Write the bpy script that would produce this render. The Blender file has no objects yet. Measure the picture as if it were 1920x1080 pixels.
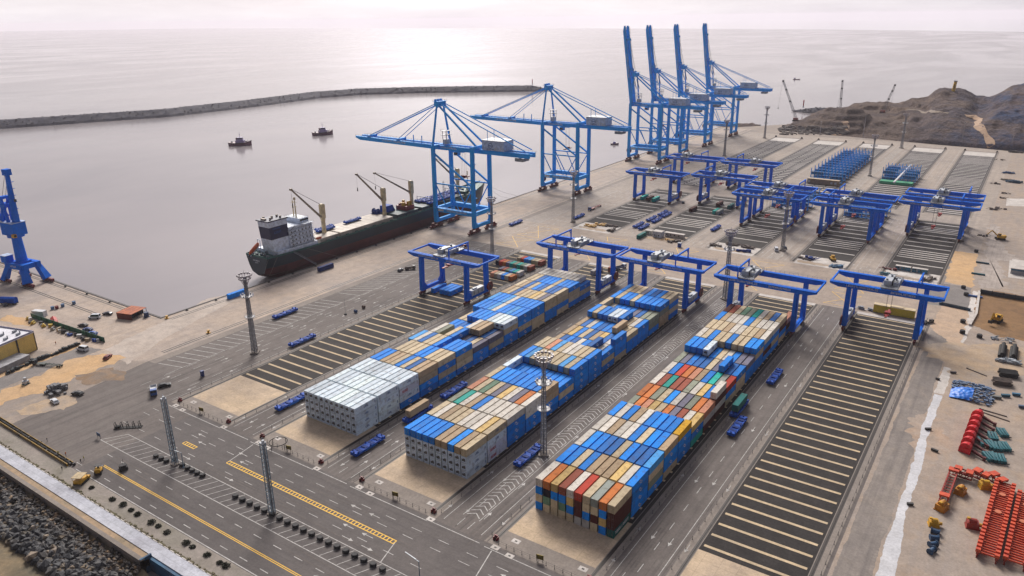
# port terminal seen from the air, rebuilt at real size
SUN_E = 3.9; EXPO = 0.17
SKY_C = (.43,.412,.434); GLOW = 5.0; GAP = 3.8; HORIZ = 1.15
SEA1 = (.300,.270,.276); SEA2 = (.248,.227,.238)
HAZE = .00005; HAZE_C = (.93,.89,.97)
import bpy, bmesh, math, random
from mathutils import Vector, Matrix
random.seed(7)
D = bpy.data; S = bpy.context.scene; COL = S.collection
PI = math.pi

# ------------------------------------------------------------------ camera (metres; x across the yard, y along the quay)
CAM = Vector((80.672, -168.634, 144.748)); YAW, PITCH, ROLL, FPX = -0.601653, 0.342403, -0.013067, 1416.814
fwd = Vector((math.sin(YAW)*math.cos(PITCH), math.cos(YAW)*math.cos(PITCH), -math.sin(PITCH)))
r0 = Vector((math.cos(YAW), -math.sin(YAW), 0)); u0 = r0.cross(fwd)
cr, sr = math.cos(ROLL), math.sin(ROLL)
rgt = cr*r0 + sr*u0; upv = -sr*r0 + cr*u0
cd = D.cameras.new('camera'); cam = D.objects.new('camera', cd); COL.objects.link(cam)
m3 = Matrix((rgt, upv, -fwd)).transposed()
cam.matrix_world = Matrix.Translation(CAM) @ m3.to_4x4()
cd.sensor_width = 36; cd.lens = FPX/1920*36; cd.clip_start = 1; cd.clip_end = 200000
S.camera = cam

def at(u, v, z=0.0):
    """ground point (height z) seen at pixel u,v of the 1920x1080 photograph"""
    q = rgt*((u-960)/FPX) + upv*(-(v-540)/FPX) + fwd
    t = (z-CAM.z)/q.z
    return CAM + q*t

# ------------------------------------------------------------------ materials
MATS = {}
def nodes(m):
    m.use_nodes = True
    nt = m.node_tree; nt.nodes.clear()
    out = nt.nodes.new('ShaderNodeOutputMaterial'); b = nt.nodes.new('ShaderNodeBsdfPrincipled')
    nt.links.new(b.outputs[0], out.inputs[0])
    return nt, b
def mixc(nt, f, a, b, mode='MIX'):
    n = nt.nodes.new('ShaderNodeMix'); n.data_type = 'RGBA'; n.blend_type = mode
    for s, v in ((n.inputs[0], f), (n.inputs[6], a), (n.inputs[7], b)):
        if hasattr(v, 'is_output'): nt.links.new(v, s)
        elif isinstance(v, (int, float)): s.default_value = v
        else: s.default_value = (*v[:3], 1)
    return n.outputs[2]
def tex(nt, kind, scale, detail=4, rough=.55, obj=False, sx=(1,1,1), dist=0):
    tc = nt.nodes.new('ShaderNodeTexCoord') if obj else nt.nodes.new('ShaderNodeNewGeometry')
    mp = nt.nodes.new('ShaderNodeMapping'); mp.inputs['Scale'].default_value = sx
    nt.links.new(tc.outputs['Object' if obj else 'Position'], mp.inputs[0])
    if kind == 'noise':
        n = nt.nodes.new('ShaderNodeTexNoise'); n.inputs['Scale'].default_value = scale
        n.inputs['Detail'].default_value = detail; n.inputs['Roughness'].default_value = rough
        n.inputs['Distortion'].default_value = dist
    else:
        n = nt.nodes.new('ShaderNodeTexVoronoi'); n.inputs['Scale'].default_value = scale
    nt.links.new(mp.outputs[0], n.inputs['Vector'])
    return n.outputs[0]
def ramp(nt, fac, stops):
    n = nt.nodes.new('ShaderNodeValToRGB'); e = n.color_ramp.elements
    while len(e) < len(stops): e.new(.5)
    for i, (p, c) in enumerate(stops):
        e[i].position = p; e[i].color = (*(c if hasattr(c, '__len__') else (c, c, c)), 1)
    nt.links.new(fac, n.inputs[0]); return n.outputs[0]
def mat(name, c, rough=.6, metal=0, var=.18, scale=.5, c2=None, spec=.4, bump=0, bscale=3, obj=False):
    """painted / plain surface with large stains and fine grain"""
    if name in MATS: return MATS[name]
    m = D.materials.new(name); nt, b = nodes(m)
    dark = c2 if c2 else tuple(x*(1-2*var) for x in c)
    n1 = tex(nt, 'noise', scale, 5, .62, obj); n2 = tex(nt, 'noise', scale*9, 3, .6, obj)
    f = ramp(nt, n1, [(.36, 1.0), (.62, 0.0)])
    col = mixc(nt, f, c, dark)
    f2 = ramp(nt, n2, [(.35, (1-var,)*3), (.65, (1+var*.4,)*3)])
    col = mixc(nt, 1.0, col, f2, 'MULTIPLY')
    nt.links.new(col, b.inputs['Base Color'])
    b.inputs['Roughness'].default_value = rough; b.inputs['Metallic'].default_value = metal
    b.inputs['Specular IOR Level'].default_value = spec
    if bump:
        bp = nt.nodes.new('ShaderNodeBump'); bp.inputs['Strength'].default_value = bump; bp.inputs['Distance'].default_value = .1
        nt.links.new(tex(nt, 'noise', bscale, 4, .6, obj), bp.inputs['Height']); nt.links.new(bp.outputs[0], b.inputs['Normal'])
    MATS[name] = m; return m

def ground_mat(name, base, alt, fine=.12, s_big=.012, s_mid=.09, stain=None, stain_amt=.5, tracks=None, joints=None, crack=False):
    """large ground: two soils mixed by big noise, mid-scale blotches, grain; optional wheel streaks along y and slab joints"""
    m = D.materials.new(name); nt, b = nodes(m)
    col = mixc(nt, ramp(nt, tex(nt, 'noise', s_big, 6, .6, dist=.6), [(.38, 0.0), (.62, 1.0)]), base, alt)
    if stain:
        f = ramp(nt, tex(nt, 'noise', s_mid, 7, .68, dist=.8), [(.5, 0.0), (.72, stain_amt)])
        col = mixc(nt, f, col, stain)
    if tracks:
        for sx, amt, c in tracks:
            f = ramp(nt, tex(nt, 'noise', 1.0, 5, .6, sx=sx), [(.46, 0.0), (.7, amt)])
            col = mixc(nt, f, col, c)
    if joints:
        geo = nt.nodes.new('ShaderNodeNewGeometry'); br = nt.nodes.new('ShaderNodeTexBrick')
        br.offset = 0; br.inputs['Color1'].default_value = (1,1,1,1); br.inputs['Color2'].default_value = (.9,.9,.9,1)
        br.inputs['Mortar'].default_value = (.62,.62,.62,1); br.inputs['Scale'].default_value = 1
        br.inputs['Mortar Size'].default_value = .05; br.inputs['Brick Width'].default_value = joints; br.inputs['Row Height'].default_value = joints
        nt.links.new(geo.outputs['Position'], br.inputs[0])
        col = mixc(nt, .8, col, mixc(nt, 1.0, col, br.outputs[0], 'MULTIPLY'))
    g = ramp(nt, tex(nt, 'noise', 1.3, 4, .7), [(.3, (1-fine*1.6,)*3), (.7, (1+fine,)*3)])
    col = mixc(nt, 1.0, col, g, 'MULTIPLY')
    g = ramp(nt, tex(nt, 'noise', .21, 5, .7), [(.3, (1-fine*1.5,)*3), (.7, (1+fine,)*3)])
    col = mixc(nt, 1.0, col, g, 'MULTIPLY')
    nt.links.new(col, b.inputs['Base Color']); b.inputs['Roughness'].default_value = .85
    b.inputs['Specular IOR Level'].default_value = .2
    MATS[name] = m; return m

# ------------------------------------------------------------------ mesh builder
class MB:
    def __init__(s): s.v = []; s.f = []; s.mi = []; s.cur = 0; s.cols = []
    def add(s, vs, fs):
        o = len(s.v); s.v += [tuple(p) for p in vs]; s.f += [tuple(i+o for i in f) for f in fs]; s.mi += [s.cur]*len(fs); return s
    def box(s, x0, x1, y0, y1, z0, z1):
        v = [(x0,y0,z0),(x1,y0,z0),(x1,y1,z0),(x0,y1,z0),(x0,y0,z1),(x1,y0,z1),(x1,y1,z1),(x0,y1,z1)]
        return s.add(v, [(3,2,1,0),(4,5,6,7),(0,1,5,4),(1,2,6,5),(2,3,7,6),(3,0,4,7)])
    def cb(s, x, y, z, sx, sy, sz): return s.box(x-sx/2, x+sx/2, y-sy/2, y+sy/2, z, z+sz)
    def hexa(s, p): return s.add(p, [(3,2,1,0),(4,5,6,7),(0,1,5,4),(1,2,6,5),(2,3,7,6),(3,0,4,7)])
    def beam(s, a, b, w, h=None, w2=None, h2=None):
        a, b = Vector(a), Vector(b); h = h or w; w2 = w2 or w; h2 = h2 or h
        d = (b-a).normalized(); up = Vector((0,0,1)) if abs(d.z) < .95 else Vector((0,1,0))
        r = d.cross(up).normalized(); u = r.cross(d)
        v = []
        for p, ww, hh in ((a, w, h), (b, w2, h2)):
            for sx, sy in ((-1,-1),(1,-1),(1,1),(-1,1)): v.append(p + r*sx*ww/2 + u*sy*hh/2)
        return s.add(v, [(3,2,1,0),(4,5,6,7),(0,1,5,4),(1,2,6,5),(2,3,7,6),(3,0,4,7)])
    def tube(s, a, b, r, r2=None, n=8, cap=True):
        a, b = Vector(a), Vector(b); r2 = r if r2 is None else r2
        d = (b-a).normalized(); up = Vector((0,0,1)) if abs(d.z) < .95 else Vector((1,0,0))
        x = d.cross(up).normalized(); y = x.cross(d); v = []
        for p, rr in ((a, r), (b, r2)):
            for i in range(n):
                t = 2*PI*i/n; v.append(p + x*math.cos(t)*rr + y*math.sin(t)*rr)
        f = [(i, (i+1)%n, n+(i+1)%n, n+i) for i in range(n)]
        if cap: f += [tuple(range(n-1,-1,-1)), tuple(range(n, 2*n))]
        return s.add(v, f)
    def path(s, pts, r, n=5):
        for a, b in zip(pts, pts[1:]): s.tube(a, b, r, n=n)
        return s
    def ring(s, c, R, r, n=20, k=6, ax='z'):
        v = []; f = []
        for i in range(n):
            t = 2*PI*i/n
            for j in range(k):
                p = 2*PI*j/k; q = R + r*math.cos(p)
                w = (q*math.cos(t), q*math.sin(t), r*math.sin(p))
                if ax == 'y': w = (w[0], w[2], w[1])
                if ax == 'x': w = (w[2], w[0], w[1])
                v.append((c[0]+w[0], c[1]+w[1], c[2]+w[2]))
        for i in range(n):
            for j in range(k):
                f.append((i*k+j, ((i+1)%n)*k+j, ((i+1)%n)*k+(j+1)%k, i*k+(j+1)%k))
        return s.add(v, f)
    def poly(s, pts, z): return s.add([(p[0], p[1], z) for p in pts], [tuple(range(len(pts)))])
    def prism(s, pts, z0, z1):
        n = len(pts); v = [(p[0],p[1],z0) for p in pts] + [(p[0],p[1],z1) for p in pts]
        f = [(i,(i+1)%n,n+(i+1)%n,n+i) for i in range(n)] + [tuple(range(n-1,-1,-1)), tuple(range(n,2*n))]
        return s.add(v, f)
    def loft(s, rings, cap=True, close=True):
        n = len(rings[0]); v = [p for r in rings for p in r]; f = []
        for k in range(len(rings)-1):
            for i in range(n if close else n-1):
                f.append((k*n+i, k*n+(i+1)%n, (k+1)*n+(i+1)%n, (k+1)*n+i))
        if cap: f += [tuple(range(n-1,-1,-1)), tuple(range((len(rings)-1)*n, len(rings)*n))]
        return s.add(v, f)
    def quadline(s, a, b, w, z):
        z += (len(s.f)*7 % 11)*.0003
        a, b = Vector((*a[:2],0)), Vector((*b[:2],0)); d = (b-a).normalized(); n = Vector((-d.y, d.x, 0))*w/2
        return s.add([(a.x-n.x,a.y-n.y,z),(b.x-n.x,b.y-n.y,z),(b.x+n.x,b.y+n.y,z),(a.x+n.x,a.y+n.y,z)], [(0,1,2,3)])
    def mesh(s, name, mats, smooth=False, bevel=0):
        me = D.meshes.new(name); me.from_pydata(s.v, [], s.f); me.update()
        if not isinstance(mats, (list, tuple)): mats = [mats]
        for m in mats: me.materials.append(m)
        if len(mats) > 1: me.polygons.foreach_set('material_index', s.mi)
        bm = bmesh.new(); bm.from_mesh(me)
        if bevel:
            es = [e for e in bm.edges if len(e.link_faces) == 2 and e.calc_face_angle(0) > .5]
            bmesh.ops.bevel(bm, geom=es, offset=bevel, segments=1, affect='EDGES')
        bmesh.ops.recalc_face_normals(bm, faces=bm.faces); bm.to_mesh(me); bm.free()
        if smooth: me.polygons.foreach_set('use_smooth', [True]*len(me.polygons))
        return me
    def build(s, name, mats, parent=None, loc=None, smooth=False, bevel=0):
        o = D.objects.new(name, s.mesh(name, mats, smooth, bevel)); COL.objects.link(o)
        if parent: o.parent = parent
        if loc: o.location = loc
        return o
def tag(o, label=None, cat=None, group=None, kind=None):
    if label: o['label'] = label
    if cat: o['category'] = cat
    if group: o['group'] = group
    if kind: o['kind'] = kind
    return o
def thing(name, label, cat, loc=(0,0,0), rz=0, group=None):
    o = D.objects.new(name, None); COL.objects.link(o); o.location = loc; o.rotation_euler = (0,0,rz); o.empty_display_size = .5
    return tag(o, label, cat, group)
KIDS = {}
def dup(root, loc=None, rz=None, label=None, group=None, color=None, scale=None):
    """a copy of a thing with copies of its parts and sub-parts (mesh data shared)"""
    c = root.copy(); COL.objects.link(c)
    if loc is not None: c.location = loc
    if rz is not None: c.rotation_euler = (0,0,rz)
    if scale is not None: c.scale = (scale,)*3
    if label: c['label'] = label
    if group: c['group'] = group
    if color: c.color = color
    for ch in list(root.children):
        k = ch.copy(); COL.objects.link(k); k.parent = c
        if color and ch.get('tint'): k.color = color
        for g in ch.children:
            q = g.copy(); COL.objects.link(q); q.parent = k
    return c
def struct(name, mb, m, **k): return tag(mb.build(name, m, **k), kind='structure')
ORD = ['first','second','third','fourth','fifth','sixth','seventh','eighth','ninth','tenth','eleventh','twelfth','thirteenth','fourteenth','fifteenth','sixteenth','seventeenth','eighteenth','nineteenth','twentieth','twenty-first','twenty-second','twenty-third']
# ------------------------------------------------------------------ light: bright overcast, hazy sun behind cloud out to sea
SUN_AZ, SUN_EL = -0.70, math.radians(37)
sd = D.lights.new('sun', 'SUN'); so = D.objects.new('sun', sd); COL.objects.link(so)
sdir = Vector((math.sin(SUN_AZ)*math.cos(SUN_EL), math.cos(SUN_AZ)*math.cos(SUN_EL), math.sin(SUN_EL)))
so.rotation_euler = sdir.to_track_quat('Z', 'Y').to_euler(); so.location = sdir*500
sd.energy = SUN_E; sd.angle = math.radians(24); sd.color = (1.0, .94, .86)
w = D.worlds.new('World'); S.world = w; w.use_nodes = True; nt = w.node_tree; nt.nodes.clear()
wo = nt.nodes.new('ShaderNodeOutputWorld'); bg = nt.nodes.new('ShaderNodeBackground'); nt.links.new(bg.outputs[0], wo.inputs[0])
bg.inputs[1].default_value = .1
tc = nt.nodes.new('ShaderNodeTexCoord'); sep = nt.nodes.new('ShaderNodeSeparateXYZ'); nt.links.new(tc.outputs['Generated'], sep.inputs[0])
def mth(op, a, b=None, c=None, clamp=False):
    n = nt.nodes.new('ShaderNodeMath'); n.operation = op; n.use_clamp = clamp
    for i, v in enumerate((a, b, c)):
        if v is None: continue
        if hasattr(v, 'is_output'): nt.links.new(v, n.inputs[i])
        else: n.inputs[i].default_value = v
    return n.outputs[0]
zc = mth('MAXIMUM', sep.outputs[2], .004)
cmb = nt.nodes.new('ShaderNodeCombineXYZ')
nt.links.new(sep.outputs[0], cmb.inputs[0]); nt.links.new(sep.outputs[1], cmb.inputs[1]); nt.links.new(zc, cmb.inputs[2])
sky = nt.nodes.new('ShaderNodeTexSky'); sky.sky_type = 'NISHITA'; sky.sun_disc = False
sky.sun_elevation = SUN_EL; sky.sun_rotation = SUN_AZ; sky.air_density = 1.2; sky.dust_density = 3; sky.ozone_density = 1
nt.links.new(cmb.outputs[0], sky.inputs[0])
# cloud deck: stretched noise in direction space, denser low down
mp = nt.nodes.new('ShaderNodeMapping'); mp.inputs['Scale'].default_value = (2.2, 2.2, 16); nt.links.new(cmb.outputs[0], mp.inputs[0])
nz = nt.nodes.new('ShaderNodeTexNoise'); nz.inputs['Scale'].default_value = 1.6; nz.inputs['Detail'].default_value = 7; nz.inputs['Roughness'].default_value = .55
nt.links.new(mp.outputs[0], nz.inputs[0])
cl = ramp(nt, nz.outputs[0], [(.32, (SKY_C[0]*.8, SKY_C[1]*.79, SKY_C[2]*.83)), (.68, (SKY_C[0]*1.12, SKY_C[1]*1.12, SKY_C[2]*1.12))])
# veil brightens towards the sun and (low, thin gap) on the horizon below it
dp = nt.nodes.new('ShaderNodeVectorMath'); dp.operation = 'DOT_PRODUCT'; nt.links.new(tc.outputs['Generated'], dp.inputs[0]); dp.inputs[1].default_value = sdir
glow = mth('POWER', mth('MAXIMUM', dp.outputs['Value'], 0), 14)
hz = Vector((math.sin(-.70), math.cos(-.70), 0))
dh = nt.nodes.new('ShaderNodeVectorMath'); dh.operation = 'DOT_PRODUCT'; nt.links.new(tc.outputs['Generated'], dh.inputs[0]); dh.inputs[1].default_value = hz
zz = mth('DIVIDE', mth('SUBTRACT', sep.outputs[2], .075), .036)
gap = mth('MULTIPLY', mth('POWER', mth('MAXIMUM', dh.outputs['Value'], 0), 170), mth('EXPONENT', mth('MULTIPLY', mth('MULTIPLY', zz, zz), -1.0)))
side = mth('ADD', .60, mth('MULTIPLY', dh.outputs['Value'], .40))
hor = mth('POWER', mth('SUBTRACT', 1.0, mth('MINIMUM', zc, 1.0)), 9)
k = mth('ADD', mth('ADD', mth('MULTIPLY', glow, GLOW), mth('MULTIPLY', gap, GAP)), mth('ADD', 1.0, mth('MULTIPLY', hor, HORIZ)))
k = mth('MULTIPLY', k, side)
sc_ = nt.nodes.new('ShaderNodeVectorMath'); sc_.operation = 'SCALE'; nt.links.new(cl, sc_.inputs[0]); nt.links.new(k, sc_.inputs['Scale'])
ten = nt.nodes.new('ShaderNodeVectorMath'); ten.operation = 'SCALE'; ten.inputs['Scale'].default_value = 10; nt.links.new(sc_.outputs[0], ten.inputs[0])
nt.links.new(mixc(nt, .86, sky.outputs[0], ten.outputs[0]), bg.inputs[0])
S.view_settings.view_transform = 'Standard'; S.view_settings.look = 'None'; S.view_settings.exposure = EXPO; S.view_settings.gamma = 1
S.cycles.max_bounces = 6; S.cycles.diffuse_bounces = 3; S.cycles.glossy_bounces = 3; S.cycles.transparent_max_bounces = 6; S.cycles.volume_bounces = 1
S.cycles.use_denoising = True; S.cycles.caustics_reflective = False; S.cycles.caustics_refractive = False

# ------------------------------------------------------------------ sea
SEA_Z = -4.0; RS = 26000
m = D.materials.new('sea_water'); nt, b = nodes(m)
col = mixc(nt, ramp(nt, tex(nt, 'noise', .0035, 6, .6, dist=1.2, sx=(1,.6,1)), [(.35, 0.0), (.65, 1.0)]), SEA1, SEA2)
nt.links.new(col, b.inputs['Base Color']); nt.links.new(ramp(nt, tex(nt,'noise',.0022,5,.62,sx=(1,.45,1),dist=1.5), [(.38,.10),(.62,.19)]), b.inputs['Roughness']); b.inputs['IOR'].default_value = 1.33
b.inputs['Specular IOR Level'].default_value = .5
h = mixc(nt, .5, tex(nt, 'noise', .35, 4, .6, sx=(1,.55,1)), tex(nt, 'noise', .035, 4, .6, sx=(1,.6,1), dist=.5))
bp = nt.nodes.new('ShaderNodeBump'); bp.inputs['Strength'].default_value = .17; bp.inputs['Distance'].default_value = .6
nt.links.new(h, bp.inputs['Height']); nt.links.new(bp.outputs[0], b.inputs['Normal'])
b_ = MB(); rr = [0, 300, 700, 1500, 3000, 6000, None]; NS = 192
def horizon_r(az):
    d = (az-YAW+PI)%(2*PI)-PI
    return 148.7/min(.0205,max(.006,.0113+.0131*math.tan(max(-.7,min(.7,d)))))
vs = [(CAM.x, CAM.y, SEA_Z)]
for R in rr[1:]:
    for i in range(NS):
        az = 2*PI*i/NS; r_ = R or horizon_r(az); vs.append((CAM.x+r_*math.sin(az), CAM.y+r_*math.cos(az), SEA_Z))
fs = [(0, 1+i, 1+(i+1)%NS) for i in range(NS)]
for k in range(len(rr)-2):
    o1 = 1+k*NS; o2 = o1+NS
    fs += [(o1+i, o2+i, o2+(i+1)%NS, o1+(i+1)%NS) for i in range(NS)]
b_.add(vs, fs); struct('sea', b_, m)
# haze: one closed box of even thin air
if HAZE:
    m = D.materials.new('haze_air'); m.use_nodes = True; nt = m.node_tree; nt.nodes.clear()
    out = nt.nodes.new('ShaderNodeOutputMaterial'); pv = nt.nodes.new('ShaderNodeVolumePrincipled')
    pv.inputs['Color'].default_value = (*HAZE_C, 1); pv.inputs['Density'].default_value = HAZE; pv.inputs['Anisotropy'].default_value = .2
    nt.links.new(pv.outputs[0], out.inputs['Volume'])
    q = RS+500
    hb = MB().box(CAM.x-q, CAM.x+q, CAM.y-q, CAM.y+q, -11, 185)
    tag(hb.build('haze', m), 'thin pale sea haze lying over the port and the water', 'haze', kind='stuff')

# ------------------------------------------------------------------ ground and its surfaces (sheets 4 mm apart)
gm_base = ground_mat('dusty_ground', (.31,.255,.218), (.26,.22,.196), stain=(.44,.35,.26), stain_amt=.7, tracks=[((.35,.02,1),.5,(.24,.22,.21))])
gm_quay = ground_mat('quay_concrete', (.50,.395,.315), (.40,.335,.295), stain=(.26,.235,.23), stain_amt=.6, tracks=[((.25,.012,1),.5,(.30,.265,.25))], joints=12)
gm_asph = ground_mat('grey_asphalt', (.136,.117,.110), (.172,.149,.139), fine=.1, stain=(.20,.18,.165), stain_amt=.5, tracks=[((.55,.012,1),.55,(.085,.075,.075)), ((.9,.02,1),.35,(.19,.17,.16))])
gm_road = ground_mat('road_asphalt', (.120,.107,.105), (.148,.131,.126), fine=.09, stain=(.095,.085,.085), stain_amt=.6, tracks=[((.012,.55,1),.5,(.085,.076,.077))])
gm_cross = ground_mat('beige_concrete', (.42,.335,.27), (.36,.295,.25), stain=(.25,.22,.21), stain_amt=.6, joints=10)
gm_far = ground_mat('pale_far_concrete', (.34,.288,.25), (.40,.335,.285), stain=(.24,.22,.21), stain_amt=.55, tracks=[((.45,.01,1),.45,(.24,.215,.205))])
gm_pad = ground_mat('pad_concrete', (.60,.46,.32), (.49,.385,.29), s_big=.05, stain=(.33,.27,.225), stain_amt=.6, joints=5)
gm_lot = ground_mat('dark_asphalt', (.032,.028,.028), (.040,.035,.034), fine=.22, stain=(.055,.046,.043), stain_amt=.5)
gm_strip = ground_mat('strip_concrete', (.60,.465,.30), (.53,.42,.29), s_big=.04, stain=(.40,.32,.23), stain_amt=.5)
gm_white = ground_mat('pale_concrete', (.60,.56,.53), (.52,.48,.45), s_big=.05, stain=(.38,.34,.31), stain_amt=.6)
gm_sand = ground_mat('orange_sand', (.58,.37,.19), (.52,.355,.21), s_big=.03, stain=(.40,.27,.17), stain_amt=.6)
gm_brown = ground_mat('brown_earth', (.26,.15,.07), (.21,.12,.06), s_big=.04, stain=(.12,.08,.05), stain_amt=.8)
gm_yard = ground_mat('dusty_yard', (.335,.278,.238), (.375,.30,.245), s_big=.02, stain=(.40,.29,.20), stain_amt=.75, tracks=[((.3,.03,1),.5,(.28,.25,.24))])
gm_mud = ground_mat('wet_sand', (.24,.185,.125), (.17,.14,.10), s_big=.05, stain=(.12,.10,.08), stain_amt=.8)
gm_strip2 = ground_mat('kerb_concrete', (.27,.232,.205), (.24,.208,.187), s_big=.03, stain=(.22,.195,.18), stain_amt=.6)

g = MB()
g.prism([(-1600,-79.9),(1600,-79.9),(1600,1500),(60,1500),(-150,1010),(-259,876),(-278,868),(-278,30),(-1600,30)], -9, 0)
struct('ground', g, [gm_base])
from mathutils import noise as mn
def jag(pts, step=4, amp=1.2, seed=1):
    """ragged outline: broad wobble plus fine fraying"""
    out = []; fine = min(step, .9+amp*.25)
    for a, b in zip(pts, pts[1:]+pts[:1]):
        a, b = Vector(a[:2]), Vector(b[:2]); n = max(1, int((b-a).length/fine)); nn = Vector((-(b-a).y, (b-a).x)).normalized()
        for i in range(n):
            p = a.lerp(b, i/n); q = Vector((p.x, p.y, seed*7.3))
            p = p + nn*amp*(1.7*mn.noise(q*.16)+.9*mn.noise(q*.6)+.45*mn.noise(q*1.9)); out.append((p.x, p.y))
    return out
def sheet(name, pts, z, m, j=0, seed=1):
    b = MB(); b.poly(jag([tuple(p[:2]) for p in pts], 4, j, seed) if j else pts, z)
    return struct(name, b, m)
def rect(x0, x1, y0, y1): return [(x0,y0),(x1,y0),(x1,y1),(x0,y1)]
Z = [.004*i for i in range(12)]
sheet('quay_apron', [(-277.4,30),(-233.5,-5),(-233.5,866),(-277.4,862)], Z[1], gm_quay)
sheet('quay_apron', [(-700,29.4),(-700,-30),(-300,-30),(-252,-12),(-233.5,-5),(-277.4,30),(-278,29.4)], Z[1], gm_quay)
sheet('yard_road', [(-233.5,-5),(-224,-70),(60,-72),(66,-72),(66,232),(-233.5,232)], Z[2], gm_asph)
sheet('port_road', rect(-172,75,-70.5,-22), Z[3], gm_road)
sheet('cross_road', rect(-233.5,66,232,297), Z[2], gm_cross)
sheet('yard_road', rect(-233.5,66,297,840), Z[2], gm_far)
sheet('quay_concrete_strip', rect(-233.5,-228.5,-4,860), Z[3], gm_strip2)
sheet('yard_floor', [(55.8,-75.9),(700,-75.9),(700,845),(66,845),(66,300),(55.8,300)], Z[3], gm_yard)
sheet('dusty_track', jag([(57,-60),(66,-60),(66,215),(62,226),(57,225)],9,.35,3), Z[4], ground_mat('grey_dust', (.27,.235,.212), (.225,.198,.183), s_big=.02, stain=(.32,.265,.22), stain_amt=.6, tracks=[((.5,.02,1),.6,(.14,.125,.122))]))
LOTS = [(-186.3,-154.8),(-134.9,-103.5),(-83.8,-52.7),(-28.9,2.3),(21.6,52.2)]
LOTN = ['leftmost','second','middle','fourth','rightmost']
for i, (L, R) in enumerate(LOTS):
    sheet('lot_kerb', rect(L-2.6,R+2.6,-21.5,232), Z[4], gm_strip2)
    sheet('concrete_pad', rect(L+.8,R-.8,-14,9.5), Z[5], gm_pad)
    sheet('lot_asphalt', rect(L+.8,R-.8,9.5,228.5), Z[5], gm_lot)
    sheet('concrete_band', rect(L+.8,R-.8,228.5,232), Z[5], gm_white)
    sheet('lot_kerb', rect(L-2,R+2,300,455), Z[4], gm_strip2)
    sheet('lot_asphalt', rect(L+.8,R-.8,318,452), Z[5], gm_lot)
    sheet('lot_kerb', rect(L-2,R+2,478,815), Z[4], gm_strip2)
    sheet('lot_asphalt', rect(L+.8,R-.8,482,782), Z[5], ground_mat('faded_asphalt', (.062,.056,.062), (.048,.044,.048), fine=.2, stain=(.085,.078,.08), stain_amt=.5) if 'faded_asphalt' not in MATS else MATS['faded_asphalt'])
    sheet('concrete_pad', rect(L+1,R-1,782,809), Z[5], gm_white)
    b = MB()
    for k in range(37):
        y = 12 + 5.97*k
        if y < 227: b.box(L+1.6, R-1.6, y-.5, y+.5, Z[5], Z[5]+.03)
    b2_ = MB()
    for y in [334,347,351.8,356.6,361.4,366.2,376,387,398,409,420,424.6,429.2,433.8,445]: b2_.box(L+1.6, R-1.6, y-.7, y+.7, Z[5], Z[5]+.03)
    y = 487
    while y < 780:
        for q in range(3 if i < 3 else 1):
            n = 3 if i < 3 else 1; wx = (R-L-3.2)/n
            b2_.box(L+1.6+q*wx, L+1.6+(q+1)*wx-(1.2 if n > 1 else 0), y-.95, y+.95, Z[5], Z[5]+.03)
        y += 8.2 if int(y/40) % 3 else 6.2
    struct('stacking_strips', b, gm_strip); struct('far_stacking_strips', b2_, gm_white)
    # crane rails in dark grooves
    t = MB()
    for x in (L, R):
        for (y0, y1) in ((-20,231),(301,455),(478,812)):
            t.box(x-.55, x+.55, y0, y1, Z[6], Z[6]+.012); t.box(x-.07, x+.07, y0, y1, Z[6], .14)
    struct('crane_rails', t, mat('rail_rust', (.035,.025,.022), .6))
# quay rails, bollard line
t = MB()
for x in (-272,-237):
    for o in (-.9,.9): t.box(x+o-.35, x+o+.35, 32 if x < -250 else 5, 860, Z[6], Z[6]+.02)
for y in (26.7,14.5):
    for o in (-.7,.7): t.box(-700, -312 if y < 20 else -305, y+o-.3, y+o+.3, Z[6], Z[6]+.02)
struct('quay_crane_rails', t, MATS['rail_rust'])
t = MB(); t.box(-278.3,-277.2,30.6,866,-.2,.28); t.box(-700,-277.2,29.4,30.6,-.2,.28)
struct('quay_edge_kerb', t, mat('dark_kerb', (.12,.11,.11), .8))
# left quay surfaces
P = lambda *pp: [at(u, v)[:2] for u, v in pp]
Pv = lambda *pp: [at(u, v) for u, v in pp]
sheet('sand_patch', P((-10,695),(68,672),(157,643),(150,650),(60,688),(-10,712)), Z[5], gm_sand, 1.0, 2)
sheet('sand_patch', P((-40,760),(48,714),(135,675),(197,660),(224,671),(212,682),(145,706),(100,735),(40,745),(-40,775)), Z[5], gm_sand, 1.8, 3)
sheet('earth_patch', P((140,705),(175,697),(210,690),(245,700),(235,712),(195,716),(160,722)), Z[6], ground_mat('red_earth', (.24,.155,.095), (.20,.165,.14), s_big=.12, stain=(.34,.22,.13), stain_amt=.8), 1.6, 4)
sheet('sand_patch', P((70,755),(120,740),(150,752),(120,768),(60,776),(30,770)), Z[4], ground_mat('pale_sand', (.45,.33,.22), (.37,.295,.235), s_big=.06, stain=(.32,.28,.25), stain_amt=.8), 2.2, 5)
sheet('gravel_road', P((-30,705),(62,680),(150,650),(196,655),(120,682),(20,722),(-30,740)), Z[4], ground_mat('gravel_track', (.20,.185,.18), (.235,.21,.20), s_big=.04), .8, 6)
sheet('sand_patch', P((15,590),(60,600),(58,612),(20,606),(0,600)), Z[5], gm_sand, 1.0, 7)
sheet('worn_concrete', P((195,655),(265,622),(390,560),(470,545),(300,640),(240,683)), Z[4], ground_mat('worn_concrete', (.50,.43,.38), (.43,.36,.31), s_big=.03, stain=(.30,.265,.25), stain_amt=.8), 1.0, 8)
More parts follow.
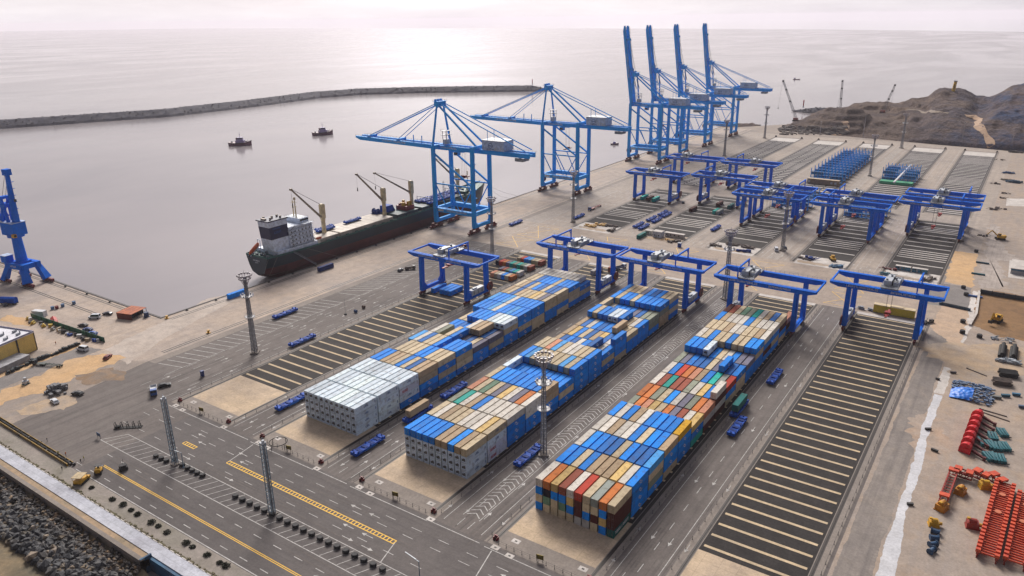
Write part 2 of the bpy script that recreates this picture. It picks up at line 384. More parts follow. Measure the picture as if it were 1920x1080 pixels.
# right yard surfaces
sheet('white_strip', P((1752,739),(1767,742),(1737,826),(1733,862),(1700,960),(1686,1035),(1675,1110),(1630,1110),(1668,1000),(1703,892),(1714,856),(1728,800)), Z[6], ground_mat('lime_white', (.60,.60,.63), (.53,.53,.56), s_big=.05, stain=(.50,.48,.47), stain_amt=.5), .35, 9)
sheet('pale_strip', P((1768,738),(1752,737),(1778,662),(1806,610),(1819,560),(1826,545),(1834,548),(1826,600),(1800,665)), Z[5], gm_white, .5, 10)
sheet('sand_patch', P((1770,528),(1789,470),(1833,476),(1822,540),(1800,534)), Z[6], gm_sand, .9, 11)
sheet('sand_patch', P((1745,610),(1766,574),(1816,582),(1806,640),(1790,650),(1760,628)), Z[6], ground_mat('pinkish_sand', (.52,.37,.255), (.46,.34,.25), s_big=.05, stain=(.38,.30,.24), stain_amt=.7), 1.0, 12)
sheet('excavation', P((1834,550),(1870,546),(1960,562),(1960,648),(1880,632),(1822,610)), Z[6], gm_brown, 1.0, 13)
sheet('earth_patch', P((1700,792),(1735,775),(1770,790),(1775,850),(1745,870),(1715,840)), Z[5], ground_mat('tan_earth', (.40,.29,.215), (.37,.30,.25), s_big=.1, stain=(.33,.29,.26), stain_amt=.8), 2, 14)
sheet('sand_patch', P((1700,640),(1960,650),(1960,690),(1810,720),(1780,690)), Z[7], MATS['pale_sand'], 2.5, 15)
sheet('grey_pad', P((1740,545),(1775,532),(1822,540),(1815,582),(1740,570)), Z[4], MATS['gravel_track'], .4, 16)
for q in (P((1893,488),(1960,492),(1960,528),(1890,520)), P((1888,372),(1960,374),(1960,388),(1886,386))):
    sheet('pale_slab', q, Z[6], gm_white)
sheet('tyre_tracks', P((1838,540),(1846,470),(1858,420),(1872,420),(1880,470),(1905,480),(1900,490),(1878,490),(1886,540)), Z[5], ground_mat('light_ruts', (.44,.38,.34), (.36,.31,.28), s_big=.1, tracks=[((.8,.05,1),.7,(.28,.24,.22))]), 2.0, 17)
# lot heads at the cross road: white slabs
for i, (L, R) in enumerate(LOTS):
    sheet('storage_slab', jag(rect(L+1,R-1,298,317.5), 3, .5, 20+i), Z[6], gm_white if i != 1 else gm_cross)
    sheet('sand_patch', jag(rect(L+3,R-6,301,306), 2, 1.2, 40+i), Z[7], MATS['pale_sand'])

# ------------------------------------------------------------------ painted markings
wb, yb = MB(), MB(); zm = Z[8]
def dash(b, a, c, w, on, off):
    a, c = Vector((*a,0)), Vector((*c,0)); L_ = (c-a).length; d = (c-a)/L_; t = 0
    while t < L_: b.quadline(a+d*t, a+d*min(t+on, L_), w, zm); t += on+off
def arrow(b, x, y, dx, dy, ln=4.6, w=.22):
    d = Vector((dx,dy)); n = Vector((-dy,dx)); p = Vector((x,y))
    b.quadline(p-d*ln/2, p+d*(ln/2-1.6), w, zm)
    q = p+d*(ln/2-1.6); b.add([(*(q+n*.65),zm),(*(q-n*.65),zm),(*(p+d*ln/2),zm)], [(0,1,2)])
wb.quadline((-172,-68.4),(75,-68.4),.3,zm)
dash(wb,(-176,-66),(75,-66),.25,3.5,5.5); dash(wb,(-172,-57.2),(75,-57.2),.25,3.5,5.5)
for o in (-.28,.28): yb.quadline((-166,-61.9+o),(75,-61.9+o),.24,zm)
wb.quadline((-184,-53.2),(75,-53.2),.25,zm); wb.quadline((-179,-45.4),(75,-45.4),.25,zm); wb.quadline((-184,-53.2),(-179,-45.4),.25,zm)
x = -182
while x < 70: wb.quadline((x+1.2,-52.9),(x+4.6,-45.8),.2,zm); x += 3.55
for (xa,xb) in ((-131.3,-52.9),(-24,60),(-156,-149)):
    y = -36.6 if xa > -140 else -37.3
    for o in (-.75,.75): yb.quadline((xa,y+o),(xb,y+o),.3,zm)
    x = xa
    while x < xb: yb.quadline((x,y-.7),(x,y+.7),.35,zm); x += 1.35
wb.quadline((-131.3,-36.6),(-133.5,-24.4),.3,zm); wb.quadline((-52.9,-36.6),(-50.5,-45.2),.3,zm); wb.quadline((-24,-36.6),(-27,-24),.3,zm)
for y in (-41,-32.6,-28.6): dash(wb,(-190,y),(75,y),.2,4,6.5)
for x in (-150,-126,-70,-62,-12,5,30): arrow(wb,x,-38.8 if x > -80 else -34,-1,0); arrow(wb,x+4,-43,1,0); arrow(wb,x-5,-30.6,-1,0)
for x in (-60,-52,-45,-20,-10): arrow(wb,x,-59.5,-1,0); arrow(wb,x+3,-64,1,0)
for (L,R) in LOTS:
    wb.quadline((L-1,-23.6),(R+1,-23.6),.25,zm)
RO = [(-154.8,-134.9),(-103.5,-83.8),(-52.7,-28.9),(2.3,21.6)]
for i,(a,c) in enumerate(RO):
    wb.quadline((a+3,-23.2),(c-3,-23.2),.25,zm)
    for f_ in ((.22,.5,.78) if i != 2 else (.2,.42,.58,.8)):
        x = a+(c-a)*f_; s_ = i != 0 or f_ != .5
        for (y0,y1) in ((-20,228),(300,455),(480,812)):
            if f_ in (.22,.78,.2,.8): wb.quadline((x,y0),(x,y1),.2,zm)
            else: dash(wb,(x,y0),(x,y1),.22,4,7)
    for y in (-12,6,44,86,128,170,310,352,400,440,500,560,640,720):
        for f_,dr in ((.36,-1),(.64,1 if i < 3 else -1),(.9,-1),(.10,1)): arrow(wb,a+(c-a)*f_,y+random.uniform(-3,3),0,dr,4.2,.2)
# chevrons down the wide road
for (y0,y1) in ((-14,228),(300,455),(482,810)):
    y = y0
    while y < y1:
        for s_ in (-1,1): wb.quadline((-41.2,y+1.7),(-41.2+s_*2.4,y),.3,zm)
        y += 2.2
    for s_ in (-3.1,3.1): wb.quadline((-41.2+s_,y0-1),(-41.2+s_,y1),.2,zm)
# quay road
for x in (-213.4,-208.5,-203,-195,-190.2): dash(wb,(x,-20),(x,836),.2,5 if x != -190.2 else 30,6 if x != -190.2 else .1)
y = -3
while y < 420:
    if not 96 < y < 104: wb.quadline((-227.5,y),(-214.2,y+(3.4 if y < 110 else 9)),.34,zm)
    y += 4.4
wb.quadline((-214.2,-8),(-214.2,430),.2,zm)
for y in range(-10,830,23):
    for x,dr in ((-211,1),(-205.6,1),(-199,-1),(-192.6,-1)):
        if random.random() < .75: arrow(wb,x,y+random.uniform(-4,4),0,dr,4.2,.2)
# yellow boxes at the cross road
for (a,c) in RO+[(-212,-190)]:
    for (y0,y1) in ((236,256),(262,290)):
        yb.quadline((a+2,y0),(c-2,y1),.3,zm); yb.quadline((a+2,y1),(c-2,y0),.3,zm)
        yb.quadline((a+2,y0),(c-2,y0),.25,zm); yb.quadline((a+2,y1),(c-2,y1),.25,zm)
def worn(name, c, amt=.85):
    m = D.materials.new(name); nt, b = nodes(m)
    f = ramp(nt, tex(nt,'noise',.9,5,.7), [(.38,0.0),(.6,amt)])
    nt.links.new(mixc(nt, f, c, tuple(x*.4+.06 for x in c)), b.inputs['Base Color']); b.inputs['Roughness'].default_value = .7
    MATS[name] = m; return m
struct('white_road_markings', wb, worn('white_paint_worn',(.52,.50,.48))); struct('yellow_road_markings', yb, worn('yellow_paint_worn',(.88,.50,.012),.35))
# tyre marks: dark rubber along the lanes and swinging round the corners
tb = MB(); tr_ = random.Random(17)
def arc(cx, cy, R, a0, a1, w_=.42):
    n = 14; vs = []
    for i in range(n+1):
        a = a0+(a1-a0)*i/n
        for r_ in (R-w_/2, R+w_/2): vs.append((cx+r_*math.cos(a), cy+r_*math.sin(a), Z[7]))
    tb.add(vs, [(2*i,2*i+1,2*i+3,2*i+2) for i in range(n)])
for (a_,c_r) in RO+[(-228,-188)]:
    for q_ in range(5):
        x = tr_.uniform(a_+3.2,c_r-3.2); R = tr_.uniform(9,17); s_ = tr_.choice((-1,1))
        for o in (0,2.1):
            y0 = -24+tr_.uniform(-3,3); tb.quadline((x+o,y0),(x+o,y0+tr_.uniform(20,70)),.42,Z[7])
for q_ in range(16):
    y = tr_.uniform(-66,-27); x = tr_.uniform(-170,20); L_ = tr_.uniform(20,70)
    for o in (0,2.1): tb.quadline((x,y+o),(x+L_,y+o+tr_.uniform(-.6,.6)),.4,Z[7])
mk = ground_mat('tyre_rubber', (.112,.098,.094), (.148,.128,.120), s_big=.12, fine=.1); struct('tyre_marks', tb, mk)
# small concrete pads with dark pit covers by the lot heads
b = MB(); b2 = MB()
for (L,R) in LOTS:
    for x,y in ((L+5.5,-16.6),(L+7.5,-23),(R-3.5,-16.2),(L+2,-22.2),(R+1.5,-22.4)):
        b.box(x-1.3,x+1.3,y-.9,y+.9,Z[8],Z[8]+.03); b2.cb(x,y,Z[8]+.03,.8,.6,.02)
struct('pit_pads', b, gm_white); struct('pit_covers', b2, MATS['rail_rust'])
# ------------------------------------------------------------------ containers
CC = {'w':('white',(.66,.62,.56)),'c':('cream',(.60,.49,.33)),'t':('tan',(.47,.345,.22)),'y':('pale yellow',(.66,.46,.18)),'Y':('bright yellow',(.80,.44,.015)),
 'b':('blue',(.002,.25,.86)),'B':('dull blue',(.015,.14,.46)),'l':('light blue',(.07,.36,.80)),'p':('grey purple',(.17,.165,.23)),'g':('grey green',(.28,.305,.24)),
 'G':('green',(.15,.28,.19)),'T':('turquoise',(.008,.42,.36)),'o':('orange',(.62,.19,.045)),'R':('red',(.55,.055,.03)),'r':('rust red',(.34,.085,.05)),
 'm':('dark maroon',(.095,.022,.02)),'s':('salmon',(.64,.28,.17)),'k':('navy',(.006,.008,.03)),'S':('silver grey',(.50,.48,.46)),'e':('pale grey green',(.36,.40,.37)),
 'F':('white',(.68,.78,.87)),'L':('lavender white',(.60,.62,.72)),'a':('teal',(.012,.135,.13)),'K':('dark blue',(.006,.03,.17))}
def container_mat(name, src):
    m = D.materials.new(name); nt, b = nodes(m)
    if src == 'obj':
        oi = nt.nodes.new('ShaderNodeObjectInfo'); c = oi.outputs['Color']
        rv = nt.nodes.new('ShaderNodeVectorMath'); rv.operation = 'SCALE'; rv.inputs['Scale'].default_value = 37
        nt.links.new(oi.outputs['Random'], rv.inputs[0])
    else:
        at_ = nt.nodes.new('ShaderNodeAttribute'); at_.attribute_name = 'paint'; c = at_.outputs['Color']
    n1 = ramp(nt, tex(nt,'noise',.55,6,.68), [(.5,0.0),(.72,.7)])
    dust = ramp(nt, tex(nt,'noise',.16,3,.5), [(.45,0.0),(.8,.05)])
    col = mixc(nt, dust, c, (.42,.37,.31))
    col = mixc(nt, n1, col, mixc(nt, .55, mixc(nt,1.0,col,(.55,.45,.4),'MULTIPLY'), (.12,.055,.03)))
    g_ = ramp(nt, tex(nt,'noise',3.2,3,.6), [(.3,(.86,.86,.86)),(.7,(1.05,1.05,1.05))])
    col = mixc(nt, 1.0, col, g_, 'MULTIPLY')
    nt.links.new(col, b.inputs['Base Color']); b.inputs['Roughness'].default_value = .6; b.inputs['Specular IOR Level'].default_value = .08
    # corrugation
    tc = nt.nodes.new('ShaderNodeTexCoord'); sp = nt.nodes.new('ShaderNodeSeparateXYZ'); nt.links.new(tc.outputs['Object'], sp.inputs[0])
    mm = nt.nodes.new('ShaderNodeMath'); mm.operation = 'SINE'; ml = nt.nodes.new('ShaderNodeMath'); ml.operation = 'MULTIPLY'; ml.inputs[1].default_value = 2*PI/.55
    nt.links.new(sp.outputs[1], ml.inputs[0]); nt.links.new(ml.outputs[0], mm.inputs[0])
    bp = nt.nodes.new('ShaderNodeBump'); bp.inputs['Strength'].default_value = .5; bp.inputs['Distance'].default_value = .06
    nt.links.new(mm.outputs[0], bp.inputs['Height']); nt.links.new(bp.outputs[0], b.inputs['Normal'])
    return m
MC = container_mat('container_paint', 'obj'); MCS = container_mat('container_paint_far', 'attr')
CL, CW, CH, PX, PY, PZ = 11.36, 2.32, 2.74, 2.767, 11.97, 2.82
def container_bm(L=CL, W=CW, H=CH):
    """box with recessed corrugated panels inside a frame of posts and rails; origin at the bottom centre"""
    b = MB(); x, y, r = W/2, L/2, .045; q = .13
    b.box(-x+r, x-r, -y+r, y-r, .12, H-.035)
    for sx in (-1,1):
        for sy in (-1,1): b.box(*sorted((sx*x, sx*(x-q))), *sorted((sy*y, sy*(y-q))), 0, H)
        for z0,z1 in ((.02,.17),(H-.13,H-.004)): b.box(*sorted((sx*x,sx*(x-.09))), -y+q, y-q, z0, z1)
    for sy in (-1,1):
        for z0,z1 in ((.02,.19),(H-.13,H-.004)): b.box(-x+q, x-q, *sorted((sy*y,sy*(y-.09))), z0, z1)
    return b
ME_BODY = container_bm().mesh('container', [MC]); ME_SHORT = container_bm(5.7).mesh('container_short', [MC])
m_bar = mat('door_steel', (.30,.29,.28), .45, .6); m_rub = mat('black_rubber', (.018,.018,.02), .8)
m_wht = mat('white_marking', (.72,.74,.78), .6); m_redm = mat('red_marking', (.50,.02,.03), .6); m_blum = mat('blue_marking', (.03,.10,.30), .6)
def door_mesh():
    b = MB(); y = -CL/2
    b.box(-1.0,-.012,y+.012,y+.05,.2,CH-.15); b.box(.012,1.0,y+.012,y+.05,.2,CH-.15); b.cur = 1
    for x in (-.8,-.32,.32,.8): b.tube((x,y-.015,.15),(x,y-.015,CH-.12),.03,n=5)
    for x in (-.56,.56): b.box(x-.2,x+.2,y-.04,y-.012,1.05,1.13)
    return b.mesh('door', [MC, m_bar])
ME_DOOR = door_mesh()
def letters(b, x0, y, z0, n, w, h, t=.02, axis='y', gap=.35, seed=0):
    """row of block letters too small to read: each a few strokes"""
    rnd = random.Random(seed)
    for i in range(n):
        a = i*w*(1+gap); sk = rnd.choice(['HI','LI','EI','TI','OI','AI'])[0]; s = w*.28
        st = {'H':[(0,0,s,h),(w-s,0,w,h),(0,h*.4,w,h*.6)],'L':[(0,0,s,h),(0,0,w,h*.2)],'E':[(0,0,s,h),(s,0,w,h*.2),(s,h*.4,w,h*.58),(s,h*.8,w,h)],
              'T':[(w/2-s/2,0,w/2+s/2,h),(0,h*.8,w,h)],'O':[(0,0,s,h),(w-s,0,w,h),(s,0,w-s,h*.2),(s,h*.8,w-s,h)],'A':[(0,0,s,h),(w-s,0,w,h),(s,h*.8,w-s,h),(s,h*.35,w-s,h*.5)]}[sk]
        for (p,q,r,v) in st:
            if axis == 'y': b.box(x0-t, x0, y+a+p, y+a+r, z0+q, z0+v)
            else: b.box(x0+a+p, x0+a+r, y-t, y, z0+q, z0+v)
    return b
def logo_mesh(kind):
    b = MB(); x = CW/2+.012
    if kind == 'wave':
        # round two-arc emblem
        for k in range(10):
            a0, a1 = PI*k/10, PI*(k+1)/10
            for s_ in (1,-1):
                c0 = -.35*s_
                b.add([(x,c0+.75*math.cos(a0),1.4+s_*.75*math.sin(a0)),(x,c0+.75*math.cos(a1),1.4+s_*.75*math.sin(a1)),(x,c0+.45*math.cos(a1),1.4+s_*.45*math.sin(a1)),(x,c0+.45*math.cos(a0),1.4+s_*.45*math.sin(a0))],[(0,1,2,3)])
        m_ = m_wht
    elif kind == 'reefer':
        letters(b, x, -.95, 1.2, 4, .42, .75, seed=3); b.box(x-.01,x,4.6,4.95,1.35,1.9); b.box(x-.01,x,4.5,5.05,1.0,1.25); b.box(x-.01,x,-4.9,-4.75,1.5,1.7); m_ = m_blum
    elif kind == 'red': letters(b, x, -4.2, 1.05, 5, .5, .75, seed=5); b.box(x-.01,x,-4.3,-.95,.82,.98); m_ = m_redm
    else: letters(b, x, -4.6, .9, 11, .6, 1.0, seed=9); m_ = m_wht
    return b.mesh('logo', [m_])
ME_LOGO = {k: logo_mesh(k) for k in ('wave','reefer','red','long')}
m_reefunit = mat('reefer_unit_grey', (.62,.72,.88), .5); m_dark = mat('dark_recess', (.012,.014,.022), .6)
def unit_mesh():
    b = MB(); y = -CL/2
    b.box(-1.02,1.02,y+.01,y+.05,.2,CH-.14); b.box(-.95,.95,y-.02,y+.02,.25,.75); b.cur = 1
    b.box(-.8,.62,y-.012,y+.012,.95,1.5); b.tube((.15,y-.02,1.62),(.15,y+.03,1.62),.5,n=12); b.box(-.85,.1,y-.014,y+.01,1.5,1.72)
    b.box(-1.0,1.0,y-.024,y-.018,.42,.5)
    return b.mesh('refrigeration_unit', [m_reefunit, m_dark])
ME_UNIT = unit_mesh()
def fan_mesh():
    b = MB(); y = -CL/2-.03
    b.ring((.15,y,1.62),.46,.05,14,4,'y'); b.box(.11,.19,y-.02,y+.02,1.2,2.05); b.box(-.28,.58,y-.02,y+.02,1.58,1.66)
    return b.mesh('fan', [m_bar])
ME_FAN = fan_mesh()

def one(name, me, parent=None, color=None):
    o = D.objects.new(name, me); COL.objects.link(o)
    if parent: o.parent = parent
    if color: o.color = (*color, 1)
    return o
NBOX = {}
def container(code, x, y, z, label, group, short=False, rz=0, front=False, side=None, reefer=False, jitter=True):
    c = CC[code][1]; f = random.uniform(.74,1.15) if jitter else 1
    c = tuple(min(.9, v*f) for v in c)
    o = one('refrigerated_container' if reefer else 'container', ME_SHORT if short else ME_BODY, None, c)
    o.location = (x, y, z); o.rotation_euler = (0,0,rz)
    tag(o, label, 'reefer container' if reefer else 'container', group)
    if front and not short:
        d = one('refrigeration_unit' if reefer else 'door', ME_UNIT if reefer else ME_DOOR, o, c)
        if reefer: one('fan', ME_FAN, d)
    if side: one('logo', ME_LOGO[side], o)
    return o

# stacks: one string per bay (left row to right row), height digits, colours of the right-hand column from the top down
BLK = {
 'left': dict(x=-105.962, y=.667, t=['FFFFFFFFFF','FFFFFFFFFF','FFFFFFFFFF','bbttcbcBtt','tccccbbccc','lwBccb.bbb','lwgccbpBcp','bbBbbwttBp','ccbbbbFFFF','bbblwbblbb','lbblwbbbbb','tcBtccycpc','ctBcbBcBBc','ccBbbbcbbb','wwwwwwwwwb'],
   h=['4444444444','4444444444','4444444444','4444444444','3444444444','4444442444','3443443333','3333344433','3344444444','4444444444','4444444444','4444444444','4444444444','4444444444','4444444443'],
   s=['FFFF','FFFF','FLFb','tcbb','cbcb','bccb','pbb','pcb','Fcbb','bbcb','bbcc','ccbb','ccbc','bccb','bcb'], fr=['FFFF']*10, reef=3),
 'middle': dict(x=-54.747, y=.7, t=['bbbbbttbtc','cwtccwwwyc','gTwtbwwwww','scGcpywpow','cbbbbbbbbt','Fbbbbbbbbb','blccccclcb','ccslcwwccb','tBbBwbwBwb','tybcBtyBwb','tBwbBbbtcc','bcbbFFbcwb','cwbbbbpBgg','bcbbcbbbbb','bctcpbBbcc'],
   h=['4444444444']*5+['4333333333','4444444444','4444444444','3333333433','3333333334','3333333433','4444444333','4333333333','4444444444','4444444444'],
   s=['cFFF','FFLL','Lbbb','wwbb','ttbb','bcb','bbbb','bbbb','bcb','bbbc','tbb','bbb','ggb','bgtt','cbcb'], fr=['bFFF']*5+['tFFF']*2+['bFFF','tFFF','cFFF'], reef=2),
 'right': dict(x=0, y=0, t=['woyrwRceoc','bbcbtttywb','wbbBBcbBBl','wwtwwbcbbt','bwbtwbbbbY','gosycoprwy','oogcbwpgos','wrTrrgwybw','wbRostbTeR','gpbBBcpbBb','bbbFbcwbpp','wcbccbccbb','ccctwwcctw','btwwwbcwww','mrcGgTwtBc','.........s'],  # tenth bay: dull blue right of the raised box is shade put into colour
   h=['4444444444']*5+['3333333333','3333333333','3333333334','3333333333','3333333433','4444333333','4444444444','4444444444','4444444444','4444444444','0000000003'],
   s=['cmma','bbbb','bcgb','tbbc','Ybbb','ybT','SSm','wmwm','Rbc','bcc','pbbb','bcbb','wbmb','wbcb','cmbc','smb'],
   fr=['cbcb','okGc','cbcc','mbGc','wybc','RmmS','ScbS','ecmc','obyb','cmma'], reef=0)}
cand = []
BN = {'left':'left block','middle':'middle block','right':'right block'}
TIER = {1:'bottom tier',2:'second tier up',3:'third tier up',4:'fourth tier up'}
fillc = 'bbbbcccwtbbcBmg'
rb = random.Random(11)
cells = {}
for bn, B in BLK.items():
    for k, row in enumerate(B['t']):
        for j, code in enumerate(row):
            hh = int(B['h'][k][j])
            for z in range(1, hh+1):
                c = rb.choice(fillc)
                if z == hh: c = code if code != '.' else 'b'
                elif j == 9: c = B['s'][k][min(hh-z, len(B['s'][k])-1)]
                if k == 0:
                    c = B['fr'][j][4-z] if z != hh or bn == 'right' and j in (1,) else c
                    if z != hh: c = B['fr'][j][4-z]
                if bn == 'left' and k < 2: c = 'F'
                if bn == 'left' and k == 2 and z > 1 and j < 9: c = 'F'
                if bn == 'middle' and k == 1 and z >= 3 and j < 9 and z != hh: c = 'F'
                cells[(bn,k,j,z)] = c
for (bn,k,j,z), c in cells.items():
    B = BLK[bn]; x = B['x']-CW/2-(9-j)*PX; y = B['y']+CL/2+k*PY; zz = (z-1)*PZ+.02
    ex = dict(top=(bn,k,j,z+1) not in cells, front=(bn,k-1,j,z) not in cells, right=(bn,k,j+1,z) not in cells, left=(bn,k,j-1,z) not in cells, back=(bn,k+1,j,z) not in cells)
    if not any(ex.values()): continue
    d = CAM-Vector((x,y,zz)); L2 = d.length_squared; dn = d.normalized(); a = 0
    if ex['top']: a += CL*CW*dn.z
    if ex['front']: a += CW*CH*max(0,-dn.y)
    if ex['right']: a += CL*CH*max(0,dn.x)
    reef = c in 'FL'
    if bn == 'left' and k < 3 and c == 'F': reef = True
    if bn == 'middle' and k == 1: reef = c in 'FLwcyt' and z == 4 or c in 'FL'
    cand.append((a/L2, bn, k, j, z, c, x, y, zz, ex, reef))
dry = sorted([q for q in cand if not q[10]], key=lambda q: -q[0]); ref = sorted([q for q in cand if q[10]], key=lambda q: -q[0])
take = [q for q in dry[:268] if q[0] > 0] + [q for q in ref[:150] if q[0] > 0]
rest = [q for q in cand if q not in take]
rowname = lambda j: 'leftmost row' if j == 0 else 'rightmost row' if j == 9 else ORD[j]+' row from left'
bayname = lambda k: 'nearest bay' if k == 0 else ORD[k]+' bay back'
for (a, bn, k, j, z, c, x, y, zz, ex, reef) in take:
    h4 = (bn,k,j,z+1) not in cells
    lab = f"{CC[c][0]} {'reefer' if reef else 'container'}, {'top tier' if h4 else TIER[z]}, {rowname(j)}, {bayname(k)}, {BN[bn]}"
    side = None
    if ex['right']: side = {'F':'reefer','L':'red','b':'wave','B':'wave'}.get(c)
    if reef and ex['right'] and side is None: side = 'reefer'
    if bn == 'right' and k == 0 and j == 9 and z == 1: side = 'long'
    container(c, x+random.uniform(-.05,.05), y+random.uniform(-.08,.08), zz, lab, 'reefer containers in the stacks' if reef else 'containers in the three long stacks', front=ex['front'], side=side, reefer=reef)
# the farther, smaller-looking rest of the stacks as one mass
b = MB(); cols = []
for (a, bn, k, j, z, c, x, y, zz, ex, reef) in rest:
    q = container_bm() if a > 1e-4 else MB().box(-CW/2,CW/2,-CL/2,CL/2,0,CH)
    n0 = len(b.f); b.add([(p[0]+x,p[1]+y,p[2]+zz) for p in q.v], q.f); f = random.uniform(.86,1.1)
    cols += [tuple(v*f for v in CC[c][1])]*(len(b.f)-n0)
me = b.mesh('stacked_containers', [MCS]); at_ = me.attributes.new('paint','FLOAT_COLOR','FACE')
at_.data.foreach_set('color', [v for c in cols for v in (*c,1)])
o = one('stacked_containers', me); tag(o, 'remaining stacked containers at the hidden sides and far ends of the three blocks', 'containers', kind='stuff')

# loose containers
LOOSE = [('b',-272,72.5,0,'blue container lying at the quay edge behind the light mast',0),('K',-266,133,0,'dark blue container lying on the quay beside the ship',0),
 ('b',-182.2,141,0,'single blue container under the left leg of the leftmost gantry',0),('b',-177.2,142.3,0,'left blue container of three under the leftmost gantry',0),
 ('b',-174.4,142.3,0,'middle blue container of three under the leftmost gantry',0),('b',-171.6,142.3,0,'right blue container of three under the leftmost gantry',0),
 ('t',-171.5,250,0,'long tan container standing alone on the cross road',PI/2),('T',-181,412,0,'turquoise container under the far left gantry by its leg',0),
 ('m',-175.5,411,0,'maroon container between two turquoise ones under far left gantry',0),('T',-170,410.5,0,'right turquoise container under the far left gantry',0),
 ('m',-130.5,393,0,'dark maroon container at the left edge of second far lot',0),('T',-112.6,395.5,0,'turquoise container beside a pale one in second far lot',0),
 ('e',-109.8,395.5,0,'pale green container beside a turquoise one in second far lot',0),('m',-119,421,0,'maroon container in front of the second far gantry',0),
 ('a',-108.5,418,0,'teal container below the right leg of second far gantry',0),('S',-121.5,216,0,'long silver container behind the left block end',0),
 ('w',-166.3,140,0,'',0)]
for c,x,y,z,l,rz in LOOSE[:-1]: container(c,x,y,z+.02,l,None,rz=rz,side='wave' if c == 'b' and x > -175 else None)
GR = [('scwbco',-170,178.3,2),('prGlTw',-170.5,187,2),('kRopTgTGwr',-181.2,199.5,1),('cRblccr',-173.3,211.8,1)]
GN = ['nearest short row','second short row','third short row','farthest short row']
for gi,(cs,x0,y,_) in enumerate(GR):
    for j,c in enumerate(cs):
        container(c,x0+j*2.62,y,.02,f"{CC[c][0]} half-length container, {ORD[j]} from left, {GN[gi]} beyond leftmost gantry",'half length containers beyond the leftmost gantry',short=True)
container('r',-115.5,224,.02,'red half-length container behind the second near gantry',None,short=True)
# ------------------------------------------------------------------ crane paints
m_blue = mat('crane_blue', (.001,.155,.74), .55, var=.12, scale=.12, c2=(.001,.125,.62), spec=.05)
m_sts = mat('quay_crane_blue', (.003,.37,.92), .55, var=.12, scale=.1, c2=(.003,.31,.82), spec=.1)
m_bog = mat('bogie_red', (.19,.012,.016), .55, c2=(.08,.010,.012))
m_wbox = mat('cabin_white', (.52,.56,.62), .5)
m_house = mat('house_pale_blue', (.46,.58,.80), .5)
m_cable = mat('wire_rope', (.03,.03,.035), .5)
m_gal = mat('galvanised', (.27,.29,.33), .5, .3)
m_red = mat('spreader_red', (.42,.015,.015), .5)
m_glass = mat('dark_glass', (.02,.03,.04), .12, spec=.6)
def rail_line(b, a, c, h=1.1, step=3.0, r=.05):
    a, c = Vector(a), Vector(c); n = max(1, int((c-a).length/step))
    for i in range(n+1):
        p = a.lerp(c, i/n); b.beam(p, p+Vector((0,0,h)), r*2)
    for q in (.55, 1.0): b.beam(a+Vector((0,0,h*q)), c+Vector((0,0,h*q)), r*1.6)

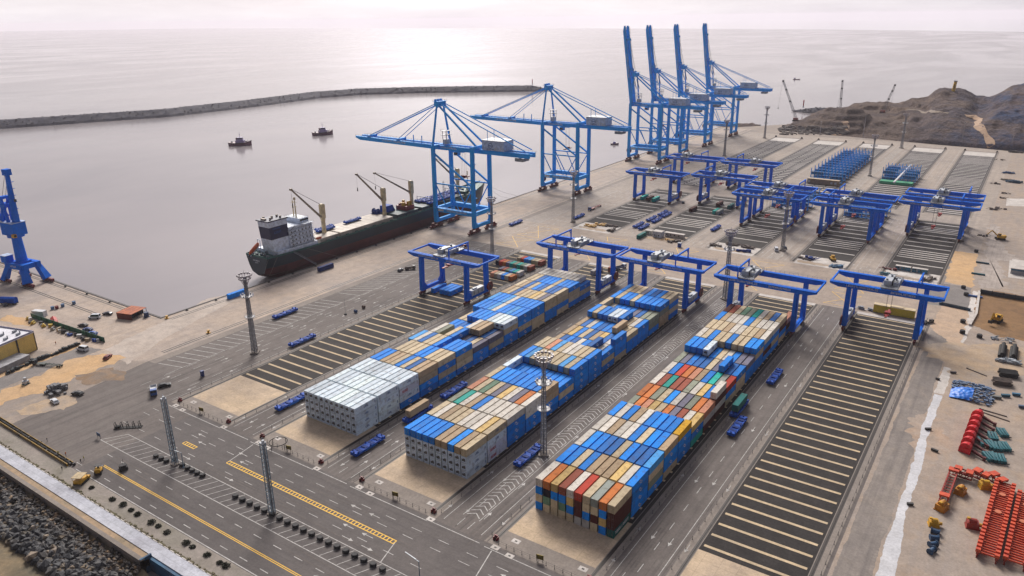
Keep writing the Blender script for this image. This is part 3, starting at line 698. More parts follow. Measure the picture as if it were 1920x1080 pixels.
# ------------------------------------------------------------------ yard gantry crane (rail mounted): origin on the ground midway between the rails, legs at y 0 and 17
def make_rmg():
    t = thing('gantry_crane', 'x', 'gantry crane')
    SP = 15.65; ZG = 21.3
    for sx in (-1,1):
        for y in (0.,17.):
            yb = y + (-.6 if y == 0 else .6)
            b = MB(); b.beam((sx*SP,yb,2.2),(sx*SP,y,ZG),2.4,1.8,2.0,2.4)
            if sx > 0 and y == 0: b.box(SP-.4,SP+.4,-1.9,-1.1,12,20); rail_line(b,(SP+.9,-1.8,4),(SP+.9,-1.8,18),.3,2)
            b.build('leg', m_blue, t)
            b = MB(); b.box(sx*SP-.55,sx*SP+.55,yb-2.6,yb+2.6,.85,1.75)
            for q in (-2.1,-.8,.8,2.1): b.tube((sx*SP-.3,yb+q,.5),(sx*SP+.3,yb+q,.5),.42,n=10)
            b.beam((sx*SP,yb,1.7),(sx*SP,yb,2.5),1.1); b.build('bogie', m_bog, t)
        b = MB(); b.box(sx*SP-.75,sx*SP+.75,-1.4,18.4,2.0,3.9); rail_line(b,(sx*SP+sx*.95,-.5,3.9),(sx*SP+sx*.95,17.5,3.9)); b.box(sx*SP-.2,sx*SP+sx*1.3+.2,0,17,3.5,3.6)
        # haunches where leg meets beam
        for y,s in ((.2,1),(16.8,-1)): b.hexa([(sx*SP-.6,y,3.9),(sx*SP+.6,y,3.9),(sx*SP+.6,y+s*3.2,3.9),(sx*SP-.6,y+s*3.2,3.9),(sx*SP-.6,y,7.2),(sx*SP+.6,y,7.2),(sx*SP+.6,y+s*.3,7.2),(sx*SP-.6,y+s*.3,7.2)])
        b.build('sill_beam', m_blue, t)
    for y in (0.,17.):
        s = -1 if y == 0 else 1
        b = MB(); prof = [(-24.6,1.25),(-20.5,0),(20.5,0),(24.6,1.25),(24.6,2.5),(-24.6,2.5)]
        v = [(px,y-.8,ZG+pz) for px,pz in prof]+[(px,y+.8,ZG+pz) for px,pz in prof]; n = 6
        b.add(v, [(i,(i+1)%n,n+(i+1)%n,n+i) for i in range(n)]+[tuple(range(n-1,-1,-1)),tuple(range(n,2*n))])
        b.box(-24.4,24.4,*sorted((y+s*.8,y+s*1.75)),ZG+2.3,ZG+2.42)
        gd = b.build('girder', m_blue, t)
        b = MB(); rail_line(b,(-24.4,y+s*1.7,ZG+2.42),(24.4,y+s*1.7,ZG+2.42),1.1,2.2,.04); b.build('walkway_rail', m_gal, gd)
        b = MB(); letters(b,-17,y+s*.83,ZG+.75,17,.62,1.05,.03,'x',.35,4); letters(b,2.5,y+s*.83,ZG+.75,14,.55,.95,.03,'x',.35,6); b.build('lettering', m_wht, gd)
    for x in (-24.2,24.2):
        b = MB(); b.box(x-.35,x+.35,.8,16.2,ZG+1.5,ZG+2.3); b.build('end_tie', m_blue, t)
    # trolley with machinery, spreader, maintenance frame, electrical house, reel
    tr = MB(); tr.box(-3.6,3.6,-.9,17.9,2.6,3.1); tr.cur = 1
    tr.box(-3.0,.2,2.5,9.5,3.1,5.7); tr.box(.8,3.2,4,13.5,3.1,4.9); tr.box(-2.8,0,10.5,15.5,3.1,5.0)
    tr.cur = 2
    for y in (5.,12.): tr.tube((-.6,y,4.2),(2.8,y,4.2),1.0,n=12)
    tr.cur = 3; rail_line(tr,(-3.5,-.8,3.1),(3.5,-.8,3.1)); rail_line(tr,(-3.5,17.8,3.1),(3.5,17.8,3.1)); rail_line(tr,(-3.5,-.8,3.1),(-3.5,17.8,3.1)); rail_line(tr,(3.5,-.8,3.1),(3.5,17.8,3.1))
    for x,y in ((-2,4),(1.5,8),(-1,12)): tr.cb(x,y,5.0,.8,1.2,1.3)
    T = tr.build('trolley', [m_gal, m_wbox, m_cable, m_gal], t, (0,0,ZG))
    b = MB(); b.box(-1.2,1.2,5.6,6.2,0,.5); b.box(-1.2,1.2,10.8,11.4,0,.5); b.box(-.5,.5,2.6,14.4,.1,.55); b.box(-1.3,1.3,7.3,9.7,.5,1.3)
    sp = b.build('spreader', m_red, t, (0,0,14))
    b = MB()
    for x in (-1,1):
        for y in (7.4,9.6): b.tube((x,y,1.2),(x,y,ZG-14+2.7),.05,n=4)
    b.build('hoist_rope', m_cable, sp)
    b = MB()
    for y in (0.,17.): b.beam((0,y,2.5),(0,y,7.6),.55)
    b.beam((0,-.3,7.5),(0,17.3,7.5),.7,.7); b.beam((0,16.7,5.2),(0,14.8,7.3),.3); b.build('maintenance_frame', m_blue, t, (12,0,ZG))
    b = MB(); b.box(SP-1.3,SP+1.35,2.6,13.5,3.95,6.9); b.cur = 1
    for y in (4.5,8,11.5): b.box(SP+1.35,SP+1.38,y-.5,y+.5,4.2,6.2)
    b.box(SP-.7,SP+.7,5,8,6.9,7.5); b.build('electrical_house', [m_wbox, m_gal], t)
    b = MB(); b.tube((SP+1.0,19.0,5.0),(SP+1.5,19.0,5.0),2.7,n=20); b.cur = 1; b.tube((SP+1.5,19,5),(SP+1.7,19,5),.7,n=10); b.build('cable_reel', [m_bog, m_cable], t)
    return t
RMG = [ # lot, y of near legs, trolley x, spreader z, frame x, house on the left rail?, label
 (0,132,-3,16,4,0,'blue yard gantry over the leftmost lot, nearest row, before the short container rows'),
 (1,184.5,-1,18.5,-12,0,'blue yard gantry straddling the far end of the left container block'),
 (2,184,-3,18.5,9,0,'blue yard gantry straddling the far end of the middle container block'),
 (3,182.5,-9,18.8,-13,1,'blue yard gantry straddling the far end of the right container block'),
 (4,203.5,1.5,8.5,13,1,'blue yard gantry over the empty rightmost striped lot, near the yellow box'),
 (0,404,-3,17,8,0,'blue yard gantry on leftmost far lot, in front of the turquoise containers'),
 (0,487,-7,17,9,0,'blue yard gantry on leftmost far lot, the one behind, below the quay cranes'),
 (1,419,-2,16,-13,1,'blue yard gantry on second far lot, behind the brown containers'),
 (1,488,4,17,-10,1,'blue yard gantry on second far lot, farthest of its two'),
 (2,369,0,7,14,0,'blue yard gantry on middle far lot, nearer of the pair'),
 (2,398.3,-1,8,15,0,'blue yard gantry on middle far lot, farther of the pair, before the racks'),
 (3,368.5,-3,6,-13,1,'blue yard gantry on fourth far lot, nearer of the pair'),
 (3,398,-2,8,-12,1,'blue yard gantry on fourth far lot, farther of the pair, before the racks'),
 (4,403,-1.5,5.5,13,1,'blue yard gantry on rightmost far lot, nearer of the pair'),
 (4,432.5,-1,8,15,1,'blue yard gantry on rightmost far lot, farther of the pair')]
rmg0 = make_rmg()
for i,(lot,y,tx,sz,fx,left,lab) in enumerate(RMG):
    L,R = LOTS[lot]
    o = rmg0 if i == 0 else dup(rmg0)
    o.location = ((L+R)/2, y, 0); tag(o, lab, 'gantry crane', 'yard gantry cranes')
    for c in o.children:
        n = c.name.split('.')[0]
        if n == 'trolley': c.location.x = tx
        elif n == 'spreader': c.location.x = tx; c.location.z = sz; c.scale.z = 1
        elif n == 'maintenance_frame': c.location.x = fx
        elif n in ('electrical_house','cable_reel') and left: c.rotation_euler = (0,0,PI); c.location = (0,17 if n == 'cable_reel' else 16.1,0)
    for c in o.children:
        if c.name.startswith('spreader'):
            for r in c.children: r.scale.z = (24-sz)/(24-14)

# ------------------------------------------------------------------ ship-to-shore quay crane: origin on the ground, seaward rail at x 0, landward at x 35, boom towards -x
def make_sts(raised):
    t = thing('quay_crane', 'x', 'quay crane')
    HY = 10.0; ZP = 14.0; ZT = 57.0; LX = 35.0
    for x in (0,LX):
        for sy in (-1,1):
            b = MB(); b.beam((x,sy*HY,4.6),(x,sy*HY,ZT+(3 if x == 0 else 4.5)),2.7,2.2,2.5,2.0)
            if x == LX and sy < 0:
                for z in range(8,56,6): b.box(x+.9,x+2.6,sy*HY-1.2,sy*HY+1.2,z,z+.15); b.beam((x+2.4,sy*HY-1,z),(x+1.1,sy*HY+1,z+6),.5,.15)
            b.build('leg', m_sts, t)
            b = MB(); b.box(x-.8,x+.8,sy*HY-7.2,sy*HY+7.2,1.0,1.9)
            for q in range(-6,7,2): b.tube((x-.5,sy*HY+q*1.05,.55),(x+.5,sy*HY+q*1.05,.55),.5,n=10)
            for q in (-4,4): b.hexa([(x-.6,sy*HY+q-2.6,1.9),(x+.6,sy*HY+q-2.6,1.9),(x+.6,sy*HY+q+2.6,1.9),(x-.6,sy*HY+q+2.6,1.9),(x-.5,sy*HY+q-.6,3.1),(x+.5,sy*HY+q-.6,3.1),(x+.5,sy*HY+q+.6,3.1),(x-.5,sy*HY+q+.6,3.1)])
            b.box(x-.7,x+.7,sy*HY-4.8,sy*HY+4.8,3.0,3.9); b.build('bogie', m_bog, t)
        b = MB(); b.box(x-.95,x+.95,-HY-1,HY+1,3.9,6.2); b.box(x-.9,x+.9,-HY,HY,ZP-1.6,ZP+1.3)
        for sy in (-1,1): b.hexa([(x-.7,sy*(HY-.9),6.2),(x+.7,sy*(HY-.9),6.2),(x+.7,sy*(HY-3.4),6.2),(x-.7,sy*(HY-3.4),6.2),(x-.7,sy*(HY-.9),8.6),(x+.7,sy*(HY-.9),8.6),(x+.7,sy*(HY-1.2),8.6),(x-.7,sy*(HY-1.2),8.6)])
        b.build('sill_beam', m_sts, t)
        b = MB(); b.box(x-1,x+1,-HY,HY,ZT+(.2 if x == 0 else 2.8),ZT+(3.2 if x == 0 else 4.8)); b.build('cross_beam', m_sts, t)
    for sy in (-1,1):
        y = sy*HY
        b = MB(); b.box(1,LX-1,y-.9,y+.9,ZP-1.7,ZP+1.4); b.box(1,LX-1,*sorted((y+sy*.9,y+sy*2.1)),ZP+1.2,ZP+1.35)
        pb = b.build('portal_beam', m_sts, t)
        b = MB(); letters(b,11,y+sy*.93,ZP-.7,16,.85,1.35,.03,'x',.35,12); b.box(3,8,*sorted((y+sy*.9,y+sy*.94)),ZP-1.0,ZP+.7); b.build('lettering', m_wht, pb)
        b = MB(); rail_line(b,(2,y+sy*2,ZP+1.35),(LX-2,y+sy*2,ZP+1.35),1.1,3); b.build('walkway_rail', m_gal, pb)
        b = MB(); b.beam((.8,y,33),(LX-.8,y,33),.8,.9); b.beam((.8,y,ZT-2.5),(LX-.8,y,33.6),1.1,1.1)
        b.beam((1,y,32.4),(11,y,ZP+1.6),.6); b.beam((LX-1,y,32.4),(LX-11,y,ZP+1.6),.6)
        b.beam((13,y,32.6),(LX/2+4,y,ZP+1.6),.55)
        b.build('brace', m_sts, t)
        # A-frame up to the apex
        b = MB(); b.beam((0,sy*HY,ZT+3),(0,sy*3.4,88.5),1.1,1.3,.9,1.0); b.beam((.6,sy*3.2,88),(LX,sy*5.2,ZT+4.6),1.0,1.1); b.build('a_frame_leg', m_sts, t)
        b = MB(); b.beam((.8,sy*3.0,89),(75,sy*4.2,ZT+4.2),.45,.6); b.beam((44,sy*3.9,ZT+4),(44,sy*3.9,ZT+4+27*.44),.3); b.build('back_stay', m_sts, t)
    b = MB(); b.box(-1.9,1.9,-4.4,4.4,86.6,90.0); b.box(-2.6,2.6,-4.9,4.9,90.0,90.25)
    for y in (-3,0,3): b.tube((-1.5,y-.5,90.9),(-1.5,y+.5,90.9),.9,n=10)
    b.cur = 1; rail_line(b,(-2.5,-4.8,90.2),(-2.5,4.8,90.2),1.1,2); rail_line(b,(2.5,-4.8,90.2),(2.5,4.8,90.2),1.1,2); b.build('apex', [m_sts, m_gal], t)
    # ladder tower beside the A-frame
    b = MB(); b.box(4,7.5,-3.5,.5,ZT+3.6,ZT+7); b.cur = 1
    for x,y in ((4,-3.4),(7.4,-3.4),(4,.4),(7.4,.4)): b.beam((x,y,ZT+7),(x,y,ZT+13),.3)
    b.box(3,8.4,-4.4,1.4,ZT+10,ZT+10.3); rail_line(b,(3,-4.4,ZT+13),(8.4,-4.4,ZT+13)); b.box(3,8.4,-4.4,1.4,ZT+12.9,ZT+13.1)
    b.build('boom_hoist_platform', [m_wbox, m_gal], t)
    # landward girder
    b = MB()
    for y in (-3.4,3.4): b.box(-2,78,y-.75,y+.75,ZT-.5,ZT+2.75)
    for x in (-1,8,17,26,44,52,60,68,77): b.box(x-.4,x+.4,-3.4,3.4,ZT+.6,ZT+1.8)
    for y in (-5,5): b.box(-2,78,*sorted((y,y*.82)),ZT+2.4,ZT+2.55)
    gd = b.build('girder', m_sts, t)
    b = MB(); rail_line(b,(-2,-5,ZT+2.5),(78,-5,ZT+2.5),1.1,3); rail_line(b,(-2,5,ZT+2.5),(78,5,ZT+2.5),1.1,3); b.build('walkway_rail', m_gal, gd)
    b = MB(); letters(b,2,-4.13,ZT+.6,14,.8,1.3,.03,'x',.35,15); b.build('lettering', m_wht, gd)
    b = MB(); b.box(40.5,58.5,-5.6,6.4,ZT+2.8,ZT+9.2); b.cur = 1; b.box(40,59,-6,6.8,ZT+9.2,ZT+9.6)
    for x in (52,56): b.box(x-.5,x+.5,-5.63,-5.6,ZT+3,ZT+5.2)
    mh = b.build('machinery_house', [m_house, m_wbox], t)
    b = MB(); b.ring((47.5,-5.64,ZT+6),1.7,.16,20,4,'y'); b.box(45.6,49.4,-5.68,-5.6,ZT+5.75,ZT+6.2); letters(b,44.5,-5.62,ZT+3.3,8,.6,.7,.04,'x',.3,2); b.build('emblem', m_blum, mh)
    b = MB(); b.box(66.5,73,-4,4,ZT-3.2,ZT-1.0); b.beam((67,0,ZT-1),(67,0,ZT),.5); b.beam((72,0,ZT-1),(72,0,ZT),.5); b.build('counterweight_platform', m_gal, t)
    b = MB(); b.box(16,23,-4.6,4.6,ZT-1.0,ZT-.2); b.build('trolley', m_sts, t)
    b = MB(); b.box(12.5,16,-2.2,1.2,ZT-4.0,ZT-1.0); b.cur = 1; b.box(12.46,12.5,-2.0,1.0,ZT-3.6,ZT-1.8); b.box(12.6,15.9,-2.24,-2.2,ZT-3.5,ZT-1.8); b.build('operator_cab', [m_sts, m_glass], t)
    b = MB(); b.box(18.7,20.3,-5.8,5.8,0,.7); b.box(17.6,21.4,-1,1,.6,2); b.cur = 1
    for y in (-.8,.8):
        for x in (18,21): b.tube((x,y,2),(x,y,19),.06,n=4)
    if not raised: b.build('spreader', [m_bog, m_cable], t, (0,0,ZT-19.5-.5))
    else: b.build('spreader', [m_bog, m_cable], t, (12,0,ZT-19.5-.5))
    b = MB(); b.tube((-1.5,-HY+3.5,10.4),(-1.5,-HY+4.3,10.4),2.9,n=18); b.build('cable_reel', m_bog, t)
    # boom (built lying towards -x from the hinge, swung up when raised)
    b = MB(); LB = 80
    for y in (-3.4,3.4):
        prof = [(0,-.5),(-75,-.4),(-LB,1.2),(-LB,2.5),(0,2.7)]
        v = [(px,y-.7,pz) for px,pz in prof]+[(px,y+.7,pz) for px,pz in prof]; n = 5
        b.add(v, [(i,(i+1)%n,n+(i+1)%n,n+i) for i in range(n)]+[tuple(range(n-1,-1,-1)),tuple(range(n,2*n))])
    for x in range(-78,0,8): b.box(x-.4,x+.4,-3.4,3.4,.7,1.8)
    for x in (-66,-36): b.box(x-1.2,x+1.2,-4.2,4.2,2.6,4.0)
    for x in (-20,-12): b.tube((x,-4.4,2.6),(x,-4.4,8.2),.35,n=6)
    for y in (-5,5): b.box(-LB+1,0,*sorted((y,y*.82)),2.4,2.55)
    bo = b.build('boom', m_sts, t, (-3,0,ZT))
    b = MB(); rail_line(b,(-LB+1,-5,2.5),(0,-5,2.5),1.1,3); rail_line(b,(-LB+1,5,2.5),(0,5,2.5),1.1,3); b.build('walkway_rail', m_gal, bo)
    b = MB(); letters(b,-52,-4.13,.7,17,1.0,1.4,.03,'x',.4,21); b.build('lettering', m_wht, bo)
    ang = math.radians(81.5) if raised else math.radians(.7)
    bo.rotation_euler = (0,ang,0)
    mid = m_cable
    for sy in (-1,1):
        b = MB()
        if not raised:
            def bp(x,z): return (-3+x*math.cos(ang)+z*math.sin(ang), sy*3.4, ZT-x*math.sin(ang)+z*math.cos(ang))
            b.beam((-1,sy*3,88.8),bp(-66,3.6),.38,.55); b.beam((-1,sy*3,87.8),bp(-36,3.6),.32,.4)
            b.beam((-1,sy*1.5,88.2),bp(-64,3.8),.14,.14)
        else:
            def bp(x,z): return (-3+x*math.cos(ang)+z*math.sin(ang), sy*3.2, ZT-x*math.sin(ang)+z*math.cos(ang))
            b.beam((-1,sy*2.6,89),bp(-66,3.2),.16); b.beam((-1,sy*1.4,89),bp(-60,3.2),.14)
            b.beam((-1,sy*3,88),(3.2,sy*3.3,74),.3); b.beam((3.2,sy*3.3,74),bp(-36,3.2),.3)
        b.build('fore_stay', m_sts if not raised else m_cable, t)
    return t
sts_low = make_sts(False); sts_up = make_sts(True)
STS = [(257.5,0,'nearest blue quay crane, boom lowered over the moored cargo ship'),(405,0,'second blue quay crane, boom lowered over empty water'),
 (578,1,'leftmost of the four quay cranes with raised booms'),(633,1,'second from left of the four quay cranes with raised booms'),
 (708.5,1,'third from left of the four quay cranes with raised booms'),(800,1,'rightmost and farthest of the four quay cranes with raised booms')]
used = set()
for y,up,lab in STS:
    src = sts_up if up else sts_low
    o = src if up not in used else dup(src); used.add(up)
    o.location = (-272,y,0); tag(o, lab, 'quay crane', 'ship to shore quay cranes')

# ------------------------------------------------------------------ slewing portal crane on the left quay
def make_portal():
    t = thing('portal_crane', 'x', 'portal crane')
    for sx in (-1,1):
        for sy in (-1,1):
            b = MB(); b.beam((sx*11,sy*6.1,2.0),(sx*6.5,sy*4.2,11.5),5.5,2.4,3.0,2.4); b.build('leg', m_blue, t)
            b = MB(); b.box(sx*11-5.5,sx*11+5.5,sy*6.1-.7,sy*6.1+.7,.9,2.2)
            for q in (-4.5,-2.7,-.9,.9,2.7,4.5): b.tube((sx*11+q,sy*6.1-.4,.5),(sx*11+q,sy*6.1+.4,.5),.5,n=8)
            b.build('bogie', m_bog, t)
    b = MB()
    for sy in (-1,1): b.box(-9,9,sy*4.2-1.3,sy*4.2+1.3,9.5,13)
    for sx in (-1,1): b.box(sx*6.5-1.4,sx*6.5+1.4,-4,4,9.8,12.7)
    b.box(-3.6,3.6,-3.6,3.6,10,13.6); b.build('portal', m_blue, t)
    b = MB(); b.box(-9.5,-4.5,-6.6,-2,13,17.2); b.cur = 1; b.box(-9.8,-4.2,-6.9,-1.7,17.2,17.5); b.build('equipment_cabin', [m_blue, m_house], t)
    b = MB(); b.tube((0,0,13.4),(0,0,29),3.2,2.6,14); b.tube((0,0,28.6),(0,0,29.8),4.6,n=18); b.build('column', m_blue, t)
    hs = MB(); hs.box(-6.5,5.5,-4,4,30,37.5); hs.cur = 1; hs.box(-6.8,5.8,-4.3,4.3,37.5,37.9)
    h = hs.build('machinery_house', [m_blue, m_house], t)
    b = MB(); b.box(4.8,7.2,-5.4,-3.6,29.6,31.6); b.cur = 1; b.box(7.2,7.25,-5.2,-3.8,30.2,31.4); b.build('operator_cab', [mat('machine_yellow',(.66,.36,.02),.5), m_glass], t)
    b = MB()
    for sy in (-1,1): b.beam((1.5,sy*2.6,30),(-3,sy*1.8,52),1.5,1.8,1.0,1.2); b.beam((-5,sy*2.6,37.5),(-3,sy*1.8,52),1.0)
    for z in (37,42,47): b.beam((0,-2.3,z),(0,2.3,z),.6)
    b.box(-6.5,0,-2.6,2.6,46.5,48.6); b.box(-4.6,-1.4,-2.4,2.4,51.5,53); b.build('mast', m_blue, t)
    b = MB(); b.beam((3.2,0,35),(5.6,0,66),3.4,3.0,1.9,1.7); b.box(3.7,7.6,-1.7,1.7,66,69.5)
    for z in range(38,66,4): b.beam((4.9+.08*(z-35),-1.8,z),(4.9+.08*(z-35),1.8,z),.3)
    b.build('jib', m_blue, t)
    b = MB(); b.path([(-2.5,1,53),(5.5,.8,68)],.12); b.path([(-2.5,-1,53),(5.5,-.8,68)],.12); b.path([(7.4,0,68.5),(7.6,0,52)],.07); b.box(7.1,8.1,-.5,.5,50.5,52); b.build('hoist_rope', m_cable, t)
    b = MB(); b.path([(-2,-1.4,52.5),(-8,-1.4,41)],.35); b.path([(-2,1.4,52.5),(-8,1.4,41)],.35); b.box(-11,-6.8,-2.4,2.4,37.9,41.5); b.build('counterweight', m_blue, t)
    b = MB(); letters(b,-3.5,-5.53,10.7,6,.7,1.0,.04,'x',.3,8); b.build('lettering', m_wht, t)
    return t
pc = make_portal(); pc.location = (-401.5,20.6,0); pc.rotation_euler = (0,0,math.radians(8)); pc.scale = (.98,)*3
tag(pc, 'blue slewing portal crane on the left quay with upright jib', 'portal crane')
# ------------------------------------------------------------------ cargo ship moored on the quay
m_hull = mat('hull_green_black', (.004,.026,.045), .4, c2=(.004,.018,.032), scale=.06)
m_boot = mat('hull_red_brown', (.12,.018,.018), .5, c2=(.07,.014,.016), scale=.06)
m_deck = mat('hatch_beige', (.58,.50,.42), .6, scale=.1)
m_hatch2 = mat('hatch_teal', (.03,.10,.12), .6, c2=(.05,.06,.08), scale=.2)
m_shipw = mat('ship_white', (.74,.82,.96), .5)
m_navy = mat('funnel_navy', (.006,.012,.07), .45)
m_cream = mat('mast_cream', (.74,.60,.36), .5)
m_green = mat('deck_green', (.02,.12,.11), .6)
m_orange = mat('lifeboat_orange', (.62,.10,.02), .45)
sh = thing('cargo_ship', 'long dark green cargo ship with cream deck cranes moored along the quay', 'cargo ship', (-293.2,104,SEA_Z)); sh.scale = (.74,.945,1)
W2 = 15.0
# stations along the length (y from the stern), half breadth at bottom / waterline / deck, deck height
ST = [(0,.5,7.5,13.2,15.2,4.5),(5,2,11.5,14.2,15.2,2.4),(14,7,14,15,15.0,0),(34,12,15,15,14.6,0),(70,14.5,15,15,14.6,0),(120,15,15,15,14.6,0),(180,14.5,15,15,15.0,0),(205,10,13,14.7,16.0,0),(220,5,8.5,13,17.5,0),(231,1.5,3.5,9,19.0,0),(239,.2,.5,3.2,20.2,0)]
b = MB(); rings = []
for (y,hb,hw,hd,zd,zk) in ST:
    ov = 0 if y < 220 else (y-220)*.12
    def pt(s,hh,z): return (s*hh, y+ov*max(0,z-4)/8, z)
    rings.append([pt(-1,hd,zd),pt(-1,(hw+hd)/2,9),pt(-1,hw,max(4.5,zk+1)),pt(-1,hb*.9+.1,zk-1),pt(1,hb*.9+.1,zk-1),pt(1,hw,max(4.5,zk+1)),pt(1,(hw+hd)/2,9),pt(1,hd,zd)])
n = 8
for r in rings: b.v += r
for k in range(len(rings)-1):
    for i in range(n-1):
        b.f.append((k*n+i,k*n+i+1,(k+1)*n+i+1,(k+1)*n+i)); b.mi.append(0 if i in (0,6) else 1 if i in (1,2,4,5) else 1)
    b.f.append((k*n+7,k*n,(k+1)*n,(k+1)*n+7)); b.mi.append(2)
b.f.append(tuple(range(n-1,-1,-1))); b.mi.append(0)
b.f.append(tuple((len(rings)-1)*n+i for i in range(n))); b.mi.append(0)
hull = b.build('hull', [m_hull, m_boot, m_green], sh)
b = MB()
for a,c in zip(ST,ST[1:]):
    for s in (-1,1): b.beam((s*(a[3]-.15),a[0]+(0 if a[0] < 220 else (a[0]-220)*.12*(a[4]-4)/8),a[4]+.55),(s*(c[3]-.15),c[0]+(0 if c[0] < 220 else (c[0]-220)*.12*(c[4]-4)/8),c[4]+.55),.25,1.1)
b.beam((-13,.1,15.7),(13,.1,15.7),.25,1.1); b.build('bulwark', m_green, hull)
b = MB(); letters(b,-5,-.02,12.4,12,.55,.9,.04,'x',.3,2); letters(b,-2.6,-.02,11.2,6,.5,.7,.04,'x',.3,3); b.build('stern_lettering', m_wht, hull)
# hatch covers
for (y0,y1) in ((45,62),(63.5,117),(122,146),(150,160),(163,178),(180,204)):
    b = MB(); b.box(-12.4,12.4,y0,y1,14.6,17.6); b.box(-12.7,12.7,y0+.2,y1-.2,17.0,17.75)
    yy = y0+6
    while yy < y1-3: b.box(-12.4,12.4,yy-.06,yy+.06,17.75,17.82); yy += 6
    b.build('hatch_cover', m_deck if y0 < 120 else m_hatch2, sh)
b = MB()
for s in (-1,1): rail_line(b,(s*14.6,46,14.7),(s*14.6,204,15.0),1.3,2.5,.05)
for y in range(50,204,9):
    b.box(13.0,14.2,y,y+2.2,14.6,15.9); b.box(-14.2,-13.0,y,y+2.2,14.6,15.9)
b.build('side_deck_fittings', m_green, sh)
# superstructure
b = MB(); b.box(-13.5,13.5,9,42,14.6,17.6)
for k in range(5): b.box(-12.2+.25*k,12.2-.25*k,20.5,40,17.6+k*2.55,17.6+k*2.55+2.4); b.box(-12.8+.25*k,12.8-.25*k,20.2,40.8,17.4+k*2.55,17.6+k*2.55)
b.box(-14.6,14.6,31,39.5,30.35,30.6); b.box(-9,9,31.5,39,30.6,33.2); b.cur = 1
b.box(-8.6,8.6,36.05,39.06,31.5,32.6); b.box(8.96,9.05,32,39,31.5,32.6)
for k in range(4):
    for y in range(22,40,3): b.box(12.2-.25*k,12.24-.25*k,y,y+.9,18.8+k*2.55,19.7+k*2.55)
    for x in range(-11,12,3): b.box(x,x+.9,40.0,40.03,18.8+k*2.55,19.7+k*2.55)
ac = b.build('accommodation', [m_shipw, m_glass], sh)
b = MB()
for k in range(5):
    rail_line(b,(12.7-.25*k,20.4,17.6+k*2.55),(12.7-.25*k,40.7,17.6+k*2.55),1.0,2,.05); b.beam((12.5-.25*k,21,17.6+k*2.55),(12.2-.25*k,26,20.1+k*2.55),.7,.12)
rail_line(b,(-9,31.6,33.2),(9,31.6,33.2),1,2,.05); rail_line(b,(9,31.6,33.2),(9,39,33.2),1,2,.05); rail_line(b,(14.5,31,30.6),(14.5,39,30.6),1,2,.05); b.build('deck_rails', m_gal, ac)
b = MB(); b.tube((-3,35,33),(-3,35,43.5),.55,.3,8); b.tube((3,33,33),(3,33,45),.6,.3,8)
for z in (39,42): b.beam((-5.5,35,z),(-.5,35,z),.25); b.beam((0.6,33,z+1.2),(5.4,33,z+1.2),.25)
b.beam((-3,35,44),(-3,35,47),.15); b.box(2.4,3.6,32.4,33.6,44.5,46); b.build('radar_mast', m_cream, ac)
b = MB(); b.hexa([(-3.5,8,17.6),(10.5,8,17.6),(10.5,20.4,17.6),(-3.5,20.4,17.6),(-2.5,5.5,36.3),(10.5,5.5,36.3),(10.5,20.4,36.3),(-2.5,20.4,36.3)])
fn = b.build('funnel', m_shipw, sh)
def fq(z): f = (z-17.6)/18.7; return -3.5+f, 8-2.5*f
b = MB(); (xa,ya),(xb,yb) = fq(25.2),fq(32.8)
b.hexa([(xa-.05,ya-.05,25.2),(10.55,ya-.05,25.2),(10.55,20.45,25.2),(xa-.05,20.45,25.2),(xb-.05,yb-.05,32.8),(10.55,yb-.05,32.8),(10.55,20.45,32.8),(xb-.05,20.45,32.8)]); b.build('funnel_band', m_navy, fn)
b = MB(); b.box(-3.4,11.3,4.7,21.0,36.3,37.0); b.cur = 1
for x,y in ((0,9),(4,13),(7.5,9.5),(3,17.5),(8,17)): b.tube((x,y,37.0),(x,y,38.4),.8,n=10)
b.box(1,6,6,7.5,37.0,38.0); b.build('funnel_top', [m_navy, m_deck], fn)
b = MB(); letters(b,10.6,9.5,28.5,5,.9,1.5,.04,'y',.3,4); letters(b,10.6,8.5,31.2,8,.6,.8,.04,'y',.3,5); b.build('funnel_emblem', m_blum, fn)
# freefall lifeboat in its ramp at the stern, boat amidships
b = MB(); b.loft([[( -8+math.cos(2*PI*i/10)*r*1.4, y, z+math.sin(2*PI*i/10)*r) for i in range(10)] for y,z,r in ((-.5,16.2,.4),(.8,17,1.25),(4,18.9,1.35),(6.8,20.6,1.2),(7.6,21.1,.4))]); b.build('lifeboat', m_orange, sh)
b = MB()
for s in (-1,1): b.beam((-8+s*1.6,-.6,15),(-8+s*1.6,8,20.4),.35); b.beam((-8+s*1.6,7.8,14.6),(-8+s*1.6,7.8,23.6),.35); b.beam((-8+s*1.6,3.2,14.6),(-8+s*1.6,3.2,17.2),.3)
b.beam((-9.6,7.8,23.5),(-6.4,7.8,23.5),.35); b.build('lifeboat_ramp', m_shipw, sh)
b = MB(); b.loft([[(13.6+math.cos(2*PI*i/8)*r, y, 18.8+math.sin(2*PI*i/8)*r*.9) for i in range(8)] for y,r in ((40.4,.2),(41.4,.95),(44.6,.95),(46,.2))]); b.build('rescue_boat', m_orange, sh)
b = MB()
for x,y in ((-11,4),(-4,3),(3,4.5),(9,3),(11,8),(-2,9),(6,10)): b.cb(x,y,15.1,1.4,1.6,1.3); b.tube((x+1.6,y,15.1),(x+1.6,y,16.6),.3,n=6)
for y,x in ((4,-12.5),(4,0),(7,12)): b.tube((x-1.2,y,16),(x+1.2,y,16),.8,n=8)
b.build('mooring_winches', m_gal, sh)
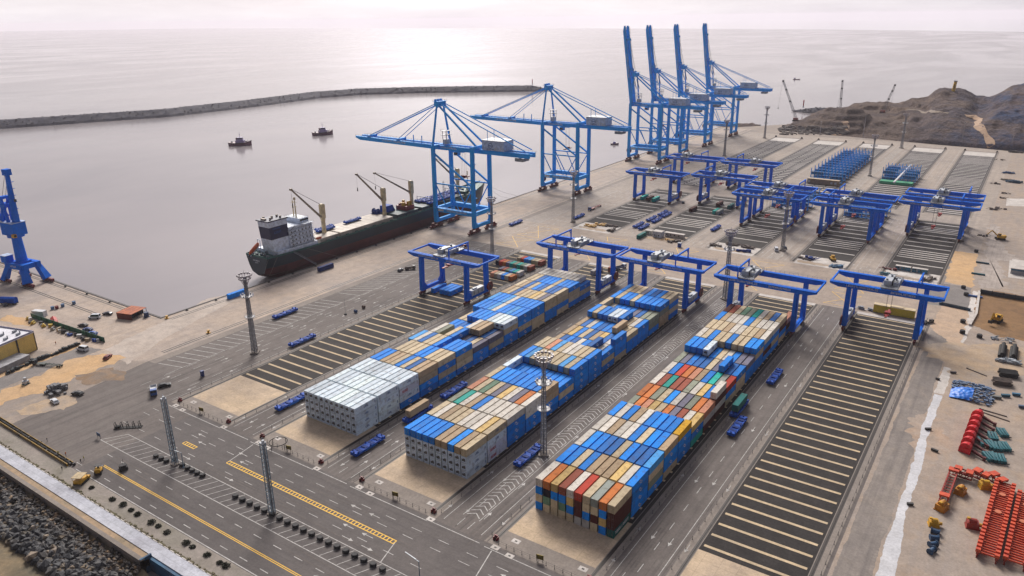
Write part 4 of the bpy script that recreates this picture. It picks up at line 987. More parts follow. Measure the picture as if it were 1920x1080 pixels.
def ship_crane(y, jy, jz, x=1, rest=False):
    b = MB(); b.tube((x,y,15),(x,y,29),1.7,1.5,10); b.box(x-1.6,x+1.6,y-1.7,y+1.7,27.5,36.5); b.hexa([(x-1.6,y-1.7,36.5),(x+1.6,y-1.7,36.5),(x+1.6,y+1.7,36.5),(x-1.6,y+1.7,36.5),(x-1.2,y-1.4,37.2),(x+1.2,y-1.4,37.2),(x+1.2,y+.6,37.2),(x-1.2,y+.6,37.2)]); b.ring((x,y,26.6),2.1,.15,12,4)
    c = b.build('deck_crane', m_cream, sh)
    b = MB(); a, e = Vector((x,y-1.5,28.7)), Vector((x-1.0,y+jy,28.7+jz))
    for s in (-1,1): b.beam(a+Vector((s*1.1,0,0)), e+Vector((s*.55,0,0)), .45, .9, .4, .6)
    for i in range(1,10):
        p, q = a.lerp(e,i/10), a.lerp(e,(i+.6)/10); w = 1.1-.055*i
        b.beam(p+Vector((-w,0,0)), p+Vector((w,0,0)), .28); b.beam(p+Vector((-w,0,0)), q+Vector((w,0,0)), .2)
    b.box(e.x-.9,e.x+.9,e.y-.8,e.y+.8,e.z-.6,e.z+.6); b.build('jib', mat('jib_dull_cream',(.30,.245,.18),.55), c)
    b = MB()
    for s in (-.5,.5): b.tube((x+s,y-1,37),e+Vector((s*.6,0,.4)),.07,n=4)
    b.tube(e,(e.x,e.y,e.z-9),.06,n=4); b.tube((e.x,e.y,e.z-11.5),(e.x,e.y,e.z-9),.5,.3,8); b.build('hoist_rope', m_cable, c)
ship_crane(57,-24,22); ship_crane(117.5,-25,22); ship_crane(148.7,-38,20); ship_crane(207.5,-27,20)
b = MB(); b.beam((0,222,17),(0,222,33),.7); b.beam((-2.5,222,29),(2.5,222,29),.3); b.box(-1.2,1.2,221,223,17,20); b.build('foremast', m_cream, sh)
b = MB()
for x,y in ((-8,212),(7,214),(-4,218),(4,219),(0,226)): b.cb(x,y,17.2,2.2,2.4,1.6); b.tube((x-1.8,y,18.2),(x+1.8,y,18.2),.9,n=10)
b.box(-11,11,206.5,209.5,16,19.5); rail_line(b,(-9,226,18.4),(-3,238,20.3)); rail_line(b,(9,226,18.4),(3,238,20.3)); b.build('forecastle_gear', m_green, sh)
b = MB()
for y in (164,200): b.beam((-9,y,15.5),(-9,y,22),.4); b.beam((9,y,15.5),(9,y,22),.4); b.beam((-9,y,22),(9,y,22),.4)
b.beam((6,183,17),(6,183,31),.3); b.beam((7.5,183,17),(7.5,183,31),.3)
for z in range(18,31,2): b.beam((6,183,z),(7.5,183,z+2),.15)
b.build('deck_frames', m_gal, sh)
b = MB(); b.path([(12.5,2,16),(18,-8,6),(23.0,-16,4.4)],.07); b.path([(14,8,15.5),(19,-2,8),(23,-9,4.4)],.07); b.path([(14.6,30,15.5),(19,44,9),(23,54,4.4)],.07); b.path([(6,236,20.5),(16,252,8),(23,262,4.4)],.07); b.path([(3,238,20.5),(14,262,9),(23,274,4.4)],.07); b.build('mooring_line', mat('rope_pale',(.35,.32,.28),.8), sh)
b = MB(); b.beam((15.4,20,15),(22,33,4.6),1.1,.3); rail_line(b,(15.0,20,15.1),(21.5,33,4.7),1,1.5,.05); rail_line(b,(16.0,20,15.1),(22.5,33,4.7),1,1.5,.05); b.build('gangway', m_gal, sh)

# ------------------------------------------------------------------ tugs, pilot boat
m_tugh = mat('tug_hull', (.13,.02,.075), .5); m_tugw = mat('tug_house', (.32,.26,.52), .5)
def make_tug(name, label, cat):
    t = thing(name, label, cat)
    st = [(-14,3.2,4.4),(-12,4.6,4.2),(-6,5.2,3.6),(2,5.4,3.6),(8,4.9,4.2),(12,3,5.2),(14.5,.3,6.2)]
    b = MB(); b.loft([[(x,-hw,z),(x,-hw*.92,1.2),(x,-hw*.7,-1.2),(x,hw*.7,-1.2),(x,hw*.92,1.2),(x,hw,z)] for x,hw,z in st]); b.build('hull', m_tugh, t)
    b = MB()
    for a,c in zip(st,st[1:]):
        for s in (-1,1): b.tube((a[0],s*a[1],a[2]-.4),(c[0],s*c[1],c[2]-.4),.45,n=6)
    b.build('fender', m_rub, t)
    b = MB(); b.box(-5,6,-3.2,3.2,3.6,6.6); b.hexa([(-2.5,-2.4,6.6),(4.5,-2.4,6.6),(4.5,2.4,6.6),(-2.5,2.4,6.6),(-2,-2.1,9.8),(3.8,-2.1,9.8),(3.8,2.1,9.8),(-2,2.1,9.8)]); b.box(-2.4,4.2,-2.5,2.5,9.8,10.1); b.cur = 1
    b.box(-1.9,3.7,-2.36,2.36,8.2,9.3); b.box(-2.3,4.25,-1.9,1.9,8.2,9.3)
    wh = b.build('wheelhouse', [m_tugw, m_glass], t)
    b = MB(); b.beam((.5,0,10),(.5,0,17),.4,.4,.2,.2); b.beam((.5,-1.6,13),(.5,1.6,13),.2); b.beam((.5,-1,15),(.5,1,15),.2); b.tube((.5,0,13.2),(.5,0,13.8),.6,n=8); b.build('mast', m_tugw, wh)
    b = MB()
    for s in (-1,1): b.tube((-3.6,s*2,6.6),(-3.9,s*2,9.6),.6,n=8)
    b.build('funnel', m_tugh, t)
    b = MB(); b.tube((8,-1.4,5),(8,1.4,5),.9,n=10); b.box(-11,-9,-1,1,4,5.4); b.beam((10,0,5),(10,0,7.2),.3); b.build('winch', m_gal, t)
    return t
tg = make_tug('tugboat','dark hulled tugboat on the open harbour water, the nearer left one','tugboat'); tg.location = (-757,440,SEA_Z); tg.rotation_euler = (0,0,math.radians(40)); tg['group'] = 'harbour tugs'
dup(tg,(-734.5,559,SEA_Z),math.radians(62),'dark hulled tugboat farther out, the right one of the pair','harbour tugs')
lb = thing('launch', 'small dark launch on the water between the second quay crane and raised booms', 'boat', (-346,682,SEA_Z), math.radians(30))
b = MB(); b.loft([[(x,-w,z),(x,-w*.7,-.3),(x,w*.7,-.3),(x,w,z)] for x,w,z in ((-5,1.5,1.6),(0,1.8,1.6),(3,1.3,1.9),(5,.1,2.3))]); b.build('hull', m_tugh, lb)
b = MB(); b.box(-2,1.2,-1.1,1.1,1.6,3.6); b.beam((-1,0,3.6),(-1,0,5.6),.12); b.build('cabin', m_tugw, lb)

# ------------------------------------------------------------------ breakwaters
m_bw = ground_mat('breakwater_rock', (.036,.037,.068), (.028,.029,.054), fine=.35, s_big=.02, stain=(.13,.12,.125), stain_amt=.7)
def rubble(name, pts, half, top, crest, label, cat, tip=True, seed=3):
    """rubble mound: sloping sides, uneven armour, narrow crest"""
    rnd = random.Random(seed); P_ = [Vector((*p,0)) for p in pts]; b = MB(); rings = []
    dense = []
    for a,c in zip(P_,P_[1:]):
        n = max(2,int((c-a).length/9))
        dense += [a.lerp(c,i/n) for i in range(n)]
    dense.append(P_[-1])
    for i,p in enumerate(dense):
        d = (dense[min(i+1,len(dense)-1)]-dense[max(i-1,0)]).normalized(); nn = Vector((-d.y,d.x,0))
        s = 1.0 if not tip else min(1,.25+(len(dense)-1-i)/5)
        prof = [(-half,-3),(-half*.72,top*.33),(-half*.42,top*.72),(-crest,top),(crest,top),(half*.42,top*.72),(half*.72,top*.33),(half,-3)]
        rings.append([tuple(p+nn*(u*s+rnd.uniform(-.8,.8))+Vector((0,0,SEA_Z+h*(s if h > 0 else 1)+rnd.uniform(-.6,.6)*(1 if h < top else .45)))) for u,h in prof])
    b.loft(rings, close=True)
    for k in range(len(dense)*9):
        i = rnd.randrange(len(rings)); r_ = rings[i]; j = rnd.choice((1,2,3,3,4,4,5,6)); p = Vector(r_[j]).lerp(Vector(r_[min(7,j+1)]), rnd.random())+Vector((rnd.uniform(-4,4),rnd.uniform(-4,4),0)); s_ = rnd.uniform(.5,1.1)
        b.hexa([tuple(p+Vector((a*s_*rnd.uniform(.7,1.1),c*s_*rnd.uniform(.7,1.1),d*s_*rnd.uniform(.5,.8)))) for d in (-1,1) for a,c in ((-1,-1),(1,-1),(1,1),(-1,1))])
    o = b.build(name, m_bw); tag(o,label,cat); return o
rubble('breakwater', [(-1330,-80),(-1254,352),(-1152,585),(-1152,760),(-1168,930),(-1140,1030),(-1040,1130),(-815,1285)], 33, 10.5, 6, 'long low rock breakwater curving across the water behind the ship', 'breakwater')
rubble('breakwater', [(-40,1170),(-150,1150),(-205,1142),(-250,1134)], 26, 7, 4, 'short rock breakwater tip showing beyond the dark hills', 'breakwater', seed=5)
bc = thing('beacon', 'small red and white beacon on the tip of the short breakwater', 'beacon', (-236,1137,SEA_Z+6.5))
b = MB(); b.tube((0,0,0),(0,0,3),1.2,1.0,10); b.cur = 1; b.tube((0,0,3),(0,0,10),.9,.8,10); b.build('tower', [m_wht, m_redm], bc)
b = MB(); b.tube((0,0,10),(0,0,10.4),1.6,n=10); b.tube((0,0,10.4),(0,0,12),.7,n=8); b.tube((0,0,12),(0,0,12.6),.9,.1,8); b.build('lantern', m_redm, bc)
b2c = dup(bc,(-842,1264,SEA_Z+12),label='small beacon on the end of the long breakwater')
fb = thing('ship', 'tiny dark vessel on the sea above the short breakwater tip', 'boat', (-420,1800,SEA_Z), .2); fb.scale = (.5,)*3
b = MB(); b.loft([[(x,-w,z),(x,-w*.7,-.3),(x,w*.7,-.3),(x,w,z)] for x,w,z in ((-16,3,3),(0,3.6,2.6),(10,3,3.4),(16,.2,4.6))]); b.build('hull', m_tugh, fb)
b = MB(); b.box(-12,-5,-2.4,2.4,3,8); b.beam((-8,0,8),(-8,0,13),.4); b.build('cabin', m_tugw, fb)
# ------------------------------------------------------------------ automated guided vehicles
m_agv = mat('vehicle_blue', (.003,.085,.48), .55, spec=.1, c2=(.003,.05,.34)); m_agvd = mat('vehicle_dark_blue', (.003,.04,.24), .6, spec=.1)
m_tyre = mat('tyre_black', (.015,.015,.016), .85)
m_win = m_glass
def make_agv():
    t = thing('transport_vehicle', 'x', 'transport vehicle')
    b = MB()
    for s in (-1,1): b.box(s*1.25-.25,s*1.25+.25,-7.0,7.0,.75,1.45)
    b.box(-1.45,1.45,-7.4,-5.6,.55,1.75); b.box(-1.45,1.45,5.6,7.4,.55,1.75); b.box(-1.45,1.45,-1.5,1.5,.6,1.5); b.box(-1.02,1.02,-5.6,5.6,.8,1.28); b.build('chassis', m_agv, t)
    b = MB()
    for y in (-5.2,-2.4,.9,3.8): b.box(-1.2,1.2,y,y+1.25,1.3,1.62)
    for y in (-6.2,0,6.0):
        for s in (-1,1): b.box(s*1.3-.12,s*1.3+.12,y-.3,y+.3,1.5,2.05)
    b.build('load_deck', m_agvd, t)
    b = MB(); b.cur = 0
    for s in (-1,1): b.box(s*1.5-.06,s*1.5+.06,-2.6,2.6,.5,1.3); b.box(s*1.52-.04,s*1.52+.06,-1.6,1.8,.65,1.2)
    b.build('battery_box', mat('vehicle_light_blue',(.006,.14,.56),.5), t)
    b = MB(); b.cb(0,-7.0,1.75,.5,.3,.4); b.cb(0,7.0,1.75,.5,.3,.4); b.build('sensor_head', m_agvd, t)
    for y in (-4.6,-3.0,3.0,4.6):
        for s in (-1,1):
            b = MB(); b.tube((s*1.05,y,.55),(s*1.48,y,.55),.55,n=12); b.cur = 1; b.tube((s*1.48,y,.55),(s*1.5,y,.55),.25,n=8); b.build('wheel', [m_tyre, m_gal], t)
    return t
agv0 = make_agv(); first = [True]
def agv(x, y, lab, rz=0, z=0.03, sc=1.0):
    if z > 5: x = -293.2+(x+298)*.8
    o = agv0 if first[0] else dup(agv0); first[0] = False
    o.location = (x,y,z); o.rotation_euler = (0,0,rz); o.scale = (sc,)*3; return tag(o, lab, 'transport vehicle', 'blue transport vehicles')
for x,y,l in [(-96.6,-3.0,'empty blue transport vehicle on the road between white reefers and middle block front'),(-44.9,23,'empty blue transport vehicle beside the middle light mast base'),
  (-226,68,'empty blue transport vehicle on the quay road by the striped parking bays'),(-190.6,48.6,'empty blue transport vehicle beside the leftmost lot fence'),
  (-146,4.2,'blue transport vehicle partly behind the white reefer block front corner'),(-97.4,47.5,'blue transport vehicle between left and middle blocks beside the purple boxes'),
  (9.3,82,'empty blue transport vehicle in front of the green container on the right road'),(9,131,'lone blue transport vehicle farther up the right road'),
  (-227,285.6,'lone blue transport vehicle on the quay road behind the nearest quay crane'),(-196.5,327,'blue transport vehicle on the quay road near yellow pallets'),
  (-146.8,328,'left front vehicle of six parked blue transport vehicles'),(-141.2,325,'right front vehicle of six parked blue transport vehicles'),
  (-146.4,350,'left middle vehicle of six parked blue transport vehicles'),(-141.3,348,'right middle vehicle of six parked blue transport vehicles'),
  (-146,370,'left rear vehicle of six parked blue transport vehicles'),(-141.5,367,'right rear vehicle of six parked blue transport vehicles'),
  (-95.8,348.6,'lone blue transport vehicle on the road between second and middle far lots'),
  (-97,24.5,'blue transport vehicle under the cream container between left and middle blocks'),(5.4,96,'blue transport vehicle under the green container on the right road')]:
    agv(x,y,l)
container('t',-97,24.5,2.1,'tan container riding a vehicle between the left and middle blocks','',)
container('a',5.4,96,2.1,'green container riding a vehicle on the right road',None)
agv(-301,162,'front dark vehicle of two side by side on the ship hatch',z=13.9); agv(-305.5,164,'rear dark vehicle of two side by side on the ship hatch',z=13.9)
agv(-303,188,'lone dark vehicle on the ship hatch nearer the cranes',z=13.9)
for x,y,l in ((-301,262,'front blue and white vehicle lashed on the forward hatch'),(-297,264,'middle blue and white vehicle lashed on the forward hatch'),(-305,263,'rear blue and white vehicle lashed on the forward hatch'),(-293,284,'right hand blue vehicle on the bow hatch'),(-300,286,'left hand blue vehicle on the bow hatch')):
    agv(x,y,l,z=13.9,sc=.95)
for k_,(x,y,r_) in enumerate(((-289,262,0),(-304,276,0),(-297,279,.1),(-290,277,0),(-305,292,0),(-297,297,0))):
    agv(x,y,f'blue vehicle packed among others on the forward ship hatches, {ORD[k_]} of the tight group',rz=r_,z=13.9,sc=.95)
# deck cargo on the ship
def cargo(name, lab, cat, loc, rz=0): return thing(name, lab, cat, loc, rz)
m_yel = MATS['machine_yellow']
c = cargo('deck_cargo','blue covered machine part on the ship behind the second deck crane','machine part',(-298,224,13.8))
b = MB(); b.hexa([(-3,-5,0),(3,-5,0),(3,5,0),(-3,5,0),(-3,-4.6,4.6),(3,-4.6,4.6),(3,2.6,4.6),(-3,2.6,4.6)]); b.build('cover', m_agv, c)
b = MB(); [b.box(-3.4,3.4,y-.2,y+.2,0,.4) for y in (-4,0,4)]; b.build('cradle', m_gal, c)
c = cargo('deck_machine','red deck machine with yellow top on the ship beside the third crane','machine',(-291.5,236,13.0))
b = MB(); b.box(-5,5,-4.5,4.5,.3,3.8); b.box(-5.4,5.4,-5,5,0,.5); b.box(-4,2,-3,3,3.8,5); b.build('base', mat('machine_red',(.28,.02,.025),.5), c)
b = MB()
for i in range(9): b.cb(random.uniform(-3.6,3.6),random.uniform(-3.4,3.4),3.8,random.uniform(1,2.2),random.uniform(1,2.2),random.uniform(1.4,3.2))
b.build('top_gear', m_yel, c)
c = cargo('deck_cargo','dark blue spool on the ship left of the second deck crane','machine part',(-300,214,13.8))
b = MB(); b.tube((-2,0,1.6),(2,0,1.6),1.6,n=14); b.tube((-2.2,0,1.7),(-1.9,0,1.7),2.1,n=14); b.tube((1.9,0,1.7),(2.2,0,1.7),2.1,n=14); b.box(-3,3,-2.2,2.2,-.1,.35); b.build('drum', m_agvd, c)

# ------------------------------------------------------------------ light masts
m_mast = mat('mast_steel', (.26,.27,.31), .5, .4)
def make_mast():
    t = thing('light_mast', 'x', 'light mast')
    H = 37.5; N = 8; b = MB()
    def rad(z): return 1.45-.75*z/H
    for s in range(4):
        a = PI/4+s*PI/2
        b.beam((rad(0)*math.cos(a),rad(0)*math.sin(a),.6),(rad(H)*math.cos(a),rad(H)*math.sin(a),H),.28,.28,.2,.2)
    K = 20
    for k in range(K):
        z0, z1 = .8+(H-.8)*k/K, .8+(H-.8)*(k+1)/K
        for s in range(4):
            a0, a1 = PI/4+s*PI/2, PI/4+(s+1)*PI/2
            b.beam((rad(z0)*math.cos(a0),rad(z0)*math.sin(a0),z0),(rad(z1)*math.cos(a1),rad(z1)*math.sin(a1),z1),.13)
            b.beam((rad(z0)*math.cos(a1),rad(z0)*math.sin(a1),z0),(rad(z1)*math.cos(a0),rad(z1)*math.sin(a0),z1),.13)
            b.beam((rad(z1)*math.cos(a0),rad(z1)*math.sin(a0),z1),(rad(z1)*math.cos(a1),rad(z1)*math.sin(a1),z1),.13)
    b.tube((0,0,.6),(0,0,H),.32,.25,6); b.build('tower', m_mast, t)
    b = MB(); b.cb(0,0,0,3.6,3.6,.7); b.build('footing', gm_strip2, t)
    for z,R in ((28.2,2.7),(18.2,2.2)):
        b = MB(); b.ring((0,0,z),R,.16,20,5); b.ring((0,0,z+1.1),R,.08,20,4); b.tube((0,0,z-.1),(0,0,z+.05),R*.95,n=20)
        for i in range(10):
            a = 2*PI*i/10; b.beam((R*math.cos(a),R*math.sin(a),z),(R*math.cos(a),R*math.sin(a),z+1.1),.08)
            if z > 20: b.cb(R*1.02*math.cos(a),R*1.02*math.sin(a),z+.2,.5,.5,.5)
        b.build('platform', mat('platform_white',(.55,.55,.58),.5), t)
    b = MB()
    for i in range(14):
        a = 2*PI*i/14; c, s_ = math.cos(a), math.sin(a)
        b.beam((.8*c,.8*s_,33.5),(2.9*c,2.9*s_,38.2),.12); b.cb(3.0*c,3.0*s_,37.9,.75,.75,.7); b.cb(2.4*c,2.4*s_,36.3,.6,.6,.6)
    b.ring((0,0,38.2),2.9,.1,18,4); b.ring((0,0,36.6),2.3,.09,18,4); b.beam((0,0,37.5),(0,0,40.4),.12); b.build('lamp_crown', mat('lamp_grey',(.42,.38,.42),.4), t)
    return t
mast0 = make_mast(); fm = True
for x,y,l in [(-199.6,28.1,'lattice light mast on the quay road left of the striped leftmost lot'),(-41.5,27.6,'lattice light mast between the middle and right container blocks'),
   (-41,212.5,'lattice light mast beside the gantry at the right block far end'),(-194.7,210.5,'lattice light mast right of the nearest quay crane'),(-193.5,313,'lattice light mast in front of the second quay crane'),
   (-40.7,320.5,'lattice light mast on the wide road with small white bases below far gantries'),(-40,609,'lattice light mast in front of the dense blue racks'),(-40.3,796,'lattice light mast at the far end of the wide road'),
   (-196,797,'lattice light mast at the far end of the quay'),(-195,648,'lattice light mast below the raised boom cranes')]:
    o = mast0 if fm else dup(mast0); fm = False; o.location = (x,y,0); o.rotation_euler = (0,0,random.random()); tag(o,l,'light mast','tall lattice light masts')
# slim square lattice poles by the bottom road
def make_pole():
    t = thing('lattice_pole', 'x', 'lattice pole'); b = MB(); H = 25.4
    for s in range(4):
        a = PI/4+s*PI/2; b.beam((1.0*math.cos(a),1.0*math.sin(a),0),(.85*math.cos(a),.85*math.sin(a),H),.2)
    for k in range(17):
        z0, z1 = H*k/17, H*(k+1)/17
        for s in range(4):
            a0, a1 = PI/4+s*PI/2, PI/4+(s+1)*PI/2; r_ = .95
            b.beam((r_*math.cos(a0),r_*math.sin(a0),z0),(r_*math.cos(a1),r_*math.sin(a1),z1),.1); b.beam((r_*math.cos(a0),r_*math.sin(a0),z1),(r_*math.cos(a1),r_*math.sin(a1),z1),.1)
    b.build('tower', mat('pole_blue_grey',(.20,.29,.38),.5,.1), t)
    b = MB(); b.box(.62,.75,-.2,.2,.5,H); rail_line(b,(.9,-.4,1),(.9,-.4,H-1),.2,1.2,.04); b.build('cable_tray', m_gal, t)
    b = MB(); b.cb(0,0,0,2.4,2.4,.35); b.build('footing', gm_strip2, t)
    b = MB(); b.cb(0,0,H,1.5,1.5,.3); b.cb(.3,0,H+.3,.7,.7,.8); b.beam((-.4,.3,H),(-.4,.3,H+1.6),.1); b.build('head', m_wbox, t); return t
p0 = make_pole(); p0.location = (-145.6,-47.6,0); tag(p0,'square blue grey lattice pole among the left black road blocks','lattice pole','lattice poles by the road')
dup(p0,(-94.2,-47.6,0),0,'square blue grey lattice pole among the long row of black blocks','lattice poles by the road')
def make_lamp():
    t = thing('street_lamp','x','street lamp'); b = MB(); b.tube((0,0,0),(0,0,6),.16,.1,8); b.cb(0,0,0,.6,.6,.25); b.build('post', MATS['pole_blue_grey'], t)
    b = MB(); b.beam((0,0,5.9),(-5.5,.6,6.2),.16); b.build('arm', m_gal, t); b = MB(); b.box(-5.6,-.6,-.15,.15,6.1,6.22) if 0 else b.beam((-1,.1,6.1),(-5.4,.6,6.32),.3,.1); b.build('lamp', m_wbox, t); return t
l0 = make_lamp(); l0.location = (-36.6,-44.4,0); tag(l0,'slim street lamp with long arm at the bottom edge','street lamp','street lamps by the road')
dup(l0,(-141.2,-47.3,0),.3,'slim street lamp just right of the left lattice pole','street lamps by the road')

# ------------------------------------------------------------------ fences beside the lots, buffer stops, signs
m_post = mat('fence_dark', (.045,.042,.045), .6)
def fence(a, c, lab, step=5.0, rail=True):
    t = thing('fence', lab, 'fence', (*a,0)); a3, c3 = Vector((0,0,0)), Vector((c[0]-a[0],c[1]-a[1],0)); n = max(1,int(c3.length/step)); me = None
    for i in range(min(n+1,99)):
        p = a3.lerp(c3,i/n)
        if me is None:
            b = MB(); b.tube((0,0,0),(0,0,1.35),.07,n=5); b.cb(0,0,0,.3,.3,.1); o = b.build('post', m_post, t); me = o.data
        else: o = D.objects.new('post', me); COL.objects.link(o); o.parent = t
        o.location = p
    if rail:
        b = MB(); b.beam(a3+Vector((0,0,.62)),c3+Vector((0,0,.62)),.035); b.beam(a3+Vector((0,0,1.25)),c3+Vector((0,0,1.25)),.04); b.build('rail', m_post, t)
    return t
for i,(L,R) in enumerate(LOTS):
    fence((L-2.2,-18),(L-2.2,226),f'low dark post fence along the left side of the {LOTN[i]} lot')
    fence((R+2.2,-18),(R+2.2,226),f'low dark post fence along the right side of the {LOTN[i]} lot')
    fence((L+2,-20.6),(R-2,-20.6),f'short row of dark posts at the front of the {LOTN[i]} lot',2.6)
def make_buffer(m_):
    t = thing('buffer_stop','x','buffer stop'); b = MB()
    for s in (-1,1): b.beam((s*.7,-.9,0),(s*.25,.3,2.0),.32); b.beam((s*.7,1.2,0),(s*.25,.3,2.0),.25); b.box(s*.9-.18,s*.9+.18,-.6,.9,0,1.3)
    b.beam((-.9,.3,1.9),(.9,.3,1.9),.4); b.build('frame', m_, t); b = MB(); b.box(-.45,.45,.3,1.3,.9,1.5); b.build('bumper', m_rub, t); return t
m_bs = mat('buffer_red',(.22,.010,.014),.5); bs = make_buffer(m_bs); k = 0
for i,(L,R) in enumerate(LOTS):
    for j,x in enumerate((L,R)):
        o = bs if k == 0 else dup(bs); k += 1
        o.location = (x,-19.2,0); o.scale = (.72,)*3; tag(o,f"red rail buffer stop at the front {'left' if j == 0 else 'right'} corner of the {LOTN[i]} lot",'buffer stop','red rail buffer stops')
fb0 = make_buffer(m_post); k = 0
for i,(L,R) in enumerate(LOTS):
    for j,x in enumerate((L,R)):
        o = fb0 if k == 0 else dup(fb0); k += 1
        o.location = (x,813,0); o.rotation_euler = (0,0,PI); tag(o,f"dark buffer stop at the far {'left' if j == 0 else 'right'} corner of the {LOTN[i]} far lot",'buffer stop','dark rail buffer stops')
def make_board():
    t = thing('notice_board','x','sign'); b = MB(); b.box(-1.1,1.1,-.1,.1,.8,2.3); b.build('panel', mat('board_yellow',(.30,.22,.02),.6), t)
    b = MB(); [b.box(s*.9-.06,s*.9+.06,-.16,-.1,0,2.4) for s in (-1,1)]; b.build('posts', m_post, t)
    b = MB(); letters(b,-.8,-.11,1.3,5,.22,.55,.02,'x',.4,7); b.build('lettering', m_post, t); return t
bd = make_board(); k = 0
for i,(L,R) in enumerate(LOTS[:4]):
    o = bd if k == 0 else dup(bd); k += 1
    o.location = (L+16,-20.2,0); o.rotation_euler = (0,0,.2); tag(o,f'small yellow board by the front posts of the {LOTN[i]} lot','sign','yellow boards at the lot fronts')
hp = thing('hoop_stand','large black ring on legs at the front left of the white reefer block','hoop', tuple(at(523,838)))
b = MB(); b.ring((0,0,2.2),3.2,.14,24,5); b.build('ring', m_rub, hp); b = MB()
for i in range(4): b.beam((3.2*math.cos(i*PI/2),3.2*math.sin(i*PI/2),0),(3.2*math.cos(i*PI/2),3.2*math.sin(i*PI/2),2.2),.14)
b.build('legs', m_rub, hp)

# black rubber blocks along the hatched road band
m_blk = mat('black_block', (.022,.022,.026), .75, c2=(.045,.044,.046))
def block(lab, x, y):
    b = MB(); b.loft([[(math.cos(2*PI*i/10)*r*1.15,math.sin(2*PI*i/10)*r,z) for i in range(10)] for z,r in ((0,.8),(.3,.92),(.85,.92),(1.05,.75))])
    o = b.build('rubber_block', m_blk, None, (x,y,0), bevel=0); tag(o,lab,'road block','black blocks on the hatched band'); return o
A_ = [(-155.5,-48.7),(-152.6,-48.5),(-149.6,-48.4),(-148,-46.3),(-142.6,-46.9),(-139.3,-47),(-136.6,-47),(-133.8,-47),(-131,-46.9)]
b0 = None
for i,(x,y) in enumerate(A_):
    l = f"black block, {ORD[i]} from left, short row by the left lattice pole"
    if b0 is None: b0 = block(l,x,y)
    else: o = dup(b0,(x,y,0),random.random(),l)
for i in range(19):
    x = -111.5+i*3.55; y = -48.3+.045*i; l = f"black block, {ORD[i]} from left, long row by the right lattice pole"
    dup(b0,(x,y,0),random.random(),l)

for nm_,u_,v_,l_,c_ in (('post_box',380,706,'small dark blue box standing on the road left of the leftmost lot',(.02,.05,.22)),('road_sign',186,822,'small blue sign at the tip of the hatched band',(.03,.09,.22)),('cable_drum',667,586,'small blue drum on the quay road beside the striped lot',(.03,.10,.28)),('cable_drum',682,578,'small brown drum on the quay road beside the striped lot',(.12,.06,.04))):
    p = at(u_,v_); t = thing(nm_,l_,nm_.split('_')[1],(p.x,p.y,.03)); b = MB()
    if nm_ == 'road_sign': b.box(-1.2,1.2,-.08,.08,1.0,2.3); b.build('panel', mat('sbox_'+str(u_),c_,.5), t); b = MB(); [b.box(x-.06,x+.06,-.05,.05,0,1.0) for x in (-.9,.9)]; b.build('posts', m_post, t)
    elif nm_ == 'cable_drum': b.tube((-.5,0,.8),(.5,0,.8),.6,n=12); b.tube((-.65,0,.8),(-.5,0,.8),.85,n=14); b.tube((.5,0,.8),(.65,0,.8),.85,n=14); b.build('drum', mat('sbox_'+str(u_),c_,.6), t)
    else: b.box(-.6,.6,-.6,.6,.15,2.6); b.box(-.7,.7,-.7,.7,2.6,2.75); b.build('body', mat('sbox_'+str(u_),c_,.5), t); b = MB(); b.box(-.75,.75,-.75,.75,0,.15); b.build('base', gm_strip2, t)
t = thing('flag_pole','thin pole on a dark base on the quay road beside the striped lot','pole',tuple(at(648,590))); b = MB(); b.tube((0,0,.6),(0,0,9),.09,.05,6); b.build('pole', m_gal, t); b = MB(); b.tube((0,0,0),(0,0,.7),.8,.6,10); b.build('base', m_blk, t)
